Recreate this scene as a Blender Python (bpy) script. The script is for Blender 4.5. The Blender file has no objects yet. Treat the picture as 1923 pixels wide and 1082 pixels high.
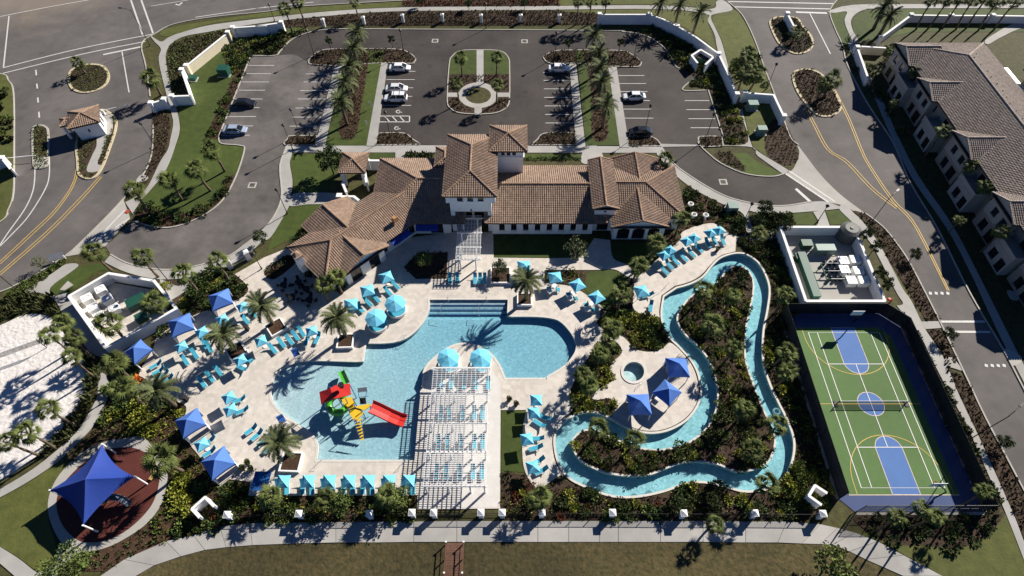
import bpy, bmesh, math, random
from math import sin, cos, pi, radians, hypot, atan2
from mathutils import Vector, Matrix, noise as mnoise
from mathutils.geometry import tessellate_polygon
random.seed(7)
SC = bpy.context.scene
COL = SC.collection
# ------------------------------------------------------------------ camera
CAM_H, CAM_D, TILT, FOC, CX, CY = 78.157, 55.749, radians(54.5), 1104.0, 961.5, 541.0
cam_d = bpy.data.cameras.new("camera"); cam = bpy.data.objects.new("camera", cam_d); COL.objects.link(cam)
cam.location = (0, -CAM_D, CAM_H); cam.rotation_euler = (pi/2 - TILT, 0, 0)
cam_d.sensor_width = 36; cam_d.lens = FOC/1923*36; cam_d.clip_end = 3000
SC.camera = cam
# ------------------------------------------------------------------ sky, sun, exposure
SUN_AZ, SUN_EL = radians(43), radians(31.5)          # azimuth counted from +X towards +Y
w = bpy.data.worlds.new("World"); SC.world = w; w.use_nodes = True
nt = w.node_tree; bg = nt.nodes["Background"]
sky = nt.nodes.new("ShaderNodeTexSky"); sky.sky_type = 'NISHITA'; sky.sun_disc = False; sky.ozone_density = 9.0; sky.air_density = .55; sky.dust_density = .0
sky.sun_elevation = SUN_EL; sky.sun_rotation = pi/2 - SUN_AZ
nt.links.new(sky.outputs[0], bg.inputs[0]); bg.inputs[1].default_value = 0.05
sd = bpy.data.lights.new("sun", 'SUN'); sd.energy = 5.0; sd.angle = radians(0.5); sd.color = (1, .935, .845)
so = bpy.data.objects.new("sun", sd); COL.objects.link(so)
sdir = Vector((cos(SUN_EL)*cos(SUN_AZ), cos(SUN_EL)*sin(SUN_AZ), sin(SUN_EL)))
so.rotation_euler = sdir.to_track_quat('Z', 'Y').to_euler(); so.location = sdir*150
SC.view_settings.view_transform = 'Standard'; SC.view_settings.look = 'None'
SC.view_settings.exposure = 0.84; SC.view_settings.gamma = 1
SC.cycles.max_bounces = 6; SC.cycles.transparent_max_bounces = 12
SC.cycles.use_denoising = True
# ------------------------------------------------------------------ layout: photo survey -> ground coordinates
_c, _s = cos(TILT), sin(TILT)
def G(x, y, z=0.0):
    u = (x-CX)/FOC; v = (y-CY)/FOC
    t = (CAM_H-z)/(_s+v*_c)
    return Vector((u*t, (_c-v*_s)*t-CAM_D, z))
TILE = dict(A=(0,0,.26), B=(480,0,.26), C=(960,0,.26), D=(1423,0,.26), E=(0,270,.26), F=(480,220,.26), G=(900,220,.26), H=(1423,270,.26),
            I=(0,500,.26), J=(300,450,.208), K=(650,450,.208), L=(1000,420,.208), M=(1423,400,.26), N=(480,640,.26), O=(940,620,.2912),
            Q=(1423,580,.26), R=(0,801,.26), S=(200,600,.208), U=(300,780,.26), V=(760,801,.26), W=(1100,801,.26), X=(1423,801,.26))
def T(k, pts):
    a, b, m = TILE[k]
    return [(a+p[0]*m, b+p[1]*m)+tuple(p[2:]) for p in pts]
def T1(k, x, y): return T(k, [(x, y)])[0]
def smooth(pts, closed=True, n=5):
    out = []; N = len(pts)
    for i in range(N if closed else N-1):
        a, b = pts[i], pts[(i+1) % N]
        p0 = pts[i-1] if (closed or i > 0) and len(a) < 3 else a
        p3 = pts[(i+2) % N] if (closed or i+2 < N) and len(b) < 3 else b
        for k in range(n):
            t = k/n; r = []
            for d in (0, 1):
                r.append(.5*(2*a[d]+(b[d]-p0[d])*t+(2*p0[d]-5*a[d]+4*b[d]-p3[d])*t*t+(3*a[d]-p0[d]-3*b[d]+p3[d])*t**3))
            out.append(tuple(r))
            if len(a) > 2 and len(b) > 2: break
    if not closed: out.append(tuple(pts[-1][:2]))
    return out
def inside(p, poly):
    x, y = p[0], p[1]; r = False; j = len(poly)-1
    for i in range(len(poly)):
        xi, yi, xj, yj = poly[i][0], poly[i][1], poly[j][0], poly[j][1]
        if (yi > y) != (yj > y) and x < (xj-xi)*(y-yi)/(yj-yi)+xi: r = not r
        j = i
    return r
# ------------------------------------------------------------------ materials
MATS = {}
def M(name, col, rough=.75, var=.18, scale=1.5, col2=None, big=.0, bigscale=.06, bump=0., bscale=None, spec=.3, metal=0., island=0., perobj=0., coat=0., coord='pos', detail=4, cells=None, bdist=.1, spots=None):
    if name in MATS: return MATS[name]
    m = bpy.data.materials.new(name); m.use_nodes = True; t = m.node_tree; N = t.nodes; Lk = t.links.new
    b = N["Principled BSDF"]; b.inputs["Roughness"].default_value = rough; b.inputs["Specular IOR Level"].default_value = spec
    b.inputs["Metallic"].default_value = metal; b.inputs["Coat Weight"].default_value = coat
    if coord == 'pos': P = N.new("ShaderNodeNewGeometry").outputs["Position"]
    else: P = N.new("ShaderNodeTexCoord").outputs["Object"]
    no = N.new("ShaderNodeTexNoise"); no.inputs["Scale"].default_value = scale; no.inputs["Detail"].default_value = detail; no.inputs["Roughness"].default_value = .65
    Lk(P, no.inputs["Vector"])
    rp = N.new("ShaderNodeValToRGB"); rp.color_ramp.elements[0].position = .3; rp.color_ramp.elements[1].position = .7
    c2 = col2 if col2 else tuple(c*(1-var) for c in col)
    c1 = col if col2 else tuple(min(1, c*(1+var)) for c in col)
    rp.color_ramp.elements[0].color = (*c2, 1); rp.color_ramp.elements[1].color = (*c1, 1)
    Lk(no.outputs["Fac"], rp.inputs["Fac"]); out = rp.outputs["Color"]
    def mul(out, fac_socket, lo, hi):
        mr = N.new("ShaderNodeMapRange"); mr.inputs["From Min"].default_value = .0 if fac_socket.name != "Fac" else .3
        mr.inputs["From Max"].default_value = 1. if fac_socket.name != "Fac" else .7
        mr.inputs["To Min"].default_value = lo; mr.inputs["To Max"].default_value = hi; Lk(fac_socket, mr.inputs["Value"])
        mx = N.new("ShaderNodeVectorMath"); mx.operation = 'SCALE'; Lk(out, mx.inputs[0]); Lk(mr.outputs[0], mx.inputs["Scale"])
        return mx.outputs[0]
    if big:
        n2 = N.new("ShaderNodeTexNoise"); n2.inputs["Scale"].default_value = bigscale; n2.inputs["Detail"].default_value = 5; Lk(P, n2.inputs["Vector"])
        out = mul(out, n2.outputs["Fac"], 1-big, 1+big)
    if cells:
        vo = N.new('ShaderNodeTexVoronoi'); vo.distance = 'CHEBYCHEV'; vo.inputs['Scale'].default_value = cells[0]; vo.inputs['Randomness'].default_value = .55; Lk(P, vo.inputs['Vector'])
        sx = N.new('ShaderNodeSeparateColor'); Lk(vo.outputs['Color'], sx.inputs[0]); out = mul(out, sx.outputs[0], 1-cells[1], 1+cells[1])
    if spots:
        v2 = N.new('ShaderNodeTexVoronoi'); v2.inputs['Scale'].default_value = spots[0]; Lk(P, v2.inputs['Vector'])
        m2 = N.new('ShaderNodeMapRange'); m2.inputs['From Min'].default_value = .05; m2.inputs['From Max'].default_value = .26; m2.inputs['To Min'].default_value = 1-spots[1]; m2.inputs['To Max'].default_value = 1; Lk(v2.outputs['Distance'], m2.inputs['Value'])
        x2 = N.new('ShaderNodeVectorMath'); x2.operation = 'SCALE'; Lk(out, x2.inputs[0]); Lk(m2.outputs[0], x2.inputs['Scale']); out = x2.outputs[0]
    if island: out = mul(out, N.new("ShaderNodeNewGeometry").outputs["Random Per Island"], 1-island, 1+island)
    if perobj: out = mul(out, N.new("ShaderNodeObjectInfo").outputs["Random"], 1-perobj, 1+perobj)
    Lk(out, b.inputs["Base Color"])
    if bump:
        nb = N.new("ShaderNodeTexNoise"); nb.inputs["Scale"].default_value = bscale or scale*3; nb.inputs["Detail"].default_value = 3; Lk(P, nb.inputs["Vector"])
        bp = N.new("ShaderNodeBump"); bp.inputs["Strength"].default_value = bump; bp.inputs["Distance"].default_value = bdist
        Lk(nb.outputs["Fac"], bp.inputs["Height"]); Lk(bp.outputs[0], b.inputs["Normal"])
    MATS[name] = m; return m
def leafmat(name, col, var=.3, island=.25, perobj=.2, trans=.0):
    m = M(name, col, rough=.7, var=var, scale=.8, island=island, perobj=perobj, spec=.12, coord='obj'); return m
grass = M('grass_rough', (.067,.072,.02), .9, scale=1.1, col2=(.036,.026,.011), big=.22, bigscale=.03, bump=.5, bscale=2.2)
lawn = M('lawn', (.058,.08,.014), .9, scale=.8, col2=(.036,.056,.009), big=.3, bigscale=.05, bump=.3, bscale=4)
lawn2 = M('lawn_dry', (.095,.10,.024), .9, scale=.7, col2=(.055,.066,.014), big=.2, bump=.4, bscale=3)
roughgrass = M('meadow', (.088,.067,.028), .95, scale=1.5, col2=(.026,.027,.009), big=.38, bigscale=.06, bump=.9, bscale=2.5)
mulch = M('mulch', (.064,.04,.025), .95, scale=2.2, col2=(.028,.017,.011), big=.25, bump=.7, bscale=5)
mulch_red = M('mulch_red', (.075,.04,.022), .95, scale=2.2, col2=(.028,.016,.01), big=.2, bump=.6, bscale=5)
asphalt_new = M('asphalt_new', (.046,.039,.036), .85, var=.14, scale=.9, detail=8, big=.3, bigscale=.11, spots=(.3,.28), bump=.1, bscale=14)
asphalt_old = M('asphalt_old', (.108,.098,.092), .88, var=.16, scale=.6, detail=9, big=.34, bigscale=.12, spots=(.22,.22), bump=.1, bscale=14)
concrete = M('concrete', (.35,.335,.305), .85, var=.06, scale=.5, big=.1, bigscale=.12, bump=.08, bscale=10)
conc_walk = M('concrete_walk', (.33,.32,.30), .85, var=.07, scale=.4, big=.12, bigscale=.1, bump=.08, bscale=10, perobj=.05)
kerbmat = M('kerb_concrete', (.38,.36,.32), .85, var=.1, scale=.8)
coping = M('coping', (.56,.53,.48), .7, var=.08, scale=1.4)
travertine = M('travertine', (.55,.505,.445), .75, scale=1.6, col2=(.48,.435,.385), big=.07, bigscale=.15, bump=.1, bscale=5, cells=(1.5,.09))
sand = M('sand', (.66,.63,.60), .95, scale=1.0, col2=(.55,.52,.49), big=.06, bump=1.0, bscale=1.5, bdist=.17)
rubber = M('rubber_red', (.085,.022,.016), .9, var=.15, scale=1.2)
white_paint = M('road_paint', (.62,.61,.58), .7, scale=3, col2=(.42,.41,.39))
yellow_paint = M('yellow_paint', (.56,.38,.10), .7, scale=2, col2=(.42,.29,.09))
stucco = M('white_stucco', (.74,.735,.72), .85, var=.04, scale=.7, bump=.1, bscale=12)
cream = M('cream_stucco', (.62,.55,.40), .85, var=.05, scale=.7)
tan_st = M('taupe_stucco', (.27,.235,.195), .85, var=.06, scale=.6)
tan_st2 = M('pale_stucco', (.36,.33,.29), .85, var=.06, scale=.6)
dark_glass = M('window_glass', (.012,.014,.018), .12, var=.2, spec=.6)
dark_metal = M('dark_metal', (.018,.018,.018), .5, var=.2, metal=.3)
bronze = M('bronze_metal', (.035,.03,.026), .5, var=.2)
white_met = M('white_metal', (.78,.78,.77), .45, var=.03)
alum = M('aluminium', (.5,.5,.5), .35, metal=.8, var=.05)
tile_a = M('roof_tile_terracotta', (.295,.21,.155), .85, scale=1.2, col2=(.225,.158,.115), island=.16, big=.18, bigscale=.15)
tile_under = M('roof_underlay', (.07,.045,.035), .9)
tile_b = M('roof_tile_grey', (.33,.275,.23), .85, scale=1.2, col2=(.25,.205,.17), island=.2, big=.1, bigscale=.1)
ridge_a = M('ridge_tile', (.29,.19,.125), .85, island=.2)
ridge_b = M('ridge_tile_grey', (.33,.275,.23), .85, island=.2)
teal = M('teal_canvas', (.15,.51,.68), .8, var=.06, scale=.8, perobj=.06, coord='obj')
teal_sling = M('teal_sling', (.055,.34,.46), .8, var=.08, perobj=.1, coord='obj')
blue_can = M('blue_canvas', (.07,.165,.48), .8, var=.07, scale=.6, perobj=.06, coord='obj')
royal = M('royal_blue_sail', (.013,.04,.23), .7, var=.1, scale=.25)
navy = M('navy_canvas', (.02,.06,.22), .75, var=.1)
court_green = M('court_green', (.078,.145,.042), .8, var=.07, scale=.9, detail=7, big=.12, bump=.05)
court_blue = M('court_blue', (.075,.16,.38), .8, var=.05, scale=.5, big=.05)
court_navy = M('court_border_blue', (.05,.075,.17), .8, var=.06, scale=.5)
line_white = M('court_line_white', (.72,.72,.70), .7, var=.03)
line_yellow = M('court_line_yellow', (.58,.40,.10), .7, var=.05)
plastic_red = M('red_plastic', (.50,.022,.015), .4, var=.06, spec=.5)
plastic_yel = M('yellow_plastic', (.66,.42,.02), .45, var=.06, spec=.5)
plastic_grn = M('green_plastic', (.06,.33,.03), .3, var=.06, spec=.5)
plastic_blu = M('blue_plastic', (.03,.09,.32), .35, var=.06, spec=.5)
greenbox = M('utility_green', (.014,.07,.048), .5, var=.1)
greytank = M('grey_tank', (.09,.095,.09), .6, var=.1)
wood = M('boardwalk_wood', (.14,.072,.045), .8, scale=2, col2=(.09,.048,.03), perobj=.18)
palm_trunk = M('palm_trunk', (.17,.125,.085), .9, scale=3, col2=(.08,.06,.04), bump=.6, bscale=8, coord='obj')
bark = M('bark', (.12,.085,.06), .9, scale=3, col2=(.06,.045,.03), coord='obj')
L_date = leafmat('date_frond', (.088,.104,.045))
L_fan = leafmat('fan_frond', (.088,.108,.03))
L_dark = leafmat('leaf_dark', (.045,.068,.022))
L_mid = leafmat('leaf_mid', (.085,.118,.03))
L_lime = leafmat('leaf_lime', (.21,.225,.035))
L_red = leafmat('leaf_red', (.13,.045,.02))
L_brown = leafmat('leaf_brown', (.068,.06,.026))
L_grassy = leafmat('leaf_grassy', (.06,.068,.026))
L_orange = leafmat('leaf_orange', (.6,.16,.02))
tyre_m = M('tyre', (.012,.012,.012), .8); rim_m = M('rim', (.4,.4,.42), .3, metal=.8)
lens_m = M('lamp_lens', (.6,.58,.5), .3, var=.02); tail_m = M('tail_lamp', (.3,.01,.01), .3)
def water(name, tint, absorb, dens, wscale):
    m = bpy.data.materials.new(name); m.use_nodes = True; t = m.node_tree; N = t.nodes; Lk = t.links.new
    N.remove(N["Principled BSDF"]); out = N["Material Output"]
    g = N.new("ShaderNodeNewGeometry")
    mp = N.new("ShaderNodeMapping"); mp.inputs["Scale"].default_value = (1, 1.25, 1); mp.inputs["Rotation"].default_value[2] = .5; Lk(g.outputs["Position"], mp.inputs[0])
    n1 = N.new("ShaderNodeTexNoise"); n1.inputs["Scale"].default_value = wscale; n1.inputs["Detail"].default_value = 3; n1.inputs["Distortion"].default_value = 1.2; Lk(mp.outputs[0], n1.inputs["Vector"])
    bp = N.new("ShaderNodeBump"); bp.inputs["Strength"].default_value = .2; bp.inputs["Distance"].default_value = .12; Lk(n1.outputs["Fac"], bp.inputs["Height"])
    vo = N.new("ShaderNodeTexVoronoi"); vo.feature = 'SMOOTH_F1'; vo.inputs["Scale"].default_value = wscale*.9
    wp = N.new("ShaderNodeVectorMath"); wp.operation = 'ADD'; sc = N.new("ShaderNodeVectorMath"); sc.operation = 'SCALE'; sc.inputs["Scale"].default_value = .9
    Lk(n1.outputs["Color"], sc.inputs[0]); Lk(mp.outputs[0], wp.inputs[0]); Lk(sc.outputs[0], wp.inputs[1]); Lk(wp.outputs[0], vo.inputs["Vector"])
    rp = N.new("ShaderNodeValToRGB"); rp.color_ramp.elements[0].position = .15; rp.color_ramp.elements[1].position = .75
    rp.color_ramp.elements[0].color = (*[c*.74 for c in tint], 1); rp.color_ramp.elements[1].color = (*tint, 1)  # brighter cell edges: sunlit caustic ripple painted into the water's transparent tint
    Lk(vo.outputs["Distance"], rp.inputs["Fac"])
    tr = N.new("ShaderNodeBsdfTransparent"); Lk(rp.outputs[0], tr.inputs[0])
    gl = N.new("ShaderNodeBsdfGlossy"); gl.inputs["Roughness"].default_value = .12; Lk(bp.outputs[0], gl.inputs["Normal"])
    fr = N.new("ShaderNodeFresnel"); fr.inputs["IOR"].default_value = 1.33; Lk(bp.outputs[0], fr.inputs["Normal"])
    mx = N.new("ShaderNodeMixShader"); bf = N.new('ShaderNodeMath'); bf.operation = 'SUBTRACT'; bf.inputs[0].default_value = 1; Lk(g.outputs['Backfacing'], bf.inputs[1]); fm = N.new('ShaderNodeMath'); fm.operation = 'MULTIPLY'; Lk(fr.outputs[0], fm.inputs[0]); Lk(bf.outputs[0], fm.inputs[1]); Lk(fm.outputs[0], mx.inputs[0]); Lk(tr.outputs[0], mx.inputs[1]); Lk(gl.outputs[0], mx.inputs[2])
    Lk(mx.outputs[0], out.inputs["Surface"])
    va = N.new("ShaderNodeVolumeAbsorption"); va.inputs["Color"].default_value = (*absorb, 1); va.inputs["Density"].default_value = dens
    Lk(va.outputs[0], out.inputs["Volume"]); MATS[name] = m; return m
pool_water = water('pool_water', (.97,.99,1), (.06,.66,.84), .52, 3.6)
river_water = water('river_water', (.95,.99,1), (.06,.70,.82), .45, 2.6)
spa_water = water('spa_water', (.98,.99,1), (.25,.8,.85), .2, 2.2)
plaster = M('pool_plaster', (.70,.76,.75), .7, scale=3.2, col2=(.54,.62,.62))
river_plaster = M('river_plaster', (.80,.84,.82), .7, scale=2.0, col2=(.56,.66,.66))
def meshmat(name, col, alpha):
    m = bpy.data.materials.new(name); m.use_nodes = True; t = m.node_tree; N = t.nodes; b = N["Principled BSDF"]
    b.inputs["Base Color"].default_value = (*col, 1); b.inputs["Roughness"].default_value = .8
    no = N.new("ShaderNodeTexNoise"); no.inputs["Scale"].default_value = .8
    mr = N.new("ShaderNodeMapRange"); mr.inputs["To Min"].default_value = alpha-.08; mr.inputs["To Max"].default_value = alpha+.08
    t.links.new(no.outputs["Fac"], mr.inputs["Value"]); t.links.new(mr.outputs[0], b.inputs["Alpha"]); MATS[name] = m; return m
netmat = meshmat('net_mesh', (.02,.02,.02), .35)
screenmat = meshmat('windscreen', (.012,.014,.016), .9)
linkmat = meshmat('chain_link', (.03,.03,.03), .3)
# ------------------------------------------------------------------ mesh helpers
class MB:
    def __init__(s): s.v = []; s.f = []
    def add(s, vs, fs):
        o = len(s.v); s.v += [tuple(p) for p in vs]; s.f += [tuple(i+o for i in q) for q in fs]; return s
    def box(s, c, d, rz=0, taper=1.0):
        x, y, z = d[0]/2, d[1]/2, d[2]/2; ca, sa = cos(rz), sin(rz); vs = []
        for k, sz in ((1, -z), (taper, z)):
            for px, py in ((-x, -y), (x, -y), (x, y), (-x, y)):
                px *= k; py *= k
                vs.append((c[0]+px*ca-py*sa, c[1]+px*sa+py*ca, c[2]+sz))
        return s.add(vs, [(3,2,1,0),(4,5,6,7),(0,1,5,4),(1,2,6,5),(2,3,7,6),(3,0,4,7)])
    def seg(s, a, b, w, h):
        """box running from a to b (centre line at its base), width w, height h"""
        a = Vector(a); b = Vector(b); d = (b-a); n = Vector((-d.y, d.x, 0)).normalized()*w/2; u = Vector((0,0,h))
        return s.add([a-n, a+n, b+n, b-n, a-n+u, a+n+u, b+n+u, b-n+u], [(0,1,2,3),(7,6,5,4),(1,0,4,5),(2,1,5,6),(3,2,6,7),(0,3,7,4)])
    def tube(s, pts, r, n=6, cap=True):
        rs = r if isinstance(r, (list, tuple)) else [r]*len(pts); P = [Vector(p) for p in pts]; rings = []
        for i, p in enumerate(P):
            d = (P[min(i+1, len(P)-1)]-P[max(i-1, 0)]); d = d.normalized() if d.length > 1e-6 else Vector((0,0,1))
            a = d.cross(Vector((0,0,1))); a = a.normalized() if a.length > .05 else Vector((1,0,0)); b = d.cross(a)
            rings.append([p+(a*cos(2*pi*k/n)+b*sin(2*pi*k/n))*rs[i] for k in range(n)])
        vs = [q for R in rings for q in R]; fs = []
        for i in range(len(P)-1):
            for k in range(n): fs.append((i*n+k, i*n+(k+1) % n, (i+1)*n+(k+1) % n, (i+1)*n+k))
        if cap: fs += [tuple(range(n-1, -1, -1)), tuple((len(P)-1)*n+k for k in range(n))]
        return s.add(vs, fs)
    def cone(s, c, r0, r1, h, n=10, cap=True):
        vs = [(c[0]+r*cos(2*pi*k/n), c[1]+r*sin(2*pi*k/n), c[2]+z) for r, z in ((r0, 0), (r1, h)) for k in range(n)]
        fs = [(k, (k+1) % n, n+(k+1) % n, n+k) for k in range(n)]
        if cap: fs += [tuple(range(n-1, -1, -1)), tuple(range(n, 2*n))]
        return s.add(vs, fs)
    def loft(s, secs, close=True, caps=True):
        n = len(secs[0]); vs = [p for q in secs for p in q]; fs = []
        for i in range(len(secs)-1):
            for k in range(n if close else n-1): fs.append((i*n+k, i*n+(k+1) % n, (i+1)*n+(k+1) % n, (i+1)*n+k))
        if caps: fs += [tuple(range(n-1, -1, -1)), tuple((len(secs)-1)*n+k for k in range(n))]
        return s.add(vs, fs)
    def flat(s, loops, z, thick=0.0):
        """polygon (first loop) with holes, at height z, with a skirt of the given depth"""
        L = [[Vector((p[0], p[1], z)) for p in q] for q in loops]
        tri = tessellate_polygon(L); allv = [p for q in L for p in q]; fs = []
        for t in tri:
            a, b, c = (allv[i] for i in t)
            fs.append(t if (b-a).cross(c-a).z > 0 else (t[0], t[2], t[1]))
        s.add(allv, fs)
        if thick:
            for q in L:
                n = len(q); ar = sum(q[i].x*q[(i+1) % n].y-q[(i+1) % n].x*q[i].y for i in range(n))
                lo = [p-Vector((0,0,thick)) for p in q]
                s.add(q+lo, [((i, n+i, n+(i+1) % n, (i+1) % n) if ar > 0 else (i, (i+1) % n, n+(i+1) % n, n+i)) for i in range(n)])
        return s
    def mesh(s, name, mat, smooth=False):
        me = bpy.data.meshes.new(name); me.from_pydata(s.v, [], s.f); me.materials.append(mat)
        if smooth: me.polygons.foreach_set('use_smooth', [True]*len(me.polygons))
        me.update(); return me
    def obj(s, name, mat, parent=None, loc=None, rz=0, smooth=False): return link(name, s.mesh(name, mat, smooth), parent, loc, rz)
def link(name, me, parent=None, loc=None, rz=0, sc=None):
    o = bpy.data.objects.new(name, me); COL.objects.link(o)
    if parent: o.parent = parent
    if loc is not None: o.location = loc
    if rz: o.rotation_euler = (0, 0, rz)
    if sc is not None: o.scale = (sc, sc, sc) if not hasattr(sc, '__len__') else sc
    return o
def tag(o, label=None, cat=None, group=None, kind=None):
    if label: o['label'] = label
    if cat: o['category'] = cat
    if group: o['group'] = group
    if kind: o['kind'] = kind
    return o
def empty(name, loc, rz=0, label=None, cat=None, group=None):
    o = link(name, None, None, loc, rz); o.empty_display_size = .3; return tag(o, label, cat, group)
def inst(name, tmpl, loc, rz=0, sc=None, label=None, cat=None, group=None):
    """a thing and its parts from a template of (part name, mesh, index of parent part or None, local location, local rotation z)"""
    r = empty(name, loc, rz, label, cat, group)
    if sc: r.scale = (sc, sc, sc)
    made = []
    for t in tmpl:
        o = link(t[0], t[1], r if t[2] is None else made[t[2]])
        if len(t) > 3 and t[3] is not None: o.location = t[3]
        if len(t) > 4 and t[4] is not None: o.rotation_euler = t[4]
        made.append(o)
    return r
ORD = ['first','second','third','fourth','fifth','sixth','seventh','eighth','ninth','tenth','eleventh','twelfth','thirteenth','fourteenth','fifteenth','sixteenth','seventeenth','eighteenth','nineteenth','twentieth']
LAY = {}
def wpts(px, z): return [G(p[0], p[1], z) for p in px]
def sheet(name, px, z, mat, holes=(), thick=.0, label=None, curved=True, kind='structure', world=False):
    """a piece of ground; px traced on the survey, smoothed unless curved is False; every piece a hair above the last"""
    LAY[z] = LAY.get(z, 0)+1; zz = z+LAY[z]*.0006
    pl = smooth(px) if curved else [p[:2] for p in px]
    W = [p.copy() for p in (wpts(pl, zz) if not world else [Vector((p[0], p[1], zz)) for p in pl])]
    o = MB().flat([W]+[list(h) for h in holes], zz, thick).obj(name, mat); tag(o, label, kind=kind); return o
def ribbon(mb, line, w, z0, z1, closed=False, off=0.0):
    """raised strip along a world line"""
    n = len(line); L = [Vector((p[0], p[1], 0)) for p in line]; a = []; b = []
    for i in range(n):
        p = L[i-1] if (closed or i > 0) else L[i]; q = L[(i+1) % n] if (closed or i < n-1) else L[i]
        d = q-p; d = d.normalized() if d.length > 1e-6 else Vector((1,0,0)); m = Vector((-d.y, d.x, 0))
        a.append(L[i]+m*(off-w/2)); b.append(L[i]+m*(off+w/2))
    vs = []
    for i in range(n):
        for p, z in ((a[i], z0), (a[i], z1), (b[i], z1), (b[i], z0)): vs.append((p.x, p.y, z))
    fs = []
    for i in range(n if closed else n-1):
        j = (i+1) % n
        for k in range(3): fs.append((i*4+k, j*4+k, j*4+k+1, i*4+k+1))
    mb.add(vs, [tuple(reversed(f)) for f in fs]); return mb
def kerb(px, closed=False, w=.22, h=.15, mat=None, name='kerb', curved=True, off=0.):
    pl = smooth(px, closed) if curved else [p[:2] for p in px]
    mb = MB(); ribbon(mb, wpts(pl, 0), w, -.02, h+random.uniform(0, .004), closed, off); return tag(mb.obj(name, mat or kerbmat), kind='structure')
def strip(px, w, mat, z, name, curved=True, closed=False):
    pl = smooth(px, closed, 6) if curved else [p[:2] for p in px]
    mb = MB(); W = wpts(pl, z); n = len(W); vs = []; fs = []
    for i in range(n):
        p = W[i-1] if (closed or i > 0) else W[i]; q = W[(i+1) % n] if (closed or i < n-1) else W[i]
        d = (q-p).normalized(); m = Vector((-d.y, d.x, 0))*w/2; vs += [W[i]-m, W[i]+m]
    for i in range(n if closed else n-1):
        j = (i+1) % n; fs.append((2*i, 2*j, 2*j+1, 2*i+1))
    return tag(mb.add(vs, fs).obj(name, mat), kind='structure')
def fill_points(px, step, jit=.35, curved=True, seed=None):
    rnd = random.Random(seed if seed is not None else int(px[0][0]*7+px[0][1])); pl = wpts(smooth(px) if curved else px, 0)
    x0, x1 = min(p.x for p in pl), max(p.x for p in pl); y0, y1 = min(p.y for p in pl), max(p.y for p in pl); out = []
    ny = int((y1-y0)/step)+1; nx = int((x1-x0)/step)+1
    for j in range(ny):
        for i in range(nx):
            p = (x0+(i+.5+(j % 2)*.5)*step+rnd.uniform(-jit, jit)*step, y0+(j+.5)*step+rnd.uniform(-jit, jit)*step)
            if inside(p, pl): out.append(p)
    rnd.shuffle(out); return out
# ------------------------------------------------------------------ foliage templates
def leaf_blob(seed, n, r, h, size, flat=.6, up=.4, lift=.0):
    rnd = random.Random(seed); mb = MB()
    for i in range(n):
        a = rnd.uniform(0, 2*pi); el = math.asin(rnd.uniform(0, 1)); q = rnd.uniform(.55, 1.0)
        lob = 1+.25*sin(3*a+seed)+.15*sin(7*a+seed*2)
        p = Vector((cos(a)*cos(el)*r*q*lob, sin(a)*cos(el)*r*q*lob, lift+.04+sin(el)*h*q))
        d = Vector((cos(a)*cos(el), sin(a)*cos(el), sin(el)*.8+up)).normalized()
        d = (d+Vector((rnd.uniform(-.6,.6), rnd.uniform(-.6,.6), rnd.uniform(-.4,.5)))).normalized()
        s = size*rnd.uniform(.7, 1.35); sd = d.cross(Vector((rnd.uniform(-1,1), rnd.uniform(-1,1), rnd.uniform(-1,1)))).normalized()*s*.36
        mb.add([p-sd*.35, p+d*s*.45-sd, p+d*s, p+d*s*.45+sd], [(0,1,2,3)])
    return mb
def frond_date(L, w=.5, droop=.9, rise=.75, n=9, seed=0):
    """one feather frond along +X: curved rachis with leaflets on both sides"""
    rnd = random.Random(seed); mb = MB(); pts = []
    for i in range(n+1):
        t = i/n; pts.append(Vector((L*t*(1-.12*t), 0, L*(rise*t-droop*t*t))))
    vs = []; fs = []
    for i, p in enumerate(pts):
        ww = .05*(1-.7*i/n); vs += [p+Vector((0,-ww,0)), p+Vector((0,ww,0))]
    mb.add(vs, [(2*i, 2*i+2, 2*i+3, 2*i+1) for i in range(n)])
    for i in range(1, n*2):
        t = i/(n*2); k = min(int(t*n), n-1); f = t*n-k; p = pts[k].lerp(pts[k+1], f); ln = w*(1.05-.55*t)*(.55+1.2*t if t < .35 else 1)*rnd.uniform(.85, 1.15)
        for sg in (-1, 1):
            e = p+Vector((ln*.55, sg*ln*.8, -.12*ln+rnd.uniform(-.06,.1)))
            d = Vector((.075, 0, 0)); mb.add([p-d*1.2, p+d*1.2, e], [(0,1,2) if sg > 0 else (0,2,1)])
    return mb
def frond_fan(seed, L, r):
    rnd = random.Random(seed); mb = MB(); mb.add([(0,-.03,0),(0,.03,0),(L,.02,.12*L),(L,-.02,.12*L)], [(0,1,2,3)])
    c = Vector((L, 0, .12*L)); n = 11
    for i in range(n):
        a = (i-(n-1)/2)/(n-1)*2.7; q = r*rnd.uniform(.85, 1.15)*(1-.10*abs(a))
        tip = c+Vector((cos(a)*q*.92, sin(a)*q*.92, -.42*q+.1*rnd.random())); mid = c+Vector((cos(a)*q*.5, sin(a)*q*.5, .02)); sd = Vector((-sin(a), cos(a), 0))*(.045+q*.03)
        mb.add([c, mid-sd, tip, mid+sd], [(0,1,2,3)])
    return mb
def join_at(dst, src, mat):
    dst.add([mat @ Vector(p) for p in src.v], src.f)
def rotm(az, tilt, roll=0, loc=(0,0,0)): return Matrix.Translation(loc) @ Matrix.Rotation(az, 4, 'Z') @ Matrix.Rotation(-tilt, 4, 'Y') @ Matrix.Rotation(roll, 4, 'X')
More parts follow.
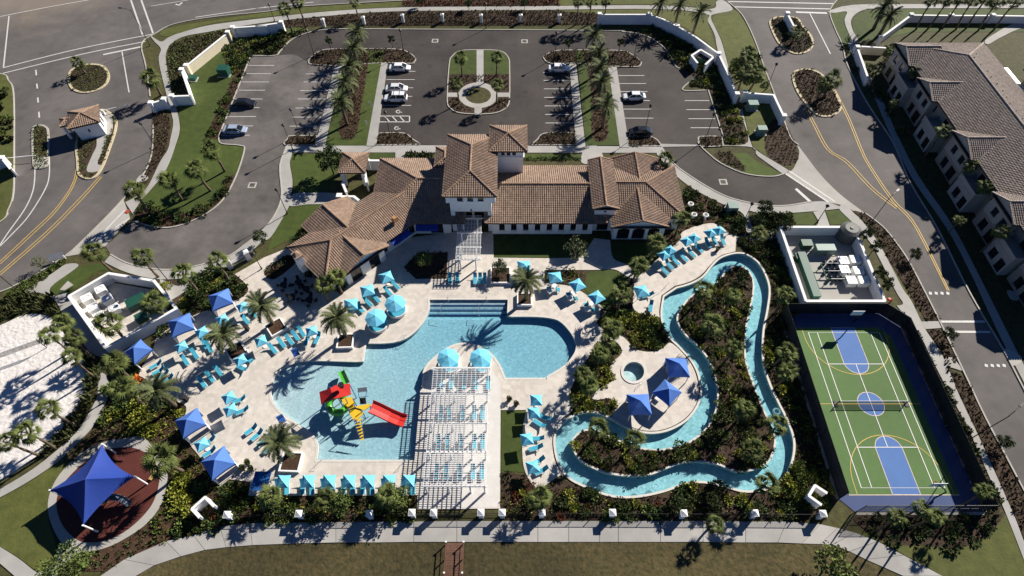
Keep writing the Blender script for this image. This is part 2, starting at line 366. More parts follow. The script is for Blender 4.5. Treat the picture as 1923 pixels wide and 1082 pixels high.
def crown_fan(seed, r=1.5, n=24):
    rnd = random.Random(seed); mb = MB()
    for i in range(n):
        el = 1.25-2.0*(i/n)+rnd.uniform(-.2,.2); az = i*2.399+rnd.uniform(-.35,.35)
        join_at(mb, frond_fan(seed*50+i, r*rnd.uniform(.45,.75), r*rnd.uniform(.55,.85)), rotm(az, el, rnd.uniform(-.5,.5)))
    return mb
def date_crown_frames(seed, n=40):
    rnd = random.Random(seed); out = []
    for i in range(n):
        k = i/n; el = 1.15-1.75*k+rnd.uniform(-.1,.1); out.append((i*2.399+rnd.uniform(-.2,.2), el, rnd.uniform(-.25,.25), rnd.uniform(.85,1.08)))
    return out
def crown_date(seed, L=2.7, n=38):
    mb = MB(); fr = [frond_date(L, seed=k) for k in range(3)]
    for i, (az, el, ro, sc) in enumerate(date_crown_frames(seed, n)): join_at(mb, fr[i % 3], rotm(az, el-.15, ro) @ Matrix.Scale(sc, 4))
    return mb
def trunk_mesh(h, r0, r1, bend=.15, seed=0, n=8):
    rnd = random.Random(seed); a = rnd.uniform(0, 6.28); pts = []; rs = []
    m = 7
    for i in range(m+1):
        t = i/m; o = bend*sin(t*pi)*.6; pts.append((o*cos(a), o*sin(a), h*t-(.05 if i == 0 else 0))); rs.append(r0*(1-t)+r1*t+(.10*r0 if i == 0 else 0)+(.03*(i % 2)))
    return MB().tube(pts, rs, n)
# ================================================================== THE SETTING
POOL = [(805,562,1),(954,562,1),(954,594,1),(1004,594),(1035,597),(1052,603),(1068,618),(1080,637),(1083,657),(1071,678),(1054,693),(1031,707),(1027,712,1),(948,712,1),(938,687),(922,666),(901,652),(870,646),(844,653),(818,671),(801,689),(795,706),(794,731,1),(791,737,1),(780,866,1),(592,866,1),(596,838),(584,815),(555,796),(527,775),(511,754),(508,733),(518,703),(546,684),(584,677),(681,679,1),(686,644,1),(720,644),(745,641),(767,632),(787,614),(799,596),(805,579)]
RIV_OUT = [(1246,557,1),(1270,541,1),(1297,533),(1320,520),(1337,499),(1354,484),(1381,476),(1403,479),(1425,495),(1439,520),(1445,546),(1441,582),(1434,618),(1432,650),(1434,684),(1446,723),(1461,755),(1477,787),(1489,819),(1491,845),(1485,874),(1470,900),(1446,916),(1425,922),(1394,923),(1360,914),(1321,906),(1287,909),(1246,923),(1204,932),(1165,934),(1134,928),(1098,914),(1067,897),(1048,868),(1041,832),(1046,808),(1066,787),(1091,776),(1115,774),(1144,784),(1173,800),(1202,811),(1231,813),(1260,806),(1289,789),(1309,763),(1316,736),(1311,704),(1298,678),(1275,652),(1255,632),(1244,607),(1242,584)]
RIV_IN = [(1272,603),(1277,584),(1291,564),(1308,551),(1337,539),(1354,522),(1370,505),(1387,501),(1402,507),(1413,524),(1414,550),(1406,590),(1399,626),(1400,678),(1412,716),(1426,754),(1446,798),(1455,824),(1450,853),(1435,873),(1406,884),(1377,884),(1348,872),(1316,867),(1284,868),(1254,878),(1220,891),(1185,894),(1144,889),(1115,879),(1091,865),(1078,847),(1075,830),(1086,815),(1103,808),(1126,812),(1161,828),(1196,841),(1231,846),(1266,841),(1301,827),(1330,801),(1345,769),(1348,736),(1343,707),(1330,675),(1307,646),(1287,629)]
SPA = [(1190+22*cos(a*pi/12), 699+20.5*sin(a*pi/12)) for a in range(24)]
def loop(px, z=0.): return wpts(smooth(px), z)
pool_w, rout_w, rin_w, spa_w = loop(POOL), loop(RIV_OUT), loop(RIV_IN), wpts(SPA, 0)
BIG = 900
g = MB().flat([[Vector((-BIG,-BIG,0)), Vector((BIG,-BIG,0)), Vector((BIG,BIG,0)), Vector((-BIG,BIG,0))], pool_w, rout_w, spa_w], 0).obj('ground', grass); tag(g, kind='structure')
# ---- water bodies: basin floor, walls, water
def basin_walls(name, lp, depth, mat, z1=.0):
    mb = MB(); n = len(lp)
    mb.add([(p.x, p.y, z1) for p in lp]+[(p.x, p.y, -depth) for p in lp], [(i, n+i, n+(i+1) % n, (i+1) % n) for i in range(n)]); return mb
def water_body(name, loops, z, depth, mat):
    mb = MB(); mb.flat(loops, z); k = len(mb.v)
    fs = [tuple(reversed(f)) for f in mb.f]; vs = [(p[0], p[1], -depth) for p in mb.v]
    base = list(mb.v); mb.add(vs, fs); off = 0
    for q in loops:
        n = len(q); ar = sum(q[i].x*q[(i+1) % n].y-q[(i+1) % n].x*q[i].y for i in range(n))
        for i in range(n):
            a, b = off+i, off+(i+1) % n; mb.f.append((a, k+a, k+b, b) if ar > 0 else (a, b, k+b, k+a))
        off += n
    return tag(mb.obj(name, mat), kind='structure')
def shrink(lp, d, outer=True):
    n = len(lp); out = []; ar = sum(lp[i].x*lp[(i+1) % n].y-lp[(i+1) % n].x*lp[i].y for i in range(n)); sg = 1 if (ar > 0) == outer else -1
    for i in range(n):
        t = (lp[(i+1) % n]-lp[i-1]); t = t.normalized(); out.append(lp[i]+Vector((-t.y, t.x, 0))*d*sg)
    return out
# pool floor: a beach entry in the west that deepens to the north-east, with four broad steps in the north
bx0, bx1, by0, by1 = -46, 14, -34, 4
mb = MB(); nx, ny = 160, 120; vs = []
step_y0 = G(880,562)[1]; step_y1 = G(880,594)[1]
def sst(a, b, x): t = max(0., min(1., (x-a)/(b-a))); return t*t*(3-2*t)
def pool_depth(x, y):
    e = .16+.34*sst(-40,-12,x); t = max(sst(-22,-8,x)*sst(-17,-9,y), sst(-6,-1,x)); e = e*(1-t)+.7*t
    if -14.4 < x < -.9 and step_y1 < y: e = .2+.25*max(0, int(4*(step_y0-y)/(step_y0-step_y1)+.001))*.9
    return e
for j in range(ny+1):
    for i in range(nx+1):
        x = bx0+(bx1-bx0)*i/nx; y = by0+(by1-by0)*j/ny; vs.append((x, y, -.06-pool_depth(x, y)))
mb.add(vs, [(j*(nx+1)+i, j*(nx+1)+i+1, (j+1)*(nx+1)+i+1, (j+1)*(nx+1)+i) for j in range(ny) for i in range(nx)])
pf = tag(mb.obj('pool_floor', plaster, smooth=True), kind='structure')
tag(basin_walls('pool_wall', pool_w, 1.4, plaster).obj('pool_wall', plaster), kind='structure')
for k in range(5):      # dark tile noses of the broad entry steps
    y = step_y0-(step_y0-step_y1)*(k/4.)*.98-.12; xa = G(807,562)[0]+.1; xb = G(952,562)[0]-.1
    tag(MB().box(((xa+xb)/2, y, -.17-.2*k), (xb-xa, .16, .06)).obj('step_nosing', navy), kind='structure')
water_body('pool_water', [shrink(pool_w, .02)], -.06, 1.6, pool_water)
rx0, rx1, ry0, ry1 = (f_(getattr(p, a_) for p in rout_w)+d_ for a_, f_, d_ in (('x',min,-1),('x',max,1),('y',min,-1),('y',max,1)))
tag(MB().flat([[Vector(q) for q in ((rx0,ry0,0),(rx1,ry0,0),(rx1,ry1,0),(rx0,ry1,0))]], -.78).obj('river_floor', river_plaster), kind='structure')
tag(basin_walls('river_wall', rout_w, 1.1, river_plaster).obj('river_wall', river_plaster), kind='structure')
mb = basin_walls('x', rin_w, 1.1, river_plaster); tag(mb.obj('river_island_wall', river_plaster), kind='structure')
water_body('river_water', [shrink(rout_w, .02)], -.10, 1.2, river_water)
tag(MB().flat([shrink(spa_w, -.5)], -.75).obj('spa_floor', plaster), kind='structure')
tag(basin_walls('spa_wall', spa_w, .8, plaster).obj('spa_wall', plaster), kind='structure')
water_body('spa_water', [shrink(spa_w, .02)], .02, .9, spa_water)
for lp, nm, wd, z in ((pool_w,'pool_coping',.34,.125), (rout_w,'river_coping',.30,.125), (rin_w,'island_coping',.26,.12), (spa_w,'spa_coping',.4,.2)):
    tag(ribbon(MB(), lp, wd, -.3, z, True).obj(nm, coping), kind='structure')
isl = MB().flat([shrink(rin_w, .05)], .06).obj('island_soil', mulch); tag(isl, kind='structure')
# ---- roads
RW = [(-150,640,1),(0,548),(34,533),(122,481),(180,428),(231,374),(256,345),(276,314),(285,283),(287,234),(281,182),(273,125),(265,91),(270,76),(288,65),(325,46),(400,32),(500,22),(568,12),(756,1),(900,-7),(1150,-14),(1345,-12,1),(1345,-140,1),(-150,-140,1)]
RE = [(1350,-12,1),(1366,4),(1379,14),(1397,34),(1418,78),(1436,130),(1451,169),(1470,221),(1485,260),(1500,273),(1540,327),(1579,366),(1623,400),(1657,426),(1683,457),(1706,491),(1735,546),(1766,608),(1790,658),(1816,713),(1849,783),(1886,853),(1923,923),(2010,1110,1),(2130,1110,1),(1990,860),(1923,733),(1881,653),(1821,551),(1761,431),(1709,343),(1678,270),(1631,198),(1592,125),(1582,86),(1569,57),(1558,23),(1572,0),(1600,-14),(1800,-30),(2200,-40,1),(2200,-140,1),(1345,-140,1)]
road_mat = M('asphalt_road', (.107,.097,.092), .88, var=.12, scale=.5, detail=8, big=.22, bigscale=.09, spots=(.2,.2), bump=.08, bscale=12)
# wind-blown builder's sand lying on the junction (a stain with its own outline)
t_ = road_mat.node_tree; N_ = t_.nodes; b_ = N_["Principled BSDF"]; src_ = b_.inputs["Base Color"].links[0].from_socket
gp_ = N_.new("ShaderNodeNewGeometry"); dv_ = N_.new("ShaderNodeVectorMath"); dv_.operation = 'DISTANCE'; dv_.inputs[1].default_value = tuple(G(95,-45)); t_.links.new(gp_.outputs["Position"], dv_.inputs[0])
nn_ = N_.new("ShaderNodeTexNoise"); nn_.inputs["Scale"].default_value = .09; nn_.inputs["Detail"].default_value = 6; nn_.inputs["Distortion"].default_value = 1.5; t_.links.new(gp_.outputs["Position"], nn_.inputs["Vector"])
ma_ = N_.new("ShaderNodeMath"); ma_.operation = 'MULTIPLY_ADD'; ma_.inputs[1].default_value = 26; t_.links.new(nn_.outputs["Fac"], ma_.inputs[0]); t_.links.new(dv_.outputs["Value"], ma_.inputs[2])
mr_ = N_.new("ShaderNodeMapRange"); mr_.inputs["From Min"].default_value = 27; mr_.inputs["From Max"].default_value = 42; mr_.inputs["To Min"].default_value = .5; mr_.inputs["To Max"].default_value = 0; t_.links.new(ma_.outputs[0], mr_.inputs["Value"])
mx_ = N_.new("ShaderNodeMix"); mx_.data_type = 'RGBA'; t_.links.new(mr_.outputs[0], mx_.inputs["Factor"]); t_.links.new(src_, mx_.inputs["A"]); mx_.inputs["B"].default_value = (.28,.225,.17,1); t_.links.new(mx_.outputs["Result"], b_.inputs["Base Color"])
sheet('road', RW, .012, road_mat); sheet('road', RE, .012, road_mat)
PL = [(471,105,1),(516,105),(527,96),(548,75),(579,62),(615,56),(662,55),(1126,58),(1168,60),(1207,66),(1236,81),(1256,101),(1269,125),(1277,129,1),(1306,146,1),(1283,165),(1288,171),(1330,170,1),(1358,257,1),(1316,257),(1311,265),(1313,272),(1329,288),(1355,308),(1400,327),(1449,332),(1475,326,1),(1556,380,1),(1524,379),(1472,387),(1423,384),(1368,371),(1326,350),(1290,327),(1269,311),(1243,282),(1236,274,1),(540,274,1),(526,311),(529,366),(519,399),(496,431),(458,462),(426,483),(364,501),(307,507),(244,496),(208,478,1),(198,462,1),(250,416,1),(260,418),(291,427),(330,426),(377,408),(416,379),(442,335),(459,283),(452,274),(416,270),(411,257,1)]
sheet('parking_lot', PL, .022, asphalt_new)
sheet('parking_lot', [(471,105,1),(516,105,1),(553,103),(582,118),(628,124),(612,274,1),(540,274,1),(526,311),(529,366),(519,399),(496,431),(458,462),(426,483),(364,501),(307,507),(244,496),(208,478,1),(198,462,1),(250,416,1),(260,418),(291,427),(330,426),(377,408),(416,379),(442,335),(459,283),(452,274),(416,270),(411,257,1)], .028, asphalt_old)
# driveway apron, cross-walk bands
sheet('driveway_apron', [(1498,272),(1540,327),(1579,366),(1623,400),(1606,398),(1587,387),(1556,380,1),(1475,326,1),(1488,319),(1498,300),(1501,285)], .035, concrete)
sheet('driveway_apron', T('E', [(890,400,1),(940,535,1),(760,740,1),(560,800,1),(470,815,1),(640,650,1)]), .035, concrete, curved=False)
for a, b in (((1475,326),(1556,380)), ((1482,321),(1568,379)), T('E', [(935,540),(690,700)]), T('E', [(900,480),(700,690)])): strip([a, b], .35, white_paint, .05, 'driveway_band', False)
# kerbs of the outer roads
kerb(RW[1:10], off=-.12); kerb(RW[10:22], off=-.12); kerb(RE[1:10]); kerb(RE[12:23]); kerb(RE[25:38])
kerb(PL[:14]); kerb(PL[14:27]); kerb(PL[28:36]); kerb(PL[37:48]); kerb(PL[49:]+PL[:1])
# ---- islands in roads and car park
def island(px, fill, z=.13, name='island', kerb_w=.22, closed=True, mat=None):
    sheet(name, px, z, fill, thick=.12); kerb(px, True, kerb_w, .17, mat)
VERGE = [(-100,132,1),(0,139),(16,151),(26,177),(27,281),(26,361),(16,395),(0,418),(-100,470,1)]
island(VERGE, lawn2, name='road_verge')
ytan = M('kerb_tan', (.48,.41,.27), .85, var=.1)
ISL_A = T('A', [(500,560),(520,510),(580,480),(660,468),(740,480),(782,530),(778,590),(730,640),(650,668),(570,665),(515,630)])
island(ISL_A, mulch, kerb_w=.5, mat=ytan, name='traffic_island')
ISL_B = [(62,248),(66,238),(75,236),(86,239),(91,250),(91,300),(86,314),(74,316),(64,310)]
island(ISL_B, mulch, kerb_w=.35, name='traffic_island'); sheet('island_slab', T('E', [(240,70),(250,95),(340,95),(350,120),(335,165),(290,180),(255,160)]), .15, concrete)
ISL_C = [(146,300),(144,275),(150,245),(165,215),(192,207),(208,214),(218,226),(217,246),(205,282),(193,313),(182,330),(170,336),(158,334),(148,325)]
island(ISL_C, mulch, kerb_w=.45, mat=ytan, name='gatehouse_island')
sheet('sidewalk', [(183,255),(199,253),(196,275),(183,306),(193,311),(186,321),(163,321),(173,292),(181,275)], .145, conc_walk)
sheet('gatehouse_pad', [(186,210),(203,212),(212,224),(211,246),(207,252),(198,252),(186,235)], .147, concrete)
ISL_D = T('D', [(90,180),(110,140),(170,125),(280,135),(320,190),(380,260),(395,320),(370,365),(310,388),(240,380),(150,310)])
island(ISL_D, mulch, kerb_w=.5, mat=ytan, name='traffic_island')
ISL_E = T('D', [(255,560),(280,515),(370,505),(450,535),(500,590),(545,650),(595,760),(580,810),(520,840),(430,830),(340,740),(280,650)])
island(ISL_E, mulch, kerb_w=.5, mat=ytan, name='traffic_island')
MED1 = [(580,118),(584,109),(597,99),(626,93),(740,93),(766,99),(780,110),(778,117),(771,120),(717,119),(640,124),(590,122)]
island(MED1, mulch, name='median_bed')
MED2 = [(1021,110),(1025,104),(1041,97),(1069,95),(1163,96),(1186,103),(1203,116),(1202,123),(1194,126),(1143,125),(1083,120),(1035,120)]
island(MED2, mulch, name='median_bed')
sheet('median_lawn', [(660,95,1),(722,95,1),(716,117,1),(688,273,1),(610,273,1),(630,170,1),(641,124,1)], .135, lawn, thick=.1, curved=False)
sheet('median_lawn', [(1082,96,1),(1140,96,1),(1143,125,1),(1163,273,1),(1100,273,1)], .135, lawn, thick=.1, curved=False)
MB1 = [(638,96),(688,97),(690,130),(680,190),(667,256),(637,252),(648,190),(652,130)]; MB2 = [(1098,97),(1140,97),(1144,140),(1136,190),(1141,258),(1113,258),(1111,190),(1105,140)]
sheet('palm_bed', MB1, .15, mulch_red); sheet('palm_bed', MB2, .15, mulch_red)
for q in ([(628,124),(643,124),(610,274),(592,274)], [(716,117),(728,117),(706,274),(688,274)], [(1069,120),(1082,120),(1100,278),(1082,278)], [(1142,125),(1158,126),(1182,277),(1164,277)]):
    sheet('sidewalk', q, .16, conc_walk, thick=.14, curved=False)
BEDS_LOT = [[(537,273),(540,262),(547,256),(596,256,1),(592,273,1)], [(706,273,1),(710,251,1),(758,251),(776,263),(791,272,1)], [(998,273,1),(1009,263),(1024,251),(1080,250,1),(1083,273,1)], [(1181,274,1),(1176,257,1),(1216,257),(1233,263),(1242,275,1)], [(1318,276),(1312,267),(1318,258),(1355,257,1),(1358,275,1)]]
for b in BEDS_LOT: island(b, mulch, name='car_park_bed')
CEN = [(840,187),(844,120),(850,106),(860,98),(878,95),(925,95),(945,99),(955,110),(957,125),(957,182),(953,200),(937,211),(909,215),(865,213),(846,204)]
island(CEN, lawn, name='centre_island')
sheet('centre_bed', [(842,139,1),(957,139,1),(957,182),(953,199),(936,210),(909,214),(866,212),(847,203),(841,186)], .142, mulch)
def ell(cx, cy, rx, ry, n=28): return [(cx+rx*cos(2*pi*k/n), cy+ry*sin(2*pi*k/n)) for k in range(n)]
ring = sheet('ring_path', ell(898,179,37,24), .15, concrete); sheet('ring_bed', ell(898,179,24,15.5), .16, grass)
for q in ([(895,94),(908,94),(908,158),(895,158)], [(891,200),(905,200),(904,216),(891,216)], [(840,174),(864,174),(864,182),(840,182)], [(931,174),(957,174),(957,182),(931,182)]): sheet('sidewalk', q, .155, conc_walk, curved=False)
# ---- painted markings
ZM = .047
def mark(pts, w, mat=white_paint, z=ZM, curved=False, name='road_marking'): return strip(pts, w, mat, z, name, curved)
for y, xr in ((123,515),(138.5,509),(154,505),(169.5,498),(186,493),(202,487),(219,481),(236.6,475),(254,469)): mark([(471-(y-105)*.395+3, y), (xr, y)], .16)
for a, b, y in ((581,626,122),(574,624,139),(570,620,154),(564,617,170),(559,611,186),(555,607,203),(549,603,220),(544,597,237)): mark([(a, y), (b, y)], .16)
for y, xr in ((134,780),(149.5,779),(165,776),(181,774),(198,772),): mark([(728-(y-117)*.14+2, y), (xr, y)], .16)
for a, b in (((714,218),(769,218)),((712,229),(769,229)),((713,218),(712,229)),((769,218),(769,229)),((722,218),(732,229)),((736,218),(746,229)),((750,218),(760,229))): mark([a, b], .22)
for cx, cy in ((749,209),(746,240)):
    mark([(cx-4,cy-2),(cx+1,cy-2),(cx+2,cy+2),(cx+6,cy+2)], .22); mark(ell(cx-1,cy+1,4,2.4,12), .18, curved=True)
for k, y in enumerate((136,151,167,183,199,215,231)): mark([(1020+(.7*k), y), (1072+.8*k, y)], .16)
for a, b, y in ((1161,1210,142),(1163,1213,157),(1165,1216,172),(1168,1220,189),(1171,1223,205),(1173,1227,222)): mark([(a, y), (b, y)], .16)
for a, b, y in ((1286,1332,189),(1289,1338,206),(1293,1343,223),(1297,1349,240)): mark([(a, y), (b, y)], .16)
for pts, w_ in ((T('A', [(20,490),(560,355),(1110,245)]),.3), (T('A', [(20,530),(600,390),(1050,300)]),.3), (T('A', [(745,395),(1020,338)]),.55), (T('A', [(880,370),(932,668)]),.25), (T('A', [(945,0),(1030,250)]),.4), (T('A', [(1020,0),(1105,240)]),.4), (T('A', [(65,115),(25,485)]),.3), (T('A', [(0,120),(330,55),(640,0)]),.25),
                (T('A', [(1090,45),(1360,0)]),.2), (T('A', [(1410,125),(1923,50)]),.25), (T('B', [(0,62),(420,15)]),.25), (T('A', [(258,505),(263,545)]),.3), (T('A', [(265,605),(270,640)]),.3), (T('A', [(272,705),(276,742)]),.3), (T('A', [(280,808),(284,850)]),.3),
                (T('E', [(240,80),(252,180),(240,330),(180,470),(60,640),(0,730)]),.22), (T('E', [(355,70),(355,230),(320,340),(200,530),(80,660),(0,740)]),.22),
                ([(1368,3),(1565,7)],.4), ([(1380,13),(1560,17)],.4), (T('D', [(275,88),(500,95)]),.7), (T('D', [(375,95),(525,390)]),.25), (T('H', [(275,325),(375,415)]),.6), (T('M', [(1325,785),(1640,785)]),.4), (T('M', [(1355,858),(1680,860)]),.4)): mark(pts, w_, curved=len(pts) > 2)
for k in range(4):
    x, y = T1('M', 1247+42*k, 580); mark([(x,y-2.5),(x,y+2.5)], .45); x, y = T1('Q', 1650+43*k, 410); mark([(x,y-2.5),(x+.5,y+2.5)], .45)
mark([(330,8),(336,10),(342,5)], .5)
for pts in (T('E', [(560,0),(552,250),(420,470),(240,650),(0,870)]), T('E', [(545,0),(538,250),(405,465),(225,640),(0,850)]), T('E', [(720,235),(560,410),(330,640),(0,930)]), T('E', [(735,240),(575,420),(340,655),(0,950)]),
            T('D', [(350,800),(410,920),(500,1081)])+T('H', [(640,140),(820,330),(1000,470)]), T('D', [(365,795),(425,915),(520,1081)])+T('H', [(655,130),(835,320),(1010,460)]),
            T('D', [(545,650),(650,860),(740,1081)])+T('H', [(800,160),(960,400),(1100,550),(1200,720),(1370,1060)]), T('D', [(558,645),(665,860),(755,1081)])+T('H', [(815,160),(975,395),(1110,540),(1215,720),(1382,1060)])):
    mark(pts, .16, yellow_paint, curved=True)
for x, y in ((817,77),(985,78),(474,348),(1358,342)):      # drain grates
    p = G(x, y); sq = MB().flat([[p+Vector((a,b,0)) for a, b in ((-.75,-.75),(.75,-.75),(.75,.75),(-.75,.75))]], .052).obj('drain_collar', kerbmat); tag(sq, kind='structure')
    gr = empty('drain_grate', (p.x, p.y, .056), 0, f'square iron drain grate set in the car park {dict({817:"north lane west of the centre island", 985:"north lane east of the centre island", 474:"beside the palm lawn", 1358:"exit lane by the clubhouse"})[x]}', 'drain')
    for k in range(6): link('bar', GRATE if k else (GRATE := MB().box((0,0,.012),(.10,.9,.024)).mesh('bar', dark_metal)), gr, (-.4+.16*k,0,0))
# ---- sidewalks
SW = [
 [(208,478,1),(244,496),(307,507),(364,501),(426,483),(458,462),(496,431),(519,399),(529,366),(526,311),(537,272,1),(548,286),(544,306),(549,342),(544,376),(540,392),(509,444),(491,454),(466,477),(420,503),(369,519),(327,524),(286,523),(234,510),(196,492,1)],
 [(536,272,1),(1243,275,1),(1252,287,1),(545,286,1)],
 [(1240,275,1),(1256,300),(1269,311),(1290,327),(1326,350),(1368,371),(1400,379),(1423,384),(1472,387),(1524,379),(1556,380),(1600,398),(1584,392),(1548,395),(1524,397),(1483,400),(1449,401),(1423,400),(1405,398),(1416,436,1),(1399,437,1),(1396,402),(1352,381),(1303,355),(1269,329),(1233,289,1)],
 [(1527,398,1),(1537,416),(1533,424,1),(1558,424,1),(1548,394,1)],
 [(1587,384),(1605,402),(1617,413),(1647,452),(1673,499),(1696,543),(1712,566),(1738,619),(1769,666),(1803,746),(1839,822),(1865,879),(1904,967),(1923,1017),(1950,1085,1),(1936,1085,1),(1923,1051),(1886,957),(1852,882),(1818,804),(1787,746),(1751,676),(1725,625),(1684,574,1),(1696,570),(1684,550),(1660,502),(1634,455),(1600,417),(1576,392)],
 [(283,67),(302,78),(317,70),(338,62),(390,48),(480,36),(610,22),(756,14),(980,12),(1233,10),(1334,17),(1345,3),(1358,0),(1376,18),(1345,26),(1335,34),(1353,73),(1363,107),(1369,135),(1362,135),(1347,91),(1342,65),(1329,39),(1325,26),(1233,17),(980,19),(756,21),(636,28),(500,42),(390,60),(341,70),(316,88),(311,112),(318,151),(328,192),(335,221),(337,244),(330,270),(312,317),(281,358),(263,377),(250,403,1),(235,380,1),(273,356),(300,305),(315,281),(320,260),(325,234),(322,213),(307,156),(298,112),(302,92),(290,78)],
 [(1386,205,1),(1394,205,1),(1410,268),(1423,284),(1475,316),(1481,322,1),(1472,328,1),(1423,293),(1402,275),(1240,276,1),(1240,270,1),(1356,273,1),(1405,266)],
 [(125,496),(146,500),(94,540),(104,556),(130,555),(200,656),(192,669),(168,660),(125,604),(99,560),(52,551),(0,588),(-60,620,1),(-60,600,1),(0,572),(52,543),(100,512)],
 [(192,700),(205,716),(204,740),(188,781),(165,812),(120,856),(99,874),(52,905),(0,934),(-60,962,1),(-60,945,1),(0,918),(60,882),(110,843),(145,810),(164,781),(182,745),(184,715)],
 [(1555,22),(1575,14),(1590,11),(1642,8),(1923,8),(2050,8,1),(2050,14,1),(1923,15),(1660,16),(1625,18),(1606,27),(1598,40),(1602,58),(1612,76),(1604,80),(1592,58),(1586,38),(1590,22),(1568,24)],
 [(1923,41),(1895,48),(1870,62),(1850,76),(1856,83),(1880,70),(1923,52),(2000,45,1),(2000,35,1)],
 [(1604,80),(1634,140),(1650,170),(1683,248),(1725,330),(1790,425),(1840,520),(1890,620),(1940,720),(2000,840,1),(1985,840,1),(1925,722),(1874,622),(1827,520),(1778,428),(1713,334),(1672,252),(1638,172),(1624,146),(1594,88)],
 [(1730,604,1),(1762,603,1),(1768,616,1),(1738,618,1)],
 T('F', [(1010,245,1),(1085,245,1),(1070,290),(1075,360,1),(1020,360,1),(1010,285)]), T('F', [(265,560),(380,545),(600,555),(620,620),(380,630),(240,640)]), T('G', [(770,210),(860,215),(890,320),(740,330)]),
 T('L', [(1900,90,1),(1923,90,1),(2350,50,1),(2350,130,1),(1800,165,1),(1785,150,1)]),
]
for q in SW: sheet('sidewalk', q, .09, conc_walk, thick=.08)
for q in (T('J', [(0,360),(170,420),(230,330),(330,320),(260,440),(100,545),(80,500)]),): sheet('sidewalk', q, .10, conc_walk, thick=.08)
for q in (T('H', [(1800,1065),(1830,1060),(1890,1090),(1880,1130),(1830,1120)]), T('Q', [(1345,370),(1400,350),(1450,400),(1475,445),(1420,430),(1360,410)]), T('Q', [(1770,290),(1850,310),(1905,350),(1895,390),(1845,410),(1820,370)]), T('E', [(1010,230),(1040,225),(1070,240),(1050,265),(990,285),(985,260)]), T('E', [(5,240),(40,215),(95,195),(95,255),(40,258)]), T('E', [(430,1055,1),(490,990,1),(530,1020,1),(465,1060,1)])): sheet('inlet_slab', q, .10, concrete, thick=.05)
# ---- promenade along the south fence: separate slabs with open joints
UP = [(187,1084),(234,1051),(312,1017),(364,1006),(413,989),(470,983),(548,982),(631,981),(704,980),(777,980),(858,979),(938,979),(1010,979),(1068,979),(1126,979),(1161,979),(1240,979),(1320,979),(1400,980),(1477,980),(1540,985),(1572,992),(1605,1001),(1647,1017),(1696,1043),(1769,1082),(1820,1110)]
LO = [(252,1084),(290,1062),(340,1045),(385,1033),(425,1028),(474,1024),(548,1021),(631,1019),(704,1019),(777,1018),(858,1018),(938,1018),(1010,1018),(1068,1018),(1126,1018),(1161,1018),(1240,1018),(1320,1018),(1400,1019),(1460,1019),(1505,1021),(1540,1022),(1563,1023),(1595,1036),(1626,1051),(1696,1082),(1740,1110)]
prom = tag(sheet('promenade_bed', UP+LO[::-1], .015, M('joint_sand', (.2,.18,.15), .9), curved=False), kind='structure'); prom.name = 'promenade'
for i in range(len(UP)-1):
    a, b, c, d = (G(*p) for p in (UP[i], UP[i+1], LO[i+1], LO[i])); k1 = .03/max(.5, (b-a).length); k2 = .03/max(.5, (c-d).length)
    q = [a.lerp(b, k1), b.lerp(a, k1), c.lerp(d, k2), d.lerp(c, k2)]; z = .085+random.uniform(0,.006)
    MB().flat([[Vector((p.x,p.y,0)) for p in q]], z, .08).obj('slab', conc_walk, prom)
# ---- pool deck and terraces
DECK = [(441,515,1),(495,484,1),(537,467,1),(620,480,1),(735,470,1),(745,450,1),(845,436,1),(926,436,1),(927,484,1),(1025,485,1),(1091,484,1),(1116,447,1),(1146,451,1),(1152,485),(1181,499),(1197,526,1),(1179,520),(1154,506),(1121,507,1),(1023,507,1),(1022,532,1),(1069,537),(1094,549),(1133,578),(1137,588),(1118,607),(1133,620),(1132,637),(1109,664),(1077,719),(1071,742),(1075,768),(1060,787),(1042,808),(1037,832),(1043,868),(1057,892),(1048,895),(1008,923,1),(987,888),(981,853),(982,806),(988,770,1),(940,770,1),(939,955,1),(783,957,1),(784,931,1),(466,931,1),(470,905,1),(430,900,1),(412,914,1),(375,858),(357,835),(343,800),(350,766),(333,754),(273,712),(262,700),(287,656),(300,629),(362,593),(446,563),(466,541)]
pl = smooth(DECK); MB().flat([wpts(pl, .1), [Vector((p.x,p.y,.1)) for p in shrink(pool_w, -.1)]], .1, .1).obj('pool_deck', travertine)['kind'] = 'structure'
sheet('river_terrace', [(1193,526),(1240,482),(1277,451),(1280,437),(1310,424),(1345,420),(1372,440),(1383,440,1),(1381,472,1),(1354,480),(1335,496),(1317,516),(1295,529),(1267,537,1),(1242,555,1),(1238,584),(1239,596,1),(1187,586,1),(1191,536)], .1, travertine, thick=.1)
SPAT = [(1118,607),(1133,620),(1155,626),(1173,635),(1193,655),(1220,661),(1243,655),(1257,644),(1272,653),(1294,678),(1307,704),(1312,736),(1305,763),(1286,786),(1259,802),(1231,809),(1203,807),(1175,797),(1150,784),(1157,768),(1157,757),(1144,748),(1118,751),(1112,742),(1129,728),(1150,716),(1151,707),(1145,696),(1150,681),(1167,664),(1164,649),(1148,638),(1126,645)]
pl = smooth(SPAT); MB().flat([wpts(pl, .106), [Vector((p.x,p.y,.106)) for p in shrink(spa_w, -.1)]], .106, .1).obj('spa_terrace', travertine)['kind'] = 'structure'
perg_slab = M('pergola_paving', (.55,.53,.50), .75, var=.06, scale=1.0, big=.06)
sheet('pergola_paving', [(818,690,1),(921,690,1),(940,720,1),(940,770,1),(938,953,1),(786,955,1),(793,740,1),(812,690,1)], .112, perg_slab, curved=False)
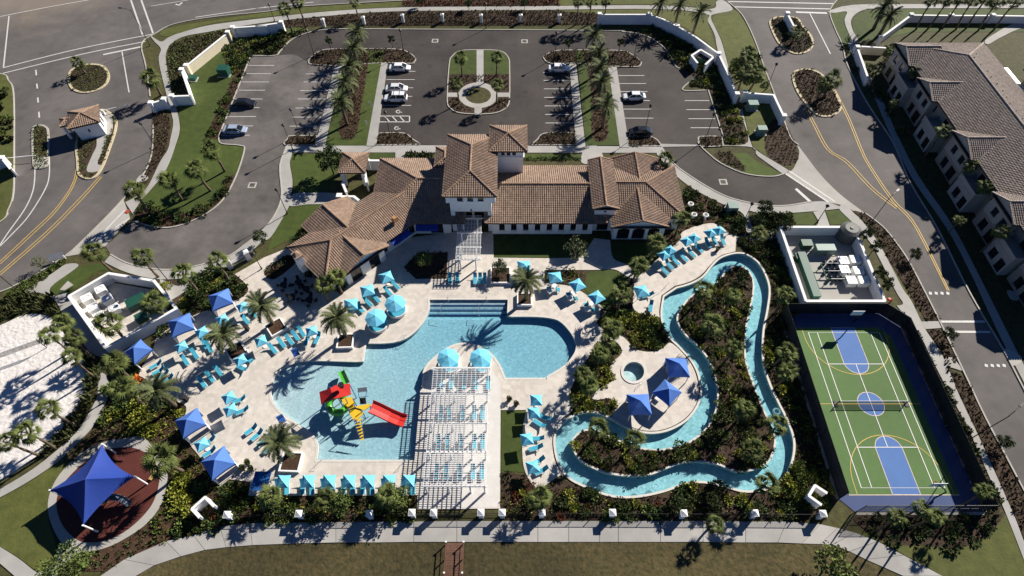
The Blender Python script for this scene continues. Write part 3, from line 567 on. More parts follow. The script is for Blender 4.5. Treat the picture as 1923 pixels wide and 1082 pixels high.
# ---- sand court and playground
sheet('sand_court', [(-70,640,1),(0,611),(53,590),(100,599),(128,640),(152,668),(160,700),(161,727),(139,776),(95,829),(55,868),(0,903),(-70,935,1)], .05, sand)
PGR = T('R', [(900,150),(1000,165),(1090,220),(1145,320),(1145,430),(1100,560),(1010,670),(900,760),(780,820),(660,838),(560,820),(470,740),(420,640),(408,540),(440,440),(520,340),(640,235),(760,170)])
PGO = T('R', [(900,85),(1030,75),(1120,175),(1200,300),(1205,420),(1160,570),(1060,700),(920,800),(780,870),(640,905),(520,900),(430,820),(365,690),(345,560),(380,430),(460,310),(590,190),(740,115)])
sheet('playground_ring', PGO, .075, concrete); sheet('playground_surface', PGR, .085, rubber)
sheet('sidewalk', T('R', [(-80,820,1),(0,870),(140,960),(240,1040),(290,1055),(340,1035),(400,960),(440,860),(560,890),(640,895),(540,930),(470,990),(390,1085,1),(110,1085,1),(0,990),(-80,930,1)]), .09, conc_walk, thick=.08)
# ---- lawns
for q, m_ in (
 ([(927,446,1),(1115,446,1),(1113,484,1),(927,484,1)], lawn), ([(1150,456,1),(1250,456,1),(1272,462),(1235,482),(1196,520),(1181,498),(1154,484)], lawn), ([(1094,520),(1121,509),(1154,508),(1178,521),(1168,560),(1140,580),(1100,545)], lawn),
 ([(941,771,1),(988,771,1),(982,806),(981,853),(988,888,1),(941,884,1)], lawn), ([(318,150),(330,200),(338,245),(312,318),(283,358),(264,378),(250,405),(262,416),(291,425),(330,424),(377,406),(416,377),(440,335),(457,283),(451,275),(416,271),(411,257,1),(470,106,1),(515,104,1),(527,94),(548,73),(579,60),(560,50,1),(430,72,1),(355,130,1)], lawn),
 ([(547,289,1),(640,289,1),(640,300,1),(630,345),(600,362),(555,362),(551,342),(546,306)], lawn), ([(692,287,1),(736,287),(742,292),(738,299),(690,299,1)], lawn), ([(986,289,1),(1092,289,1),(1092,301,1),(984,301,1)], lawn),
 ([(510,446,1),(540,394,1),(560,385),(620,382,1),(636,392,1),(560,440),(503,470,1)], lawn), ([(1342,288,1),(1402,287,1),(1425,305),(1470,328),(1440,331),(1400,325),(1360,307)], lawn),
 ([(1396,206,1),(1450,182,1),(1466,215),(1498,285),(1495,305),(1475,314),(1423,282),(1411,266)], lawn2), ([(1483,402,1),(1523,399,1),(1533,415),(1530,423,1),(1490,421,1)], lawn), ([(1550,396,1),(1583,394,1),(1602,418,1),(1560,423,1)], lawn),
 ([(144,502,1),(196,493,1),(205,508),(180,512),(128,552),(106,554),(97,540)], lawn), ([(205,508),(260,519),(286,525),(250,519)], lawn), ([(0,936,1),(52,907),(99,876),(118,862),(120,895),(96,940),(92,980),(104,1020),(100,1050),(75,1073),(60,1066),(36,1048),(0,1026,1),(-80,1000,1),(-80,965,1)], lawn2),
 ([(1606,1003,1),(1650,1000),(1790,1005),(1870,985),(1890,960,1),(1924,1050,1),(1940,1110,1),(1800,1110,1),(1769,1081),(1696,1041),(1647,1015)], lawn2), ([(1637,420),(1650,452),(1690,560),(1712,566),(1674,500),(1648,455)], lawn2),
 ([(568,14,1),(480,26,1),(330,50),(300,62),(318,68),(390,46),(480,34),(620,20),(756,12),(756,3,1)], lawn2), ([(1050,-6,1),(1340,-4,1),(1343,2),(1330,14),(1233,8),(1050,10,1)], lawn2), ([(1050,20,1),(1233,18),(1322,27),(1330,45),(1345,92),(1352,100),(1308,66),(1272,45),(1220,25,1),(1050,26,1)], lawn2), ([(1338,34),(1376,18),(1395,35),(1416,78),(1434,130),(1448,167),(1400,172),(1372,135),(1364,105),(1354,72)], lawn2),
 ([(600,53,1),(1200,53,1),(1170,58),(1126,56),(662,53)], lawn), ([(1558,24),(1588,22),(1584,40),(1592,60),(1602,80),(1584,86),(1570,58)], lawn), ([(1628,20,1),(1650,18,1),(1923,17,1),(2100,17,1),(2100,60,1),(1712,60,1),(1650,75),(1615,76),(1602,55),(1604,34)], lawn)):
    sheet('lawn', q, .032, m_)
sheet('meadow', [(252,1085,1),(290,1063),(340,1046),(385,1034),(425,1029),(474,1025),(548,1022),(704,1020),(938,1019),(1240,1019),(1400,1020),(1505,1022),(1563,1024),(1626,1052),(1720,1095,1),(1720,1300,1),(100,1300,1),(100,1250,1)], .03, roughgrass)
for q in ([(470,1024),(560,1022),(640,1060),(520,1085)], [(760,1019,1),(838,1019,1),(836,1085,1),(700,1085)], [(872,1019,1),(1060,1019),(1000,1050),(900,1080),(870,1085,1)], [(1500,1070),(1560,1060),(1600,1090),(1480,1110)]): pass
# ---- sports court (axis-aligned slab)
def rect(x0, y0, x1, y1): return [(x0,y0),(x1,y0),(x1,y1),(x0,y1)]
CX0 = 51.35
sheet('court_slab', [(42.2,-33.4),(44.2,-35.5),(60.9,-35.5),(60.9,-7.3),(58.2,-4.6),(42.2,-4.6)], .05, court_navy, world=True, curved=False, thick=.05)
MB().flat([[Vector((x,y,0)) for x, y in [(43.95,-33.2),(58.35,-33.2),(58.45,-9.2),(56.7,-7.6),(44.05,-7.6)]]], .062).obj('court_green', court_green)['kind'] = 'structure'
def cline(pts, wd, mat, z, closed=False):
    mb = MB(); n = len(pts); vs = []
    for i in range(n):
        p = Vector(pts[i-1] if (closed or i > 0) else pts[i]); q = Vector(pts[(i+1) % n] if (closed or i < n-1) else pts[i]); d = (q-p).normalized(); m = Vector((-d.y, d.x))*wd/2
        vs += [(pts[i][0]-m.x, pts[i][1]-m.y, z), (pts[i][0]+m.x, pts[i][1]+m.y, z)]
    mb.add(vs, [(2*i, 2*((i+1) % n), 2*((i+1) % n)+1, 2*i+1) for i in range(n if closed else n-1)]); tag(mb.obj('court_line', mat), kind='structure')
def key(yb, sg, dx):
    a = [(CX0+dx-1.83, yb), (CX0+dx+1.83, yb)]; yt = yb+sg*6.1
    return a+[(CX0+dx+1.83*cos(t), yt+sg*1.83*sin(t)) for t in [pi*k/14 for k in range(15)]]
k1, k2 = key(-33.15, 1, .15), key(-7.65, -1, .1)
for kk in (k1, k2):
    MB().flat([[Vector((x,y,0)) for x, y in kk]], .067).obj('key_paint', court_blue)['kind'] = 'structure'; cline(kk+[kk[0]], .09, M('court_line_cream', (.60,.50,.42), .7), .074)
cc = [(CX0+1.83*cos(2*pi*k/28), -20.4+1.83*sin(2*pi*k/28)) for k in range(28)]
MB().flat([[Vector((x,y,0)) for x, y in cc]], .067).obj('centre_circle', court_blue)['kind'] = 'structure'; cline(cc, .09, MATS['court_line_cream'], .074, True)
for yb, sg in ((-33.15, 1), (-7.65, -1)):
    cline([(CX0-6.3, yb)]+[(CX0+6.3*cos(pi-pi*k/24), yb+sg*(1.6+6.5*sin(pi*k/24))) for k in range(25)]+[(CX0+6.3, yb)], .09, line_yellow, .078)
cline([(43.95,-33.2),(58.35,-33.2)], .1, MATS['court_line_cream'], .070); cline([(44.0,-20.4),(58.4,-20.4)], .08, line_yellow, .080)
W2, W1, TL = 5.485, 4.115, 11.885
for pts in ([(CX0-W2,-20.4-TL),(CX0+W2,-20.4-TL),(CX0+W2,-20.4+TL),(CX0-W2,-20.4+TL)],): cline(pts, .11, line_white, .086, True)
for x in (-W1, W1): cline([(CX0+x,-20.4-TL+.06),(CX0+x,-20.4+TL-.06)], .1, line_white, .090)
for y in (-6.4, 6.4): cline([(CX0-W1,-20.4+y),(CX0+W1,-20.4+y)], .1, line_white, .094)
cline([(CX0,-26.8),(CX0,-14.0)], .1, line_white, .098)
# ================================================================== PLANTING
def variants(fn, mat, name, n=3): return [fn(k).mesh(name, mat) for k in range(n)]
SHR = dict(
 dark=variants(lambda k: leaf_blob(k+1, 190, .85, 1.0, .30), L_dark, 'foliage'), mid=variants(lambda k: leaf_blob(k+11, 190, .8, .95, .29), L_mid, 'foliage'),
 lime=variants(lambda k: leaf_blob(k+21, 180, .75, .75, .28), L_lime, 'foliage'), red=variants(lambda k: leaf_blob(k+31, 150, .7, .7, .26), L_red, 'foliage'),
 grassy=variants(lambda k: leaf_blob(k+41, 90, .5, .9, .75, up=1.3), L_grassy, 'foliage'), brown=variants(lambda k: leaf_blob(k+51, 80, .5, .45, .3), L_brown, 'foliage'))
SHN = dict(dark='dark green', mid='mid green', lime='lime green', red='copper red', grassy='tufted grassy', brown='brownish low')
COUNT = {}
REST = {}
def shrubs(px, spec, where, step=1.15, seed=None, curved=True, avoid=None):
    pts = fill_points(px, step, .4, curved, seed); i = 0
    for kind, n, sc in spec:
        for k in range(n):
            if i >= len(pts): return
            p = pts[i]; i += 1
            if avoid and any(hypot(p[0]-a[0], p[1]-a[1]) < a[2] for a in avoid): continue
            s = sc*random.uniform(.7, 1.3)*.8; sc3 = (s*random.uniform(.9,1.1), s, s*random.uniform(.55,.9)); rz = random.uniform(0, 6.28); me = random.choice(SHR[kind])
            if k < n*.34 and COUNT.get('shrub', 0) < 290:
                o = link('shrub', me, None, (p[0], p[1], .06), rz, sc3); COUNT['shrub'] = COUNT.get('shrub', 0)+1
                tag(o, f'{SHN[kind]} leafy shrub growing in {where}', 'shrub', f'{SHN[kind]} shrubs in {where}')
            else:
                mb = REST.setdefault(kind, MB()); mt = Matrix.Translation((p[0], p[1], .06)) @ Matrix.Rotation(rz, 4, 'Z') @ Matrix.Diagonal((*sc3, 1))
                mb.add([mt @ v.co for v in me.vertices], [tuple(f.vertices) for f in me.polygons])
def cover(px, step, size, mat, name='ground_cover', label=None, rows=True, z=.06, h=.35, curved=True, n=12, keep=1.0, skip=(), patch=None):
    rnd = random.Random(int(px[0][0]*3+px[0][1]*5)); mb = MB()
    for p in fill_points(px, step, .13 if rows else .4, curved):
        if patch and mnoise.noise(Vector((p[0]*patch[0]+patch[2], p[1]*patch[0], patch[2]))) < patch[1]: continue
        if rnd.random() > keep or any(inside(p, q) for q in skip): continue
        r = size*rnd.uniform(.7, 1.2)
        for k in range(n):
            a = rnd.uniform(0, 2*pi); e = rnd.uniform(.15, 1.3); q = rnd.uniform(.2, 1)
            d = Vector((cos(a)*cos(e), sin(a)*cos(e), sin(e))); b = Vector((p[0]+cos(a)*r*.4*q, p[1]+sin(a)*r*.4*q, z)); s = r*rnd.uniform(.7,1.2)
            sd = d.cross(Vector((rnd.uniform(-1,1), rnd.uniform(-1,1), .3))).normalized()*s*.22; d = d*s; d.z *= h/.35
            mb.add([b, b+d*.6-sd, b+d, b+d*.6+sd], [(0,1,2,3)])
    if mb.f: tag(mb.obj(name, mat), label or 'low planting covering a mulch bed', kind='stuff')
BED = {}
def bed(px, mat=mulch, z=.045, name='planting_bed', curved=True): return sheet(name, px, z, mat, curved=curved)
Q = {}
Q['front'] = [(758,502,1),(785,474,1),(841,474,1),(839,523,1),(781,524,1)]
Q['pooleast'] = [(1139,588,1),(1187,589,1),(1238,597,1),(1241,612),(1252,640),(1220,658),(1195,652),(1175,632),(1155,623),(1135,617),(1122,606)]
Q['spa'] = T('O', [(600,150),(640,70),(700,75),(770,110),(735,180),(700,230),(710,310),(680,345),(590,400),(610,450),(700,445),(735,490),(690,545),(600,520),(470,525),(455,450),(485,360),(560,300)])
Q['south'] = [(466,934,1),(784,934,1),(782,977,1),(600,980),(470,981),(430,985),(380,1000),(400,960),(430,915,1),(468,908,1)]
Q['southeast'] = [(942,886,1),(990,892,1),(1008,926,1),(1050,898,1),(1098,918),(1134,932),(1165,938),(1204,936),(1250,927),(1287,913),(1321,910),(1360,918),(1394,927),(1446,921),(1490,880),(1569,942,1),(1550,976,1),(942,976,1)]
Q['eastbank'] = [(1400,474),(1385,445),(1420,440),(1465,442,1),(1512,575,1),(1488,600,1),(1481,650),(1565,930,1),(1520,960),(1450,922),(1475,903),(1492,875),(1497,845),(1493,815),(1480,782),(1452,722),(1439,684),(1437,645),(1447,582),(1450,546),(1444,515),(1428,490)]
Q['west'] = [(262,702),(273,714),(333,757),(347,768),(341,800),(354,836),(372,860),(411,916),(400,960),(380,998),(330,1012),(250,1045),(205,1070),(150,1070),(170,1040),(240,1010),(300,960),(317,905),(310,860),(290,825),(268,815),(230,822),(190,835),(150,865),(128,862),(170,812),(190,780),(206,740),(206,712),(230,700)]
Q['northwest'] = [(301,626),(362,591),(446,560),(463,541),(440,516,1),(420,506),(369,522),(352,555),(338,580),(315,600)]
Q['yardtop'] = [(205,512),(250,522),(289,526),(310,545),(330,572),(345,555),(330,526),(286,526),(234,513)]
Q['patio'] = [(497,509),(538,480),(556,492),(520,522),(505,522)]
Q['lotwest'] = [(470,107,1),(411,258,1),(398,262),(384,262),(405,215),(437,150),(452,120)]
Q['tip'] = [(252,410),(262,417),(291,425),(330,424),(377,406),(416,377),(440,335),(430,332),(405,372),(360,397),(312,402),(285,387),(264,381)]
Q['pathwest'] = [(288,236),(284,281),(277,314),(262,345),(275,345),(296,310),(312,282),(317,260),(320,232),(316,215),(300,192),(286,200)]
Q['wallwest'] = [(318,90),(345,74),(390,64),(424,57),(422,66),(349,124),(341,132),(350,172),(324,180),(316,130)]
Q['north'] = [(530,42,1),(610,31),(756,22,1),(1050,21,1),(1124,26,1),(1124,46,1),(600,49,1),(535,52,1)]
Q['northtop'] = [(756,0,1),(1050,-2,1),(1050,11,1),(756,12,1)]
Q['lotnw'] = [(432,84),(530,64),(560,60),(575,60),(545,73),(525,92),(514,102),(478,102,1),(462,118),(440,140),(425,128)]
Q['lotne'] = [(1222,48),(1272,62),(1308,85),(1345,115),(1362,150),(1382,200),(1402,262),(1388,268),(1360,258),(1334,172),(1300,160),(1306,146),(1277,127),(1271,124),(1258,100),(1238,79),(1207,64)]
Q['exit'] = [(1342,288),(1375,288),(1400,322),(1360,305)]
Q['eastgate'] = [(1440,240),(1470,224),(1498,285),(1494,305),(1475,312),(1440,290)]
Q['roadstrip'] = [(1603,396),(1625,403),(1657,429),(1683,460),(1706,494),(1735,549),(1763,602,1),(1740,602,1),(1712,556),(1676,497),(1650,449),(1619,411)]
Q['roadstrip2'] = [(1741,620,1),(1768,619,1),(1788,658),(1796,676),(1780,692),(1771,664)]
Q['roadstrip3'] = [(1775,694),(1796,702),(1815,716),(1848,786),(1884,856),(1921,926),(1965,1010),(1930,1020),(1905,966),(1867,879),(1842,822),(1806,746)]
Q['courtstrip'] = [(1690,585),(1725,629),(1750,679),(1785,749),(1816,806),(1850,884),(1880,950),(1852,966),(1800,850),(1700,620)]
Q['courtsouth'] = [(1603,968),(1700,968),(1850,970),(1884,962),(1860,1000),(1800,1030),(1740,1025),(1680,1022),(1640,1005)]
Q['garden'] = [(1288,345),(1303,358),(1352,384),(1393,404),(1396,436),(1372,436),(1345,418),(1306,422),(1278,437),(1272,425),(1288,408)]
Q['yardnorth'] = [(1418,402),(1480,403),(1492,422),(1465,426),(1464,440),(1440,438),(1420,436)]
Q['arch'] = [(1228,440),(1262,440),(1278,452),(1255,470),(1240,475)]
Q['poollawn'] = [(1046,512),(1098,511),(1090,545),(1060,536)]
Q['terracewest'] = [(1172,540),(1186,530),(1190,545),(1186,586),(1140,584),(1160,560)]
for k, q in Q.items(): bed(q, z=.115 if k in ('front','patio') else .045, mat=mulch_red if k in ('lotnw','garden','south','tip','west','lotwest','northwest') else mulch)
CV = [('front',1.0,.35,L_dark), ('pooleast',1.1,.4,L_brown), ('spa',1.1,.4,L_brown), ('south',1.0,.42,L_dark), ('southeast',1.05,.42,L_brown), ('eastbank',1.0,.45,L_brown), ('west',1.3,.4,L_dark), ('northwest',1.0,.45,L_dark), ('tip',.95,.36,L_brown), ('lotwest',.9,.35,L_brown),
      ('pathwest',.9,.45,L_brown), ('wallwest',.85,.5,L_mid), ('north',.95,.45,L_brown), ('northtop',.9,.5,L_red), ('lotnw',.9,.5,L_mid), ('lotne',1.0,.5,L_mid), ('roadstrip',.85,.42,L_brown), ('roadstrip2',.85,.45,L_brown), ('roadstrip3',.85,.42,L_brown), ('courtstrip',.8,.5,L_dark), ('courtsouth',1.0,.45,L_dark), ('garden',1.0,.42,L_dark), ('yardnorth',.9,.45,L_dark), ('eastgate',.8,.3,L_brown), ('exit',.8,.4,L_mid), ('patio',.8,.5,L_dark), ('arch',.8,.45,L_brown), ('terracewest',.9,.5,L_dark), ('poollawn',.9,.45,L_lime)]
for k, st, sz, m_ in CV: cover(Q[k], st, sz, m_, z=.12 if k in ('front','patio') else .06, label='rows of low planting in a mulch bed')
for q, st, sz, m_ in ((MED1,.85,.4,L_brown), (MED2,.85,.4,L_brown), (MB1,.8,.36,L_brown), (MB2,.8,.36,L_brown), (ISL_A,.7,.3,L_mid), (ISL_D,.8,.4,L_dark), (ISL_E,.9,.45,L_brown), (ISL_B,.7,.35,L_mid)): cover(q, st, sz, m_, z=.14)
cover(ISL_C, .8, .35, L_mid, z=.14, skip=[wpts([(183,252),(203,208),(216,224),(208,254),(199,256),(186,306),(197,311),(186,324),(160,323),(170,292),(179,272)], 0)])
for b in BEDS_LOT: cover(b, .8, .4, L_brown, z=.14)
cover([(844,142,1),(955,142,1),(954,198),(936,208),(866,210),(848,202)], .9, .38, L_brown, z=.15, skip=[wpts(ell(898,179,39,26), 0), wpts([(888,200),(908,200),(908,217),(888,217)], 0), wpts([(838,172),(960,172),(960,184),(838,184)], 0)])
cover([(760,288,1),(816,288,1),(816,297,1),(762,297,1)], .7, .55, L_dark, 'hedge_planting', 'clipped dark hedge planting along the front walk', z=.05, h=.5); cover([(986,296,1),(1092,296,1),(1092,301,1),(984,301,1)], .7, .5, L_dark, 'hedge_planting', 'low hedge planting below the clubhouse tower', z=.05)
islpts = [(p[0], p[1]) for p in RIV_IN]
for q_, nm_ in ((RIV_IN, 'the river island'), (Q['eastbank'], 'the bank between river and court'), (Q['southeast'], 'the bed south of the lazy river'), (Q['west'], 'the beds round the playground'), (Q['pooleast'], 'the bed east of the pool'), (Q['spa'], 'the bed beside the spa'), (Q['south'], 'the bed along the south fence')):
    for m_, thr, off, sz in ((L_dark, .08, 3.1, .36), (L_mid, .1, 17.7, .36), (L_lime, .2, 41.3, .34), (L_brown, -.05, 60.1, .32)):
        cover(q_, .78 if m_ is not L_brown else .85, sz, m_, z=.07, label='patches of low planting covering '+nm_, rows=False, patch=(.16, thr, off), n=10, h=.45)
# tall grass fringe round the sand court
for q in ([(-70,600,1),(0,570),(40,553),(62,552),(100,560),(108,592),(95,594),(53,583),(0,604),(-70,632,1)], [(133,640),(156,660),(178,672),(192,690),(186,720),(176,755),(150,800),(115,838),(90,855),(72,862),(100,828),(140,780),(163,728),(162,698),(154,668)]):
    bed(q, grass); cover(q, .6, .55, L_grassy, 'ornamental_grass', 'tall ornamental grass fringing the sand court', rows=False, h=.8, n=12)
# individual shrubs
shrubs(Q['pooleast'], [('lime',16,1.0),('mid',14,1.1),('dark',8,1.1)], 'the bed between the pool and the river')
shrubs(Q['spa'], [('lime',14,1.0),('mid',16,1.1)], 'the bed beside the spa terrace')
shrubs(Q['south'], [('mid',14,1.1),('lime',9,.9),('dark',14,1.2),('red',5,.9)], 'the bed below the row of umbrellas', seed=3)
shrubs(Q['southeast'], [('dark',26,1.1),('mid',14,1.1),('lime',14,1.0),('red',7,1.0)], 'the long bed south of the lazy river', seed=5)
shrubs(Q['eastbank'], [('dark',34,1.1),('mid',24,1.05),('lime',26,1.0)], 'the bed between river and sports court', seed=6)
shrubs(Q['west'], [('dark',20,1.3),('mid',20,1.3),('lime',10,1.2)], 'the bed around the playground', seed=8, avoid=[(G(205,930).x, G(205,930).y, 11)])
shrubs(T('R', [(1250,330),(1350,400),(1390,560),(1330,640),(1250,560),(1230,420)]), [('lime',14,1.2)], 'the bed beside the red playground surface')
shrubs(T('S', [(170,780),(320,770),(500,1000),(420,1060),(220,1000)]), [('lime',16,1.2)], 'the bed below the leaning palms')
shrubs(Q['northwest'], [('dark',18,1.3),('mid',14,1.2),('lime',8,1.0)], 'the bed behind the blue cabanas')
shrubs(T('J', [(0,390),(130,400),(120,450),(10,440)]), [('lime',7,1.0)], 'the bed at the yard corner')
shrubs(Q['tip'], [('dark',16,1.1),('mid',10,1.0)], 'the palm bed by the driveway')
shrubs(Q['lotwest'], [('mid',16,.9),('dark',6,.8)], 'the bed beside the west parking bays')
shrubs(Q['lotnw'], [('lime',16,.8),('dark',22,1.2),('mid',12,1.0)], 'the bed inside the northwest wall')
shrubs(Q['lotne'], [('lime',24,1.0),('dark',20,1.1),('mid',20,1.0)], 'the bed inside the northeast wall')
shrubs(Q['garden'], [('dark',16,1.2),('mid',10,1.1)], 'the garden bed east of the clubhouse')
shrubs(Q['yardnorth'], [('dark',18,1.2),('mid',6,1.0)], 'the bed beside the equipment yard')
shrubs(Q['courtsouth'], [('dark',12,1.0),('mid',6,.9)], 'the bed south of the sports court')
shrubs(Q['courtstrip'], [('dark',18,1.1)], 'the strip beside the sports court fence')
shrubs(RIV_IN, [('dark',26,1.1),('mid',40,1.05),('lime',40,.95)], 'the river island', step=1.7, seed=11)
shrubs([(1240,85),(1262,70),(1300,78),(1330,100),(1312,120),(1290,130),(1268,118)], [('dark',12,1.3),('lime',6,1.1)], 'the bed behind the dumpster enclosure')
shrubs([(1372,140),(1405,95),(1425,110),(1440,165),(1400,172)], [('dark',14,1.4),('mid',10,1.2)], 'the bed outside the east wall')
shrubs([(1580,88),(1606,92),(1640,140),(1655,180),(1700,260),(1685,250),(1630,170),(1600,130)], [('dark',16,1.2)], 'the shaded strip beside the townhouse')
shrubs([(1660,100),(1690,120),(1730,190),(1780,270),(1850,380),(1910,480),(1895,480),(1830,380),(1760,275),(1700,180)], [('dark',24,1.4),('mid',12,1.2)], 'the foundation bed of the townhouse')
shrubs([(0,152),(14,160),(20,185),(20,275),(0,275)], [('grassy',9,1.0),('mid',6,1.0)], 'the verge at the west edge')
shrubs([(34,540),(120,488),(130,494),(45,552),(0,575),(0,560)], [('mid',14,1.0),('dark',10,.9)], 'the strip beside the west road')
shrubs([(556,470),(612,515),(625,510),(660,540),(640,545),(600,530),(560,495)], [('dark',14,1.1)], 'the bed at the foot of the west wing')
for kk, mb in REST.items(): tag(mb.obj('shrubbery', SHR[kk][0].materials[0]), f'{SHN[kk]} shrubbery filling the planting beds', kind='stuff')
# ---- palms
PT = {}
def palm_tmpl(kind, h, seed):
    key_ = (kind, round(h*2)/2, seed)
    if key_ in PT: return PT[key_]
    hh = key_[1]
    if kind == 'date':
        tr = trunk_mesh(hh, .30, .24, .1, seed).mesh('trunk', palm_trunk, True); cr = crown_date(seed)
        cr.mesh; me = cr.mesh('crown', L_date)
    else:
        tr = trunk_mesh(hh, .20, .15, .35, seed, 7).mesh('trunk', palm_trunk, True); me = crown_fan(seed, 1.55 if kind == 'fan' else 1.1).mesh('crown', L_fan)
    PT[key_] = [('trunk', tr, None), ('crown', me, None, None)]; return PT[key_]
def top_of(tr):
    zs = max(v.co.z for v in tr.vertices); vs = [v.co for v in tr.vertices if v.co.z > zs-.02]; return sum(vs, Vector())/len(vs)
TOPS = {}
def palm(kind, cx, cy, h, label, group, sc=1.0, rz=None, lean=0.):
    """cx, cy: where the middle of the crown is seen; h: its height"""
    p = G(cx, cy, h); seed = random.randint(1, 4); t = palm_tmpl(kind, h/sc, seed); tr = t[0][1]
    if tr.name not in TOPS: TOPS[tr.name] = top_of(tr)
    top = TOPS[tr.name]; rz = random.uniform(0, 6.28) if rz is None else rz
    r = inst('palm_tree', [t[0], ('crown', t[1][1], None, top)], (p.x, p.y, .05), rz, sc, label, 'palm tree', group)
    r.rotation_euler = (random.uniform(-.07,.07), random.uniform(-.07,.07), rz); return r
FR = [frond_date(2.9, .72, seed=k).mesh('frond', L_date) for k in range(4)]
HEART = leaf_blob(5, 40, .28, .5, .4, up=.8).mesh('crown', L_date)
def big_date(cx, cy, h, label, group, sc=1.0, n=40):
    p = G(cx, cy, h); seed = random.randint(1, 5); t = palm_tmpl('date', h/sc, seed)[0]
    if t[1].name not in TOPS: TOPS[t[1].name] = top_of(t[1])
    r = inst('date_palm', [t, ('crown', HEART, None, TOPS[t[1].name])], (p.x, p.y, .05), random.uniform(0, 6.28), sc, label, 'palm tree', group)
    c = [o for o in r.children if o.name.startswith('crown')][0]
    for i, (az, el, ro, s) in enumerate(date_crown_frames(seed+random.randint(0, 50), n)):
        o = link('frond', FR[i % 4], c); o.rotation_euler = (rotm(az, el-.15, ro).to_euler()); o.scale = (s, s, s)
    return r
for cx, cy, h, wh in ((493,578,5.0,'in a white planter beside the northernmost blue cabana path'), (421,630,4.8,'in a planter between the teal umbrellas and shaded loungers'), (635,600,5.2,'in the white planter at the corner of the beach pool'), (989,529,5.2,'in the white planter north of the pool corner'), (526,832,4.6,'in the white planter southwest of the water slide'), (300,736,5.0,'in the mulch bed behind the row of four loungers')):
    big_date(cx, cy, h, 'feather date palm '+wh, None, 1.05)
for i, (cx, cy) in enumerate(((671,64),(665,93),(657,127),(649,158),(641,195))): big_date(cx, cy, 5.2, f'{ORD[i]} feather palm from the north in the west car park median', 'median date palms', 1.08, 34)
for i, (cx, cy) in enumerate(((1116,70),(1124,103),(1126,132),(1129,158),(1137,201))): big_date(cx, cy, 5.2, f'{ORD[i]} feather palm from the north in the east car park median', 'median date palms', 1.08, 34)
def row(kind, lst, lab, grp, sc=1.0):
    for i, t in enumerate(lst): palm(kind, t[0], t[1], t[2] if len(t) > 2 else 5.2, lab % ORD[i] if '%' in lab else lab, grp, t[3] if len(t) > 3 else sc)
row('fan', [(865,108,4.8),(931,106,4.8),(858,158,4.8),(931,158,4.8)], '%s fan palm on the oval centre island, counted row by row from the north', 'centre island palms', .85)
row('fan', [(252,358,5.6),(317,338,5.2),(372,318,5.4),(400,281,5.4)], '%s fan palm on the driveway lawn, counted from the road', 'driveway lawn palms', 1.1)
row('fan', [(179,474,5.2),(270,487,4.8),(348,517,4.8),(406,494,5.6)], '%s fan palm along the curved walk, counted from the west', 'curved walk palms', 1.0)
row('fan', [(291,567,5.0,1.1),(203,612,5.0,1.15)], '%s fan palm beside the west equipment yard wall', 'yard palms')
row('fan', [(111,606,6.0,.9),(97,628,6.2,.85),(136,640,6,.85),(133,673,6,.8)], '%s leaning fan palm along the upper edge of the sand court', 'sand court palms', .95)
row('fan', [(211,686,5.6),(227,727,6)], '%s fan palm above the playground path', 'playground palms', 1.05)
row('fan', [(94,766,6,.9),(50,812,6,.9),(17,825,6,.85)], '%s fan palm along the lower edge of the sand court', 'sand court palms', 1.0)
row('fan', [(308,860,5.4)], 'fan palm leaning over the edge of the red playground', None, 1.25)
row('fan', [(150,121,2.4,.85)], 'small fan palm on the oval traffic island', None)
row('fan', [(283,146,4.4,1.25)], 'large fan palm beside the west entry road', None)
row('fan', [(535,20,5.5),(560,6,6),(667,6,4,.8),(1085,5,5.5),(1107,5,5.5),(1137,3,5.5)], '%s fan palm along the north walk, counted from the west', 'north walk palms', .95)
row('date', [(1238,6,5.2),(1275,14,5.4),(1311,25,5.6)], '%s feather palm outside the northeast wall', 'northeast palms', 1.1)
row('date', [(1662,14,5.4,1.3),(1670,30,5,1.2)], '%s large feather palm at the townhouse corner lawn', 'townhouse corner palms')
row('fan', [(1752,2,7),(1776,0,7),(1802,0,7),(1830,2,7),(1850,0,7),(1874,4,7),(1905,2,7)], '%s tall fan palm behind the low northeast wall', 'tall palms by the northeast wall', 1.0)
row('fan', [(1495,64,2.4,1.0)], 'low fan palm on the sign island in the east road', None)
row('fan', [(1563,151,4.2,1.15),(1548,160,4.0,1.0)], '%s fan palm leaning on the lower east road island', 'road island palms')
row('fan', [(1406,100,4.5),(1397,140,4.2),(1420,138,4.0),(1403,120,4.2)], '%s fan palm between the east wall and the road', 'east wall palms', 1.0)
row('fan', [(1671,96,4.5,.8),(1654,127,3.6,.7),(1717,139,5.5),(1680,196,3,.6),(1769,251,5.5),(1816,312,5.5,.75),(1844,351,5.5),(1800,417,3,.6),(1878,437,5.2,.8)], '%s palm along the shaded townhouse front, counted from the north', 'townhouse palms', .85)
row('fan', [(1229,456,4.2,1.0),(1198,500,4.2,.95),(1166,555,4.0,1.0),(1150,616,3.6,.95),(1278,413,4.0,.9),(1251,303,5.0,.9)], '%s fan palm round the east wing of the clubhouse', 'east wing palms')
row('fan', [(632,524,4.0,.9),(605,538,4.0,.9)], '%s fan palm beside the arches of the west wing', 'west wing palms')
row('fan', [(1141,640,3.5),(1127,664,3.6),(1106,726,3.8),(1095,705,3.5)], '%s fan palm in the bed west of the spa', 'spa palms', .8)
row('fan', [(1316,545,4.5,.9),(1340,608,4.5,1.0),(1375,560,4.2,.75),(1375,655,4.2,.8)], '%s fan palm on the northern half of the river island', 'river island palms')
row('fan', [(1121,802,4,.85),(1190,826,3.6,.8),(1400,770,4.2,.8),(1415,845,4.2,.85)], '%s fan palm on the southern half of the river island', 'river island palms')
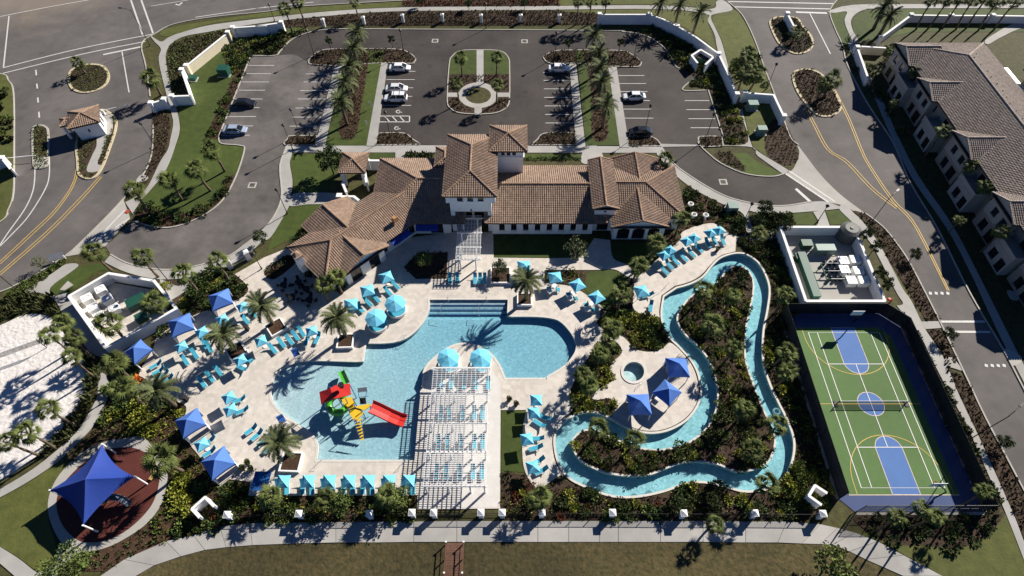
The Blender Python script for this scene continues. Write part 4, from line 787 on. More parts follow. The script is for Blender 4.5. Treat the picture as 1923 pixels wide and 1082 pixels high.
row('fan', [(1458,797,4.4),(1439,904,4.2),(1470,660,4.5),(1475,560,4.5),(1480,700,4.2),(1430,440,3.6)], '%s fan palm between the river and the sports court', 'court side palms', .85)
row('fan', [(1340,985,2.5,.7),(1015,935,2.6,.9),(730,930,2.6,.9),(510,935,2.6,.9),(610,935,2.6,.85)], '%s small palm in the bed along the south fence', 'south fence palms')
row('fan', [(1690,975,6),(1725,955,6.5),(1758,968,6.2),(1850,930,6)], '%s slender palm south of the sports court', 'court end palms', .62)
# ---- small trees
def tree_tmpl(seed, h, r, mat, n=420, leaf=.34, tall=1.0):
    n = int(n*2.2); leaf *= .72; rnd = random.Random(seed); tb = MB(); tb.tube([(0,0,-.05),(.05,.03,h*.35),(.02,-.04,h*.62),(0,0,h*.8)], [.11,.08,.06,.03], 6)
    br = []
    for k in range(7):
        a = k*2.4+seed; z = h*(.3+.06*k); e = Vector((cos(a)*r*.75, sin(a)*r*.75, z+h*.22*tall)); tb.tube([(0,0,z),(e.x*.5,e.y*.5,(z+e.z)/2+.05),tuple(e)], [.05,.035,.015], 5, False); br.append(e)
    br.append(Vector((0,0,h*.9))); mb = MB()
    for k in range(n):
        c = rnd.choice(br); d = Vector((rnd.gauss(0,1), rnd.gauss(0,1), rnd.gauss(0,.8))); d = d.normalized()*rnd.uniform(.25,1)*r*.52; p = c+d
        s = leaf*rnd.uniform(.7,1.3); u = (d.normalized()+Vector((rnd.uniform(-1,1),rnd.uniform(-1,1),rnd.uniform(-.3,1)))).normalized(); sd = u.cross(Vector((rnd.uniform(-1,1),rnd.uniform(-1,1),rnd.uniform(-1,1)))).normalized()*s*.38
        mb.add([p-u*s*.5, p-sd, p+u*s*.5, p+sd], [(0,1,2,3)])
    return [('trunk', tb.mesh('trunk', bark, True), None), ('crown', mb.mesh('crown', mat), None)]
TR = dict(pale=tree_tmpl(1,3.6,1.5,leafmat('leaf_pale',(.11,.125,.06)),300,.32), dark=tree_tmpl(2,3.8,1.5,L_dark,560,.38), mid=tree_tmpl(3,3.4,1.4,L_mid,420,.34), lime=tree_tmpl(4,3.0,1.4,leafmat('leaf_limetree',(.12,.15,.04)),380,.34), bush=tree_tmpl(9,2.4,1.5,L_mid,1100,.22,.7), cone=tree_tmpl(5,4.2,.95,L_dark,420,.34,1.4))
def tree(kind, x, y, h, lab, grp=None, sc=1.0):
    p = G(x, y, h*.6); inst('young_tree', TR[kind], (p.x, p.y, .05), random.uniform(0, 6), sc, lab, 'tree', grp)
tree('pale',1081,474,3.6,'small pale leaved tree on the lawn north of the pool',None,1.2)
tree('dark',622,312,3.6,'dense dark tree beside the entry pavilion',None,1.5)
tree('dark',938,505,2.6,'dark bushy tree in the square white planter',None,.75)
tree('mid',797,490,3,'small tree in the shaded bed by the pergola',None,.9)
tree('lime',745,935,3,'light green tree at the end of the umbrella row',None,1.1)
tree('mid',640,945,3,'second light green tree in the bed below the umbrellas',None,1.0)
tree('lime',1560,1062,3,'light green tree on the meadow by the curving walk',None,1.4)
tree('bush',125,1070,3,'broad bushy tree beside the path below the playground',None,1.7)
for i, (x, y) in enumerate(((618,80),(735,76),(1068,84),(1165,82))): tree('cone', x, y, 3.4, f'{ORD[i]} slim dark tree in the car park beds, counted from the west', 'car park trees', .75)
for i, (x, y) in enumerate(((1625,445),(1640,470),(1648,520),(1660,540))): tree('cone', x, y, 3, f'{ORD[i]} dark conical tree behind the east equipment yard', 'yard conifers', .85)
for i, (x, y) in enumerate(((1718,478),(1783,628),(1885,830),(1275,945),(1340,940))): tree('dark', x, y, 2.4, f'{ORD[i]} young dark street tree along the south and east strips', 'street trees', .6)
for i, (x, y) in enumerate(((490,448),(575,440),(560,455),(1435,390),(1470,428),(1425,420))): tree('dark', x, y, 2.4, f'{ORD[i]} dark rounded tree along the clubhouse walks', 'walk side trees', .75)
for i, (x, y) in enumerate(((72,495),(880,8),(790,3),(985,8))): tree('dark' if i else 'pale', x, y, 2.4, f'{ORD[i]} sparse young tree at the outer walks', 'outer young trees', .65)
o = link('flowering_bromeliad', leaf_blob(77, 60, .5, .6, .5, up=.8).mesh('foliage', L_orange), None, tuple(G(258,716))); tag(o, 'bright orange flowering plant among the palms beside the loungers', 'plant')
# ================================================================== BUILDINGS
def frame_of(o, rz):
    M4 = Matrix.Translation((o[0], o[1], 0)) @ Matrix.Rotation(rz, 4, 'Z'); return lambda u, v, z: M4 @ Vector((u, v, z))
def tiles_on(mb, poly, wd=.37, ln=.42, hgt=.11):
    A, B = poly[0], poly[1]; E = (B-A); Le = E.length; E = E.normalized(); n = (B-A).cross(poly[2]-A).normalized()
    if n.z < 0: n = -n
    S = n.cross(E)
    if S.z < 0: S = -S
    top = [(0, 0)]+[((p-A).dot(E), (p-A).dot(S)) for p in reversed(poly[2:])]+[(Le, 0)]
    for i in range(int(Le/wd)):
        e = (i+.5)*wd+(Le-int(Le/wd)*wd)/2; smax = 0
        for (a, sa), (b, sb) in zip(top, top[1:]):
            if b > a+1e-6 and a-1e-6 <= e <= b+1e-6: smax = max(smax, sa+(sb-sa)*(e-a)/(b-a))
        s = 0.
        while s < smax-.12:
            t = min(s+ln, smax); vs = []
            for ss, up in ((s, .055), (t, .0)):
                for de, hh in ((-.5, .0), (-.22, hgt), (.22, hgt), (.5, .0)): vs.append(A+E*(e+de*wd*.96)+S*ss+n*(hh+up+.012))
            mb.add(vs, [(0,1,5,4),(1,2,6,5),(2,3,7,6),(0,3,2,1)]); s += ln
def caps_on(mb, a, b, r=.17):
    d = b-a; n = max(1, int(d.length/.5)); m = Vector((-d.y, d.x, 0)).normalized()*r; up = Vector((0,0,1))
    for i in range(n):
        p, q = a+d*(i/n), a+d*((i+1)/n); vs = []
        for c, k in ((p, 1.12), (q, .95)): vs += [c-m*k+up*.02, c-m*.5*k+up*r*k, c+m*.5*k+up*r*k, c+m*k+up*.02]
        mb.add(vs, [(0,1,5,4),(1,2,6,5),(2,3,7,6),(0,3,2,1)])
def roof_block(parent, F, u0, u1, v0, v1, ez, pitch, ends=('hip','hip'), tmat=None, rmat=None, wmat=None, across=False, inset=.5):
    """hip or gable roof, ridge along u; across=True puts the ridge along v"""
    P = (lambda u, v, z: F(v, u, z)) if across else F
    if across: u0, u1, v0, v1 = v0, v1, u0, u1
    h = (v1-v0)/2; r = h*pitch; vm = (v0+v1)/2; a = u0+(h if ends[0] == 'hip' else 0); b = u1-(h if ends[1] == 'hip' else 0)
    if a > b: a = b = (a+b)/2
    c = [P(u0,v0,ez), P(u1,v0,ez), P(u1,v1,ez), P(u0,v1,ez)]; R0, R1 = P(a,vm,ez+r), P(b,vm,ez+r)
    mb = MB(); dn = Vector((0,0,.22)); mb.add(c+[R0,R1], [f_ if not across else tuple(reversed(f_)) for f_ in [(0,1,5,4),(2,3,4,5)]+([(3,0,4)] if ends[0] == 'hip' else [])+([(1,2,5)] if ends[1] == 'hip' else [])])
    lo = [p-dn for p in c]; mb.add(c+lo, [(0,4,5,1),(1,5,6,2),(2,6,7,3),(3,7,4,0),(7,6,5,4)]); roof = mb.obj('roof', tile_under, parent)
    tb = MB(); pls = [[c[0],c[1],R1,R0],[c[2],c[3],R0,R1]]
    if ends[0] == 'hip': pls.append([c[3],c[0],R0])
    if ends[1] == 'hip': pls.append([c[1],c[2],R1])
    for q in pls: tiles_on(tb, [p.copy() for p in q])
    t = tb.obj('roof_tiles', tmat or tile_a, roof); t['kind'] = 'stuff'
    def cap(p, q): m_ = MB(); caps_on(m_, p, q); o = m_.obj('ridge_tiles', rmat or ridge_a, roof); o['kind'] = 'stuff'
    if (R1-R0).length > .3: cap(R0+Vector((0,0,.09)), R1+Vector((0,0,.09)))
    for i, e, k in ((0,R0,0),(3,R0,0),(1,R1,1),(2,R1,1)):
        cap(c[i]+Vector((0,0,.09)), e+Vector((0,0,.09)))
    for k, (i, j, e) in enumerate(((3,0,R0),(1,2,R1))):
        if ends[k] == 'gable':
            uu = (u0+inset, u1-inset)[k]; q = [P(uu, v0+inset*.8, ez-.2), P(uu, v1-inset*.8, ez-.2), P(uu, v1-inset*.8, ez+.03), P(uu, vm, ez+r-inset*.8*pitch+.02), P(uu, v0+inset*.8, ez+.03)]
            d = Vector((P(uu+(.18 if k == 0 else -.18), 0, 0)-P(uu,0,0))); MB().loft([q, [p+d for p in q]]).obj('gable_wall', wmat or stucco, parent)
    return roof
def wall_run(parent, p0, p1, z0, z1, t, ops, mat, name='wall', frame_mat=None, inner=True, glass=dark_glass, sill=True):
    """wall from p0 to p1 (2-D), body to the left of that direction; ops: (centre distance, width, sill, head). Openings are real."""
    a, b = Vector((p0[0],p0[1],0)), Vector((p1[0],p1[1],0)); d = (b-a).normalized(); n = Vector((-d.y, d.x, 0)); L = (b-a).length; mb = MB()
    def blk(s0, s1, y0, y1):
        if s1-s0 < .01 or y1-y0 < .01: return
        q = [a+d*s0, a+d*s1, a+d*s1+n*t, a+d*s0+n*t]; vs = [p+Vector((0,0,y0)) for p in q]+[p+Vector((0,0,y1)) for p in q]
        mb.add(vs, [(3,2,1,0),(4,5,6,7),(0,1,5,4),(1,2,6,5),(2,3,7,6),(3,0,4,7)])
    cur = 0.
    for cs, wd, lo, hi in sorted(ops):
        s0, s1 = max(0, cs-wd/2), min(L, cs+wd/2); blk(cur, s0, z0, z1); blk(s0, s1, z0, lo); blk(s0, s1, hi, z1); cur = s1
        m = a+d*cs; w_ = MB(); fm = frame_mat or bronze; rz = atan2(d.y, d.x)
        for px_, pz, sx, sz in ((0, lo+.04, wd, .08), (0, hi-.04, wd, .08), (-wd/2+.04, (lo+hi)/2, .08, hi-lo-.16), (wd/2-.04, (lo+hi)/2, .08, hi-lo-.16), (0, (lo+hi)/2, .05, hi-lo-.16)):
            c = m+d*px_+n*(t*.55); w_.box((c.x, c.y, pz), (sx, .08, sz), rz)
        wo = w_.obj('window_frame' if hi-lo < 2.3 else 'door_frame', fm, parent); c = m+n*(t*.62)
        MB().box((c.x, c.y, (lo+hi)/2), (wd-.1, .03, hi-lo-.1), rz).obj('pane', glass, wo)
        if sill and lo > .3: c = m-n*.03; MB().box((c.x, c.y, lo-.05), (wd+.16, .12, .09), rz).obj('sill', mat, wo)
    blk(cur, L, z0, z1); return mb.obj(name, mat, parent)
def block(parent, F, u0, u1, v0, v1, z0, z1, mat, ops={}, t=.3):
    c = [F(u0,v0,0), F(u1,v0,0), F(u1,v1,0), F(u0,v1,0)]
    for i in range(4):
        a, b = c[i], c[(i+1) % 4]; d = (b-a).normalized()
        if i % 2: a, b = a+d*t, b-d*t
        wall_run(parent, a, b, z0, z1, t, ops.get('SENW'[i], []), mat)
def band(n, L, wd, lo, hi): return [((k+.5)*L/n, wd, lo, hi) for k in range(n)]
WF = lambda u, v, z: Vector((u, v, z))
club = empty('clubhouse', (0, 18, 0), 0, 'white stucco clubhouse with terracotta tiled roofs, tower and angled west wing', 'building')
club.location = (0,0,0)
PIT = .33
block(club, WF, -23.6, -10.6, 11.7, 26.1, 0, 3.5, stucco, {'S': [(8.2,1.0,.9,2.6),(10.6,2.2,.1,2.5)], 'N': band(5,13,1.2,.9,2.6), 'W': band(4,13.8,1.2,.9,2.6)})
roof_block(club, WF, -24.4, -8, 10.9, 26.9, 3.5, PIT, ('hip','gable'))
block(club, WF, -13.4, -10.9, 23.6, 27.6, 0, 4.9, stucco); roof_block(club, WF, -14, -10.3, 23, 28.4, 4.9, PIT, ('hip','hip'), across=True)
# central pavilion: jettied upper storey over a deep porch
block(club, WF, -10.9, -2.75, 12.0, 25.8, 7.3, 9.45, stucco, {'S': [(2.35,.95,7.75,9.1),(4.05,.95,7.75,9.1),(5.75,.95,7.75,9.1)], 'N': band(3,8,1,7.8,9.1), 'E': band(4,13,1,7.8,9.1), 'W': band(4,13,1,7.8,9.1)})
block(club, WF, -10.3, -3.4, 12.1, 25.6, 5.1, 7.3, stucco); block(club, WF, -10.25, -3.45, 15.2, 25.5, 0, 5.1, stucco, {'S': [(2.2,2.0,.1,3.2),(4.6,2.0,.1,3.2)]})
MB().box((-6.85,13.6,5.14),(6.6,3.0,.12)).obj('porch_ceiling', cream, club)
for x in (-9.95, -3.75): MB().box((x,12.55,2.55),(.7,.7,5.1)).obj('porch_pillar', stucco, club)
MB().box((-6.85,12.02,5.6),(.18,.2,.35)).obj('wall_lantern', dark_metal, club)
roof_block(club, WF, -11.3, -2.45, 11.35, 26.4, 9.45, PIT, ('hip','hip'), across=True)
# tower
block(club, WF, -3.25, 1.95, 22.1, 27.6, 0, 8.3, stucco); block(club, WF, -3.3, 2.0, 22.05, 27.65, 8.3, 10.0, stucco, {'S': [(1.75,.62,8.65,9.65),(2.7,.62,8.65,9.65),(3.65,.62,8.65,9.65)], 'E': band(3,4.9,.62,8.65,9.65), 'W': band(3,4.9,.62,8.65,9.65), 'N': band(3,5.2,.62,8.65,9.65)})
MB().box((-.65,24.85,8.28),(5.6,5.9,.16)).obj('string_course', stucco, club)
roof_block(club, WF, -3.95, 2.65, 21.45, 28.2, 10.0, PIT, ('hip','hip'))
# east range with eight windows
xs = [G(937+5.5+22.4*k, 430, 1.9).x for k in range(8)]
block(club, WF, -3.4, 13.9, 11.6, 24.3, 0, 3.5, stucco, {'S': [(x+3.4,.95,.95,2.75) for x in xs], 'N': band(8,17,1,.9,2.7)})
roof_block(club, WF, -4.6, 16, 10.9, 24.95, 3.5, PIT, ('gable','gable'))
block(club, WF, 14.0, 17.4, 12.4, 23.2, 0, 5.9, stucco, {'S': [(1.7,1.9,.05,2.9)]}); MB().cone((15.7,12.36,4.9),.24,.24,.06,10).obj('roundel', dark_metal, club)
roof_block(club, WF, 13.45, 17.95, 11.9, 23.7, 5.9, PIT, ('gable','gable'), across=True)
block(club, WF, 17.4, 28.8, 12.7, 23.9, 0, 3.7, stucco, {'E': band(4,10.6,1.2,.8,2.6), 'N': band(5,11,1,.9,2.6)})
roof_block(club, WF, 13.8, 29.6, 11.9, 24.7, 3.7, PIT, ('gable','hip'))
block(club, WF, 17.3, 26.0, 10.4, 13.0, 0, 3.7, stucco, {'S': [(1.75,2.1,.05,2.75),(4.35,2.1,.05,2.75),(6.9,1.9,.05,2.75)]})
for k, cx in enumerate((19.05,21.65,24.2)):      # segmental arch heads over the three openings
    MB().loft([[Vector((cx+1.05*cos(t), y, 2.42+.36*sin(t))) for t in [pi*i/8 for i in range(9)]]+[Vector((cx-1.05,y,2.80)), Vector((cx+1.05,y,2.80))] for y in (10.38,10.55)]).obj('arch_head', stucco, club)
    MB().box((cx,10.3,3.35),(.14,.14,.3)).obj('wall_lantern', dark_metal, club) if k == 1 else None
roof_block(club, WF, 16.65, 26.75, 9.75, 17.5, 3.7, PIT, ('gable','gable'), across=True)
block(club, WF, 18.2, 26.6, 23.5, 25.9, 0, 3.7, stucco, {'N': band(3,8.4,1.2,.6,2.6)}); roof_block(club, WF, 17.6, 27.2, 19, 26.5, 3.7, PIT, ('gable','gable'), across=True)
# angled west wing: u runs to the south-west along the ridge, v to the north-west
AF = lambda u, v, z: Vector((-18.8-(u+v)*.7071, 15.1+(v-u)*.7071, z)); SF = lambda u, v, z: AF(u, -v, z)
def Sblock(u0,u1,v0,v1,z1,ops={}): block(club, lambda u, v, z: AF(u, v, z), u0,u1,v0,v1,0,z1,stucco,ops)
# in this frame +u,+v turn clockwise, so walls are laid on a mirrored frame
BF = frame_of((-18.8,15.1), radians(225))          # local x along the ridge to the south-west, local y to the south-east
block(club, BF, 0, 18.5, -5.3, 3.9, 0, 3.5, stucco, {'N': band(6,18.5,1.4,.6,2.7), 'S': band(6,18.5,1.2,.8,2.6), 'E': [(5.1,2.4,.1,2.6)]})
roof_block(club, BF, -3, 19.4, -6.1, 4.6, 3.5, PIT, ('gable','hip'))
block(club, BF, 8.2, 15.9, 3.4, 4.8, 0, 3.5, stucco, {'N': [(1.9,2.0,.1,2.6),(5.6,2.0,.1,2.6)]})
roof_block(club, BF, 7.4, 16.7, -1.5, 5.4, 3.5, PIT, ('gable','gable'), across=True)
block(club, BF, 6.4, 14.4, -7.6, -4.6, 0, 3.5, stucco); roof_block(club, BF, 5.6, 15.2, -8.4, -.5, 3.5, PIT, ('gable','gable'), across=True)
ch = MB().box(tuple(G(566,497,3.2)+Vector((0,0,.6))), (1.0,1.3,3.6), radians(45)).obj('chimney', stucco, club)
pc = G(566,497,3.2); MB().box((pc.x,pc.y,5.72), (1.25,1.55,.18), radians(45)).obj('chimney_cap', ridge_a, ch); MB().box((pc.x,pc.y,6.05), (.9,1.1,.5), radians(45), .35).obj('chimney_hood', tile_a, ch)
for x, y, z, rz in ((1073,363,5.0,0),(741,411,5.2,.78)):
    p = G(x, y, z); v_ = MB().box((p.x,p.y,z-.05),(.9,.9,.9),rz,.7).obj('roof_vent', M('vent_terracotta', (.42,.22,.10), .8), club)
# awnings
def awning(p0, p1, z, out, drop, mat):
    a, b = Vector((*p0, z)), Vector((*p1, z)); d = (b-a).normalized(); n = Vector((d.y, -d.x, 0)); q = [a, b, b+n*out-Vector((0,0,drop)), a+n*out-Vector((0,0,drop))]
    MB().add(q+[p-Vector((0,0,.05)) for p in q]+[q[3]-Vector((0,0,.3)), q[2]-Vector((0,0,.3))], [(0,3,2,1),(4,5,6,7),(0,1,5,4),(1,2,6,5),(3,0,4,7),(3,8,9,2)]).obj('awning', mat, club)
awning((-16.4,11.68), (-12.6,11.68), 3.0, 1.3, .6, M('awning_blue', (.015,.045,.30), .7))
pa, pb = BF(2.6,3.93,0), BF(6.4,3.93,0); awning((pb.x,pb.y), (pa.x,pa.y), 3.0, 1.2, .5, MATS['awning_blue'])
# ---- entry pavilion and garden walls
pav = empty('entry_pavilion', (-29.1,25.8,0), 0, 'small open entry pavilion with tiled pyramid roof and white piers', 'pavilion'); pav.location = (0,0,0)
roof_block(pav, WF, -31.6, -26.6, 23.1, 28.5, 3.5, PIT, ('hip','hip'))
for x in (-31.0,-27.2):
    for y in (23.7,27.9): MB().box((x,y,1.7),(.7,.7,3.4)).obj('pier', stucco, pav)
MB().box((-29.1,25.8,3.3),(4.4,4.8,.1)).obj('ceiling_board', cream, pav)
def wall_thing(pts, h, label, z=0, t=.3, capw=.45, mat=stucco, name='garden_wall', group=None, zpx=True, base_h=None, posts=()):
    """a free-standing wall: pts are where its top edge is seen"""
    W = [G(p[0], p[1], h) for p in pts]; r = empty(name, (W[0].x, W[0].y, 0), 0, label, 'wall', group); o = Vector((W[0].x, W[0].y, 0))
    for i, (a, b) in enumerate(zip(W, W[1:])):
        a, b = Vector((a.x,a.y,0))-o, Vector((b.x,b.y,0))-o; d = (b-a).normalized()
        MB().seg(a-d*(t/2 if i else 0), b+d*t/2*0, t, h-.12-.003*i).obj('wall_panel', mat, r); MB().seg(a+Vector((0,0,h-.12))-d*.05, b+Vector((0,0,h-.12))+d*.05, capw, .12-.002*i).obj('coping', stucco, r)
    for i in posts:
        p = Vector((W[i].x,W[i].y,0))-o; MB().box((p.x,p.y,h/2+.12),(.75,.75,h+.24)).obj('pier', mat, r); MB().box((p.x,p.y,h+.28),(.95,.95,.12)).obj('pier_cap', stucco, r)
    return r
wall_thing(T('F', [(820,312),(890,312)]), 2.4, 'white garden wall between the entry pavilion and the clubhouse')
wall_thing(T('F', [(625,470),(655,540)]), 2.3, 'white wing wall beside the entry pavilion'); wall_thing(T('F', [(605,572),(710,572),(745,600)]), 2.3, 'angled white wall at the courtyard gate', posts=(0,))
wall_thing(T('F', [(790,400),(800,470)]), 2.3, 'short white wall on the east side of the entry pavilion')
wall_thing(T('A', [(1923,183),(1680,200)])+[], 2.4, 'white perimeter wall with sign recess at the northwest corner', posts=(1,)); wall_thing(T('B', [(0,188),(185,163)]), 2.4, 'white perimeter wall end above the northwest bed', posts=(1,))
wall_thing(T('A', [(1645,235),(1345,475)]), 2.3, 'cream sided entry wall running along the northwest walk', mat=cream, posts=(0,1)); wall_thing(T('A', [(1312,505),(1375,690)]), 2.3, 'short white wall turning towards the walk gate', posts=(0,))
wall_thing(T('A', [(1375,690),(1240,695)]), 2.3, 'white wall on the lawn side of the walk gate', posts=(1,)); wall_thing(T('A', [(1185,718),(1090,745)]), 2.3, 'white wall on the road side of the walk gate', posts=(0,1))
wall_thing([(1126,27),(1220,27),(1246,36),(1272,49),(1308,70),(1350,101),(1366,135),(1384,177)], 2.5, 'long white curved perimeter wall round the northeast car park', posts=(0,1,3,5,7))
wall_thing([(1399,174),(1453,178),(1472,218)], 2.2, 'white wall screening the green transformers by the east road', posts=(0,2))
d_ = wall_thing([(1310,118),(1299,104),(1316,93),(1340,107),(1325,121)], 2.2, 'white open-fronted dumpster enclosure in the car park corner', name='dumpster_enclosure')
wall_thing(T('D', [(890,272),(1110,108),(1400,112),(1700,112),(2100,118)]), 1.9, 'low white perimeter wall behind the tall palms', posts=(0,1,2,3)); wall_thing(T('D', [(720,342),(800,570)]), 1.9, 'white wall along the townhouse walk', posts=(0,))
wall_thing(T('D', [(752,335),(925,345)]), 1.9, 'short cream screen wall by the townhouse corner', mat=cream); wall_thing(T('D', [(215,98),(268,200)]), 2.0, 'white entry sign wall on the east road island', name='sign_wall', posts=(0,1))
wall_thing(T('E', [(-120,160),(15,105),(75,180)]), 2.0, 'white gate wall at the west edge of the road', posts=(1,))
for nm, pts, lab in (('monument', T('R', [(1440,655),(1385,595),(1480,510),(1545,575)]), 'white angular corner monument near the playground'), ('monument', T('X', [(460,565),(370,500),(415,425),(500,480)]), 'white angular corner monument by the sports court gate')):
    wall_thing(pts, 1.9, lab, name=nm, t=.26, capw=.34)
yw = wall_thing([(1466,426),(1604,426),(1662,565),(1514,565),(1466,426)], 2.2, 'white walled equipment yard beside the sports court', name='yard_wall')
yl = wall_thing([(289,527),(203,513),(129,556),(198,653),(331,579),(289,527)], 2.2, 'white walled equipment yard beside the sand court', name='yard_wall')
sheet('yard_floor', [(1470,443,1),(1600,443,1),(1652,572,1),(1518,574,1)], .06, concrete, curved=False); sheet('yard_floor', [(290,545,1),(207,530,1),(140,568,1),(202,655,1),(322,594,1)], .06, travertine, curved=False)
# ---- gatehouse
gh = empty('gatehouse', (0,0,0), 0, 'small white gatehouse with terracotta pyramid roof on the entry road island', 'building')
GF = frame_of((-84.2,38.9), radians(23))
block(gh, GF, -2.2, 2.3, -2.4, 2.2, 0, 3.5, stucco, {'E': [(1.2,.8,.9,2.5),(2.8,.8,.9,2.5)], 'S': [(2.2,.35,1.6,2.3)], 'N': [(2.2,1.6,.9,2.5)], 'W': [(2.2,1.6,.9,2.5)]})
roof_block(gh, GF, -3.0, 2.7, -2.8, 2.8, 3.5, PIT, ('hip','hip')); roof_block(gh, GF, -4.6, -2.2, -1.0, 1.6, 3.2, PIT, ('hip','gable'))
for y in (-.7,1.3): p = GF(-4.2,y,0); MB().box((p.x,p.y,1.6),(.35,.35,3.2)).obj('post', stucco, gh)
for k in range(4): p = GF(2.6,-1.8+1.1*k,3.25); MB().box(tuple(p),(.7,.14,.16),radians(23)).obj('bracket', stucco, gh)
for pts, lab in ((T('A', [(745,800),(930,755)]), 'white barrier arm from the gatehouse across the east lane'), (T('E', [(0,60+50),(260,85)]), 'white barrier arm across the entry lane'), ):
    a, b = (G(*p, 1.0) for p in pts); r = empty('barrier_arm', (b.x,b.y,0) if pts[0][1] > pts[1][1] and False else (a.x,a.y,0), 0, lab, 'barrier'); d = b-a
    MB().seg((0,0,1.0), (d.x,d.y,1.0), .09, .1).obj('boom', white_met, r); MB().box((-.2,0,.55),(.4,.35,1.1)).obj('barrier_post', white_met, r)
# ---- townhouse block on the east side
th = empty('townhouse_block', (0,0,0), 0, 'long two-storey townhouse block with grey brown tiled roof and gabled bays', 'building')
TX, TE, TY0, TY1 = 82.3, 6.5, -6.0, 59.3
wins = []
for k in range(13): wins += [(3+5*k,1.5,3.9,5.5)]
block(th, WF, TX+.7, 99.5, TY0+.7, TY1-.7, 0, TE, tan_st, {'W': wins, 'N': band(4,16,1.4,3.9,5.5), 'S': band(4,16,1.4,3.9,5.5), 'E': band(12,63,1.4,3.9,5.5)})
roof_block(th, WF, TX, 100.3, TY0, TY1, TE, PIT, ('hip','hip'), tile_b, ridge_b, across=True)
for yc, hw in ((55.2,4.1),(43.3,3.7),(27.0,4.0),(11.5,3.7),(-1.0,3.6)):
    block(th, WF, TX-.6, TX+3, yc-hw+.55, yc+hw-.55, 3.1, TE, tan_st2, {'W': [(hw*.5,1.3,3.9,5.4),(hw*1.2,1.3,3.9,5.4)]}); block(th, WF, TX-.6, TX+3, yc-hw+.55, yc+hw-.55, 0, 3.1, tan_st, {'W': [(hw*.5,1.5,.5,2.5),(hw*1.2,1.9,.1,2.5)]})
    roof_block(th, WF, TX-1.1, TX+6.2, yc-hw, yc+hw, TE+.02, .44, ('gable','gable'), tile_b, ridge_b, tan_st2)
for yc in (49.2,35.2,19.3,5.2):      # projecting entrance bays with flat parapets
    block(th, WF, TX-1.9, TX+1.5, yc-2.6, yc+2.6, 0, 3.6, tan_st2, {'W': [(1.4,1.5,.6,2.5),(3.8,1.5,.2,2.5)]}); MB().box((TX-.2,yc,3.66),(3.7,5.5,.16)).obj('balcony_floor', tan_st2, th)
    for s_ in (-1,1): MB().box((TX-.2,yc+s_*2.65,4.2),(3.6,.12,.9)).obj('parapet', tan_st2, th)
    MB().box((TX-1.95,yc,4.2),(.12,5.2,.9)).obj('parapet', tan_st2, th)
for i in range(26):
    y = 52-2.1*i; x = 91.9+random.uniform(.2,2.2); z = TE+PIT*(100.3-x); MB().tube([(x,y,z-.05),(x,y,z+.45)], .07, 6).obj('vent_pipe', dark_metal, th)
tb2 = empty('townhouse_block', (0,0,0), 0, 'second townhouse roof corner beyond the long block at the top right', 'building')
block(tb2, WF, 106, 126, 20, 50, 0, 6, tan_st2, {'W': band(6,30,1.4,3.6,5.2)}); roof_block(tb2, WF, 105, 127, 19, 51, 6, PIT, ('hip','hip'), tile_b, ridge_b, None, True)
lan = empty('lanai', (0,0,0), 0, 'white metal roofed lanai behind the townhouse block', 'canopy')
MB().add([(100.4,47,4.2),(105,47,3.9),(105,54.5,3.9),(100.4,54.5,4.2),(100.4,47,4.1),(105,47,3.8),(105,54.5,3.8),(100.4,54.5,4.1)], [(0,1,2,3),(7,6,5,4),(0,4,5,1),(1,5,6,2),(2,6,7,3),(3,7,4,0)]).obj('roof_panel', white_met, lan)
for y in (47.3,54.2): MB().box((104.8,y,1.9),(.15,.15,3.8)).obj('post', white_met, lan)
# ================================================================== POOL FURNITURE
def lounger_tmpl():
    fr = MB()
    for y in (-.31,.31): fr.seg((-.95,y,.30),(.42,y,.30),.05,.05)
    for x in (-.93,-.25,.40): fr.seg((x,-.31,.302),(x,.31,.302),.05,.045)
    seat = MB().loft([[(x,-.29,z),(x,.29,z),(x,.29,z+.05),(x,-.29,z+.05)] for x, z in ((-.97,.35),(-.4,.33),(.1,.34),(.42,.36))])
    bk = MB().loft([[(x,-.29,z),(x,.29,z),(x-.03,.29,z+.05),(x-.03,-.29,z+.05)] for x, z in ((.40,.36),(.70,.58),(1.0,.86))])
    leg = MB().box((0,0,.16),(.05,.05,.32)).mesh('leg', white_met)
    t = [('frame', fr.mesh('frame', white_met), None), ('seat', seat.mesh('seat', teal_sling), None), ('backrest', bk.mesh('backrest', teal_sling), None)]
    return t+[('leg', leg, None, (x,y,0)) for x in (-.9,.36) for y in (-.31,.31)]
LOU = lounger_tmpl()
def lounger(foot, head, label, group, z=.10):
    a, b = G(*foot, .4), G(*head, .4); m = (a+b)/2; return inst('sun_lounger', LOU, (m.x, m.y, z+.01), atan2(b.y-a.y, b.x-a.x), None, label, 'sun lounger', group)
def lou_row(k, prs, where, grp):
    n = len(prs)
    for i, q in enumerate(prs):
        f, h = T(k, q); lounger(f, h, (f'{ORD[i]} teal sun lounger of {n} {where}' if n > 1 else f'teal sun lounger {where}'), grp)
lou_row('S', [((400,440),(500,385)),((430,490),(515,445)),((460,530),(570,470)),((510,575),(600,515))], 'in the row below the cabana nearest the sand court', 'west row loungers')
lou_row('S', [((740,415),(685,330)),((830,360),(770,275))], 'in the pair below the westernmost square umbrella', 'west terrace loungers')
lou_row('S', [((905,255),(875,195)),((945,285),(915,225))], 'in the pair west of the second planter palm', 'west terrace loungers')
lou_row('J', [((810,765),(745,690)),((870,690),(815,640))], 'beside the northernmost planter palm', 'west terrace loungers')
lou_row('S', [((890,605),(845,545)),((965,555),(915,490)),((1040,500),(990,440))], 'lying in the palm shade of the west terrace', 'shaded loungers')
lou_row('S', [((1180,420),(1275,465)),((1255,350),(1325,385))], 'under the square umbrella below the second planter palm', 'west terrace loungers')
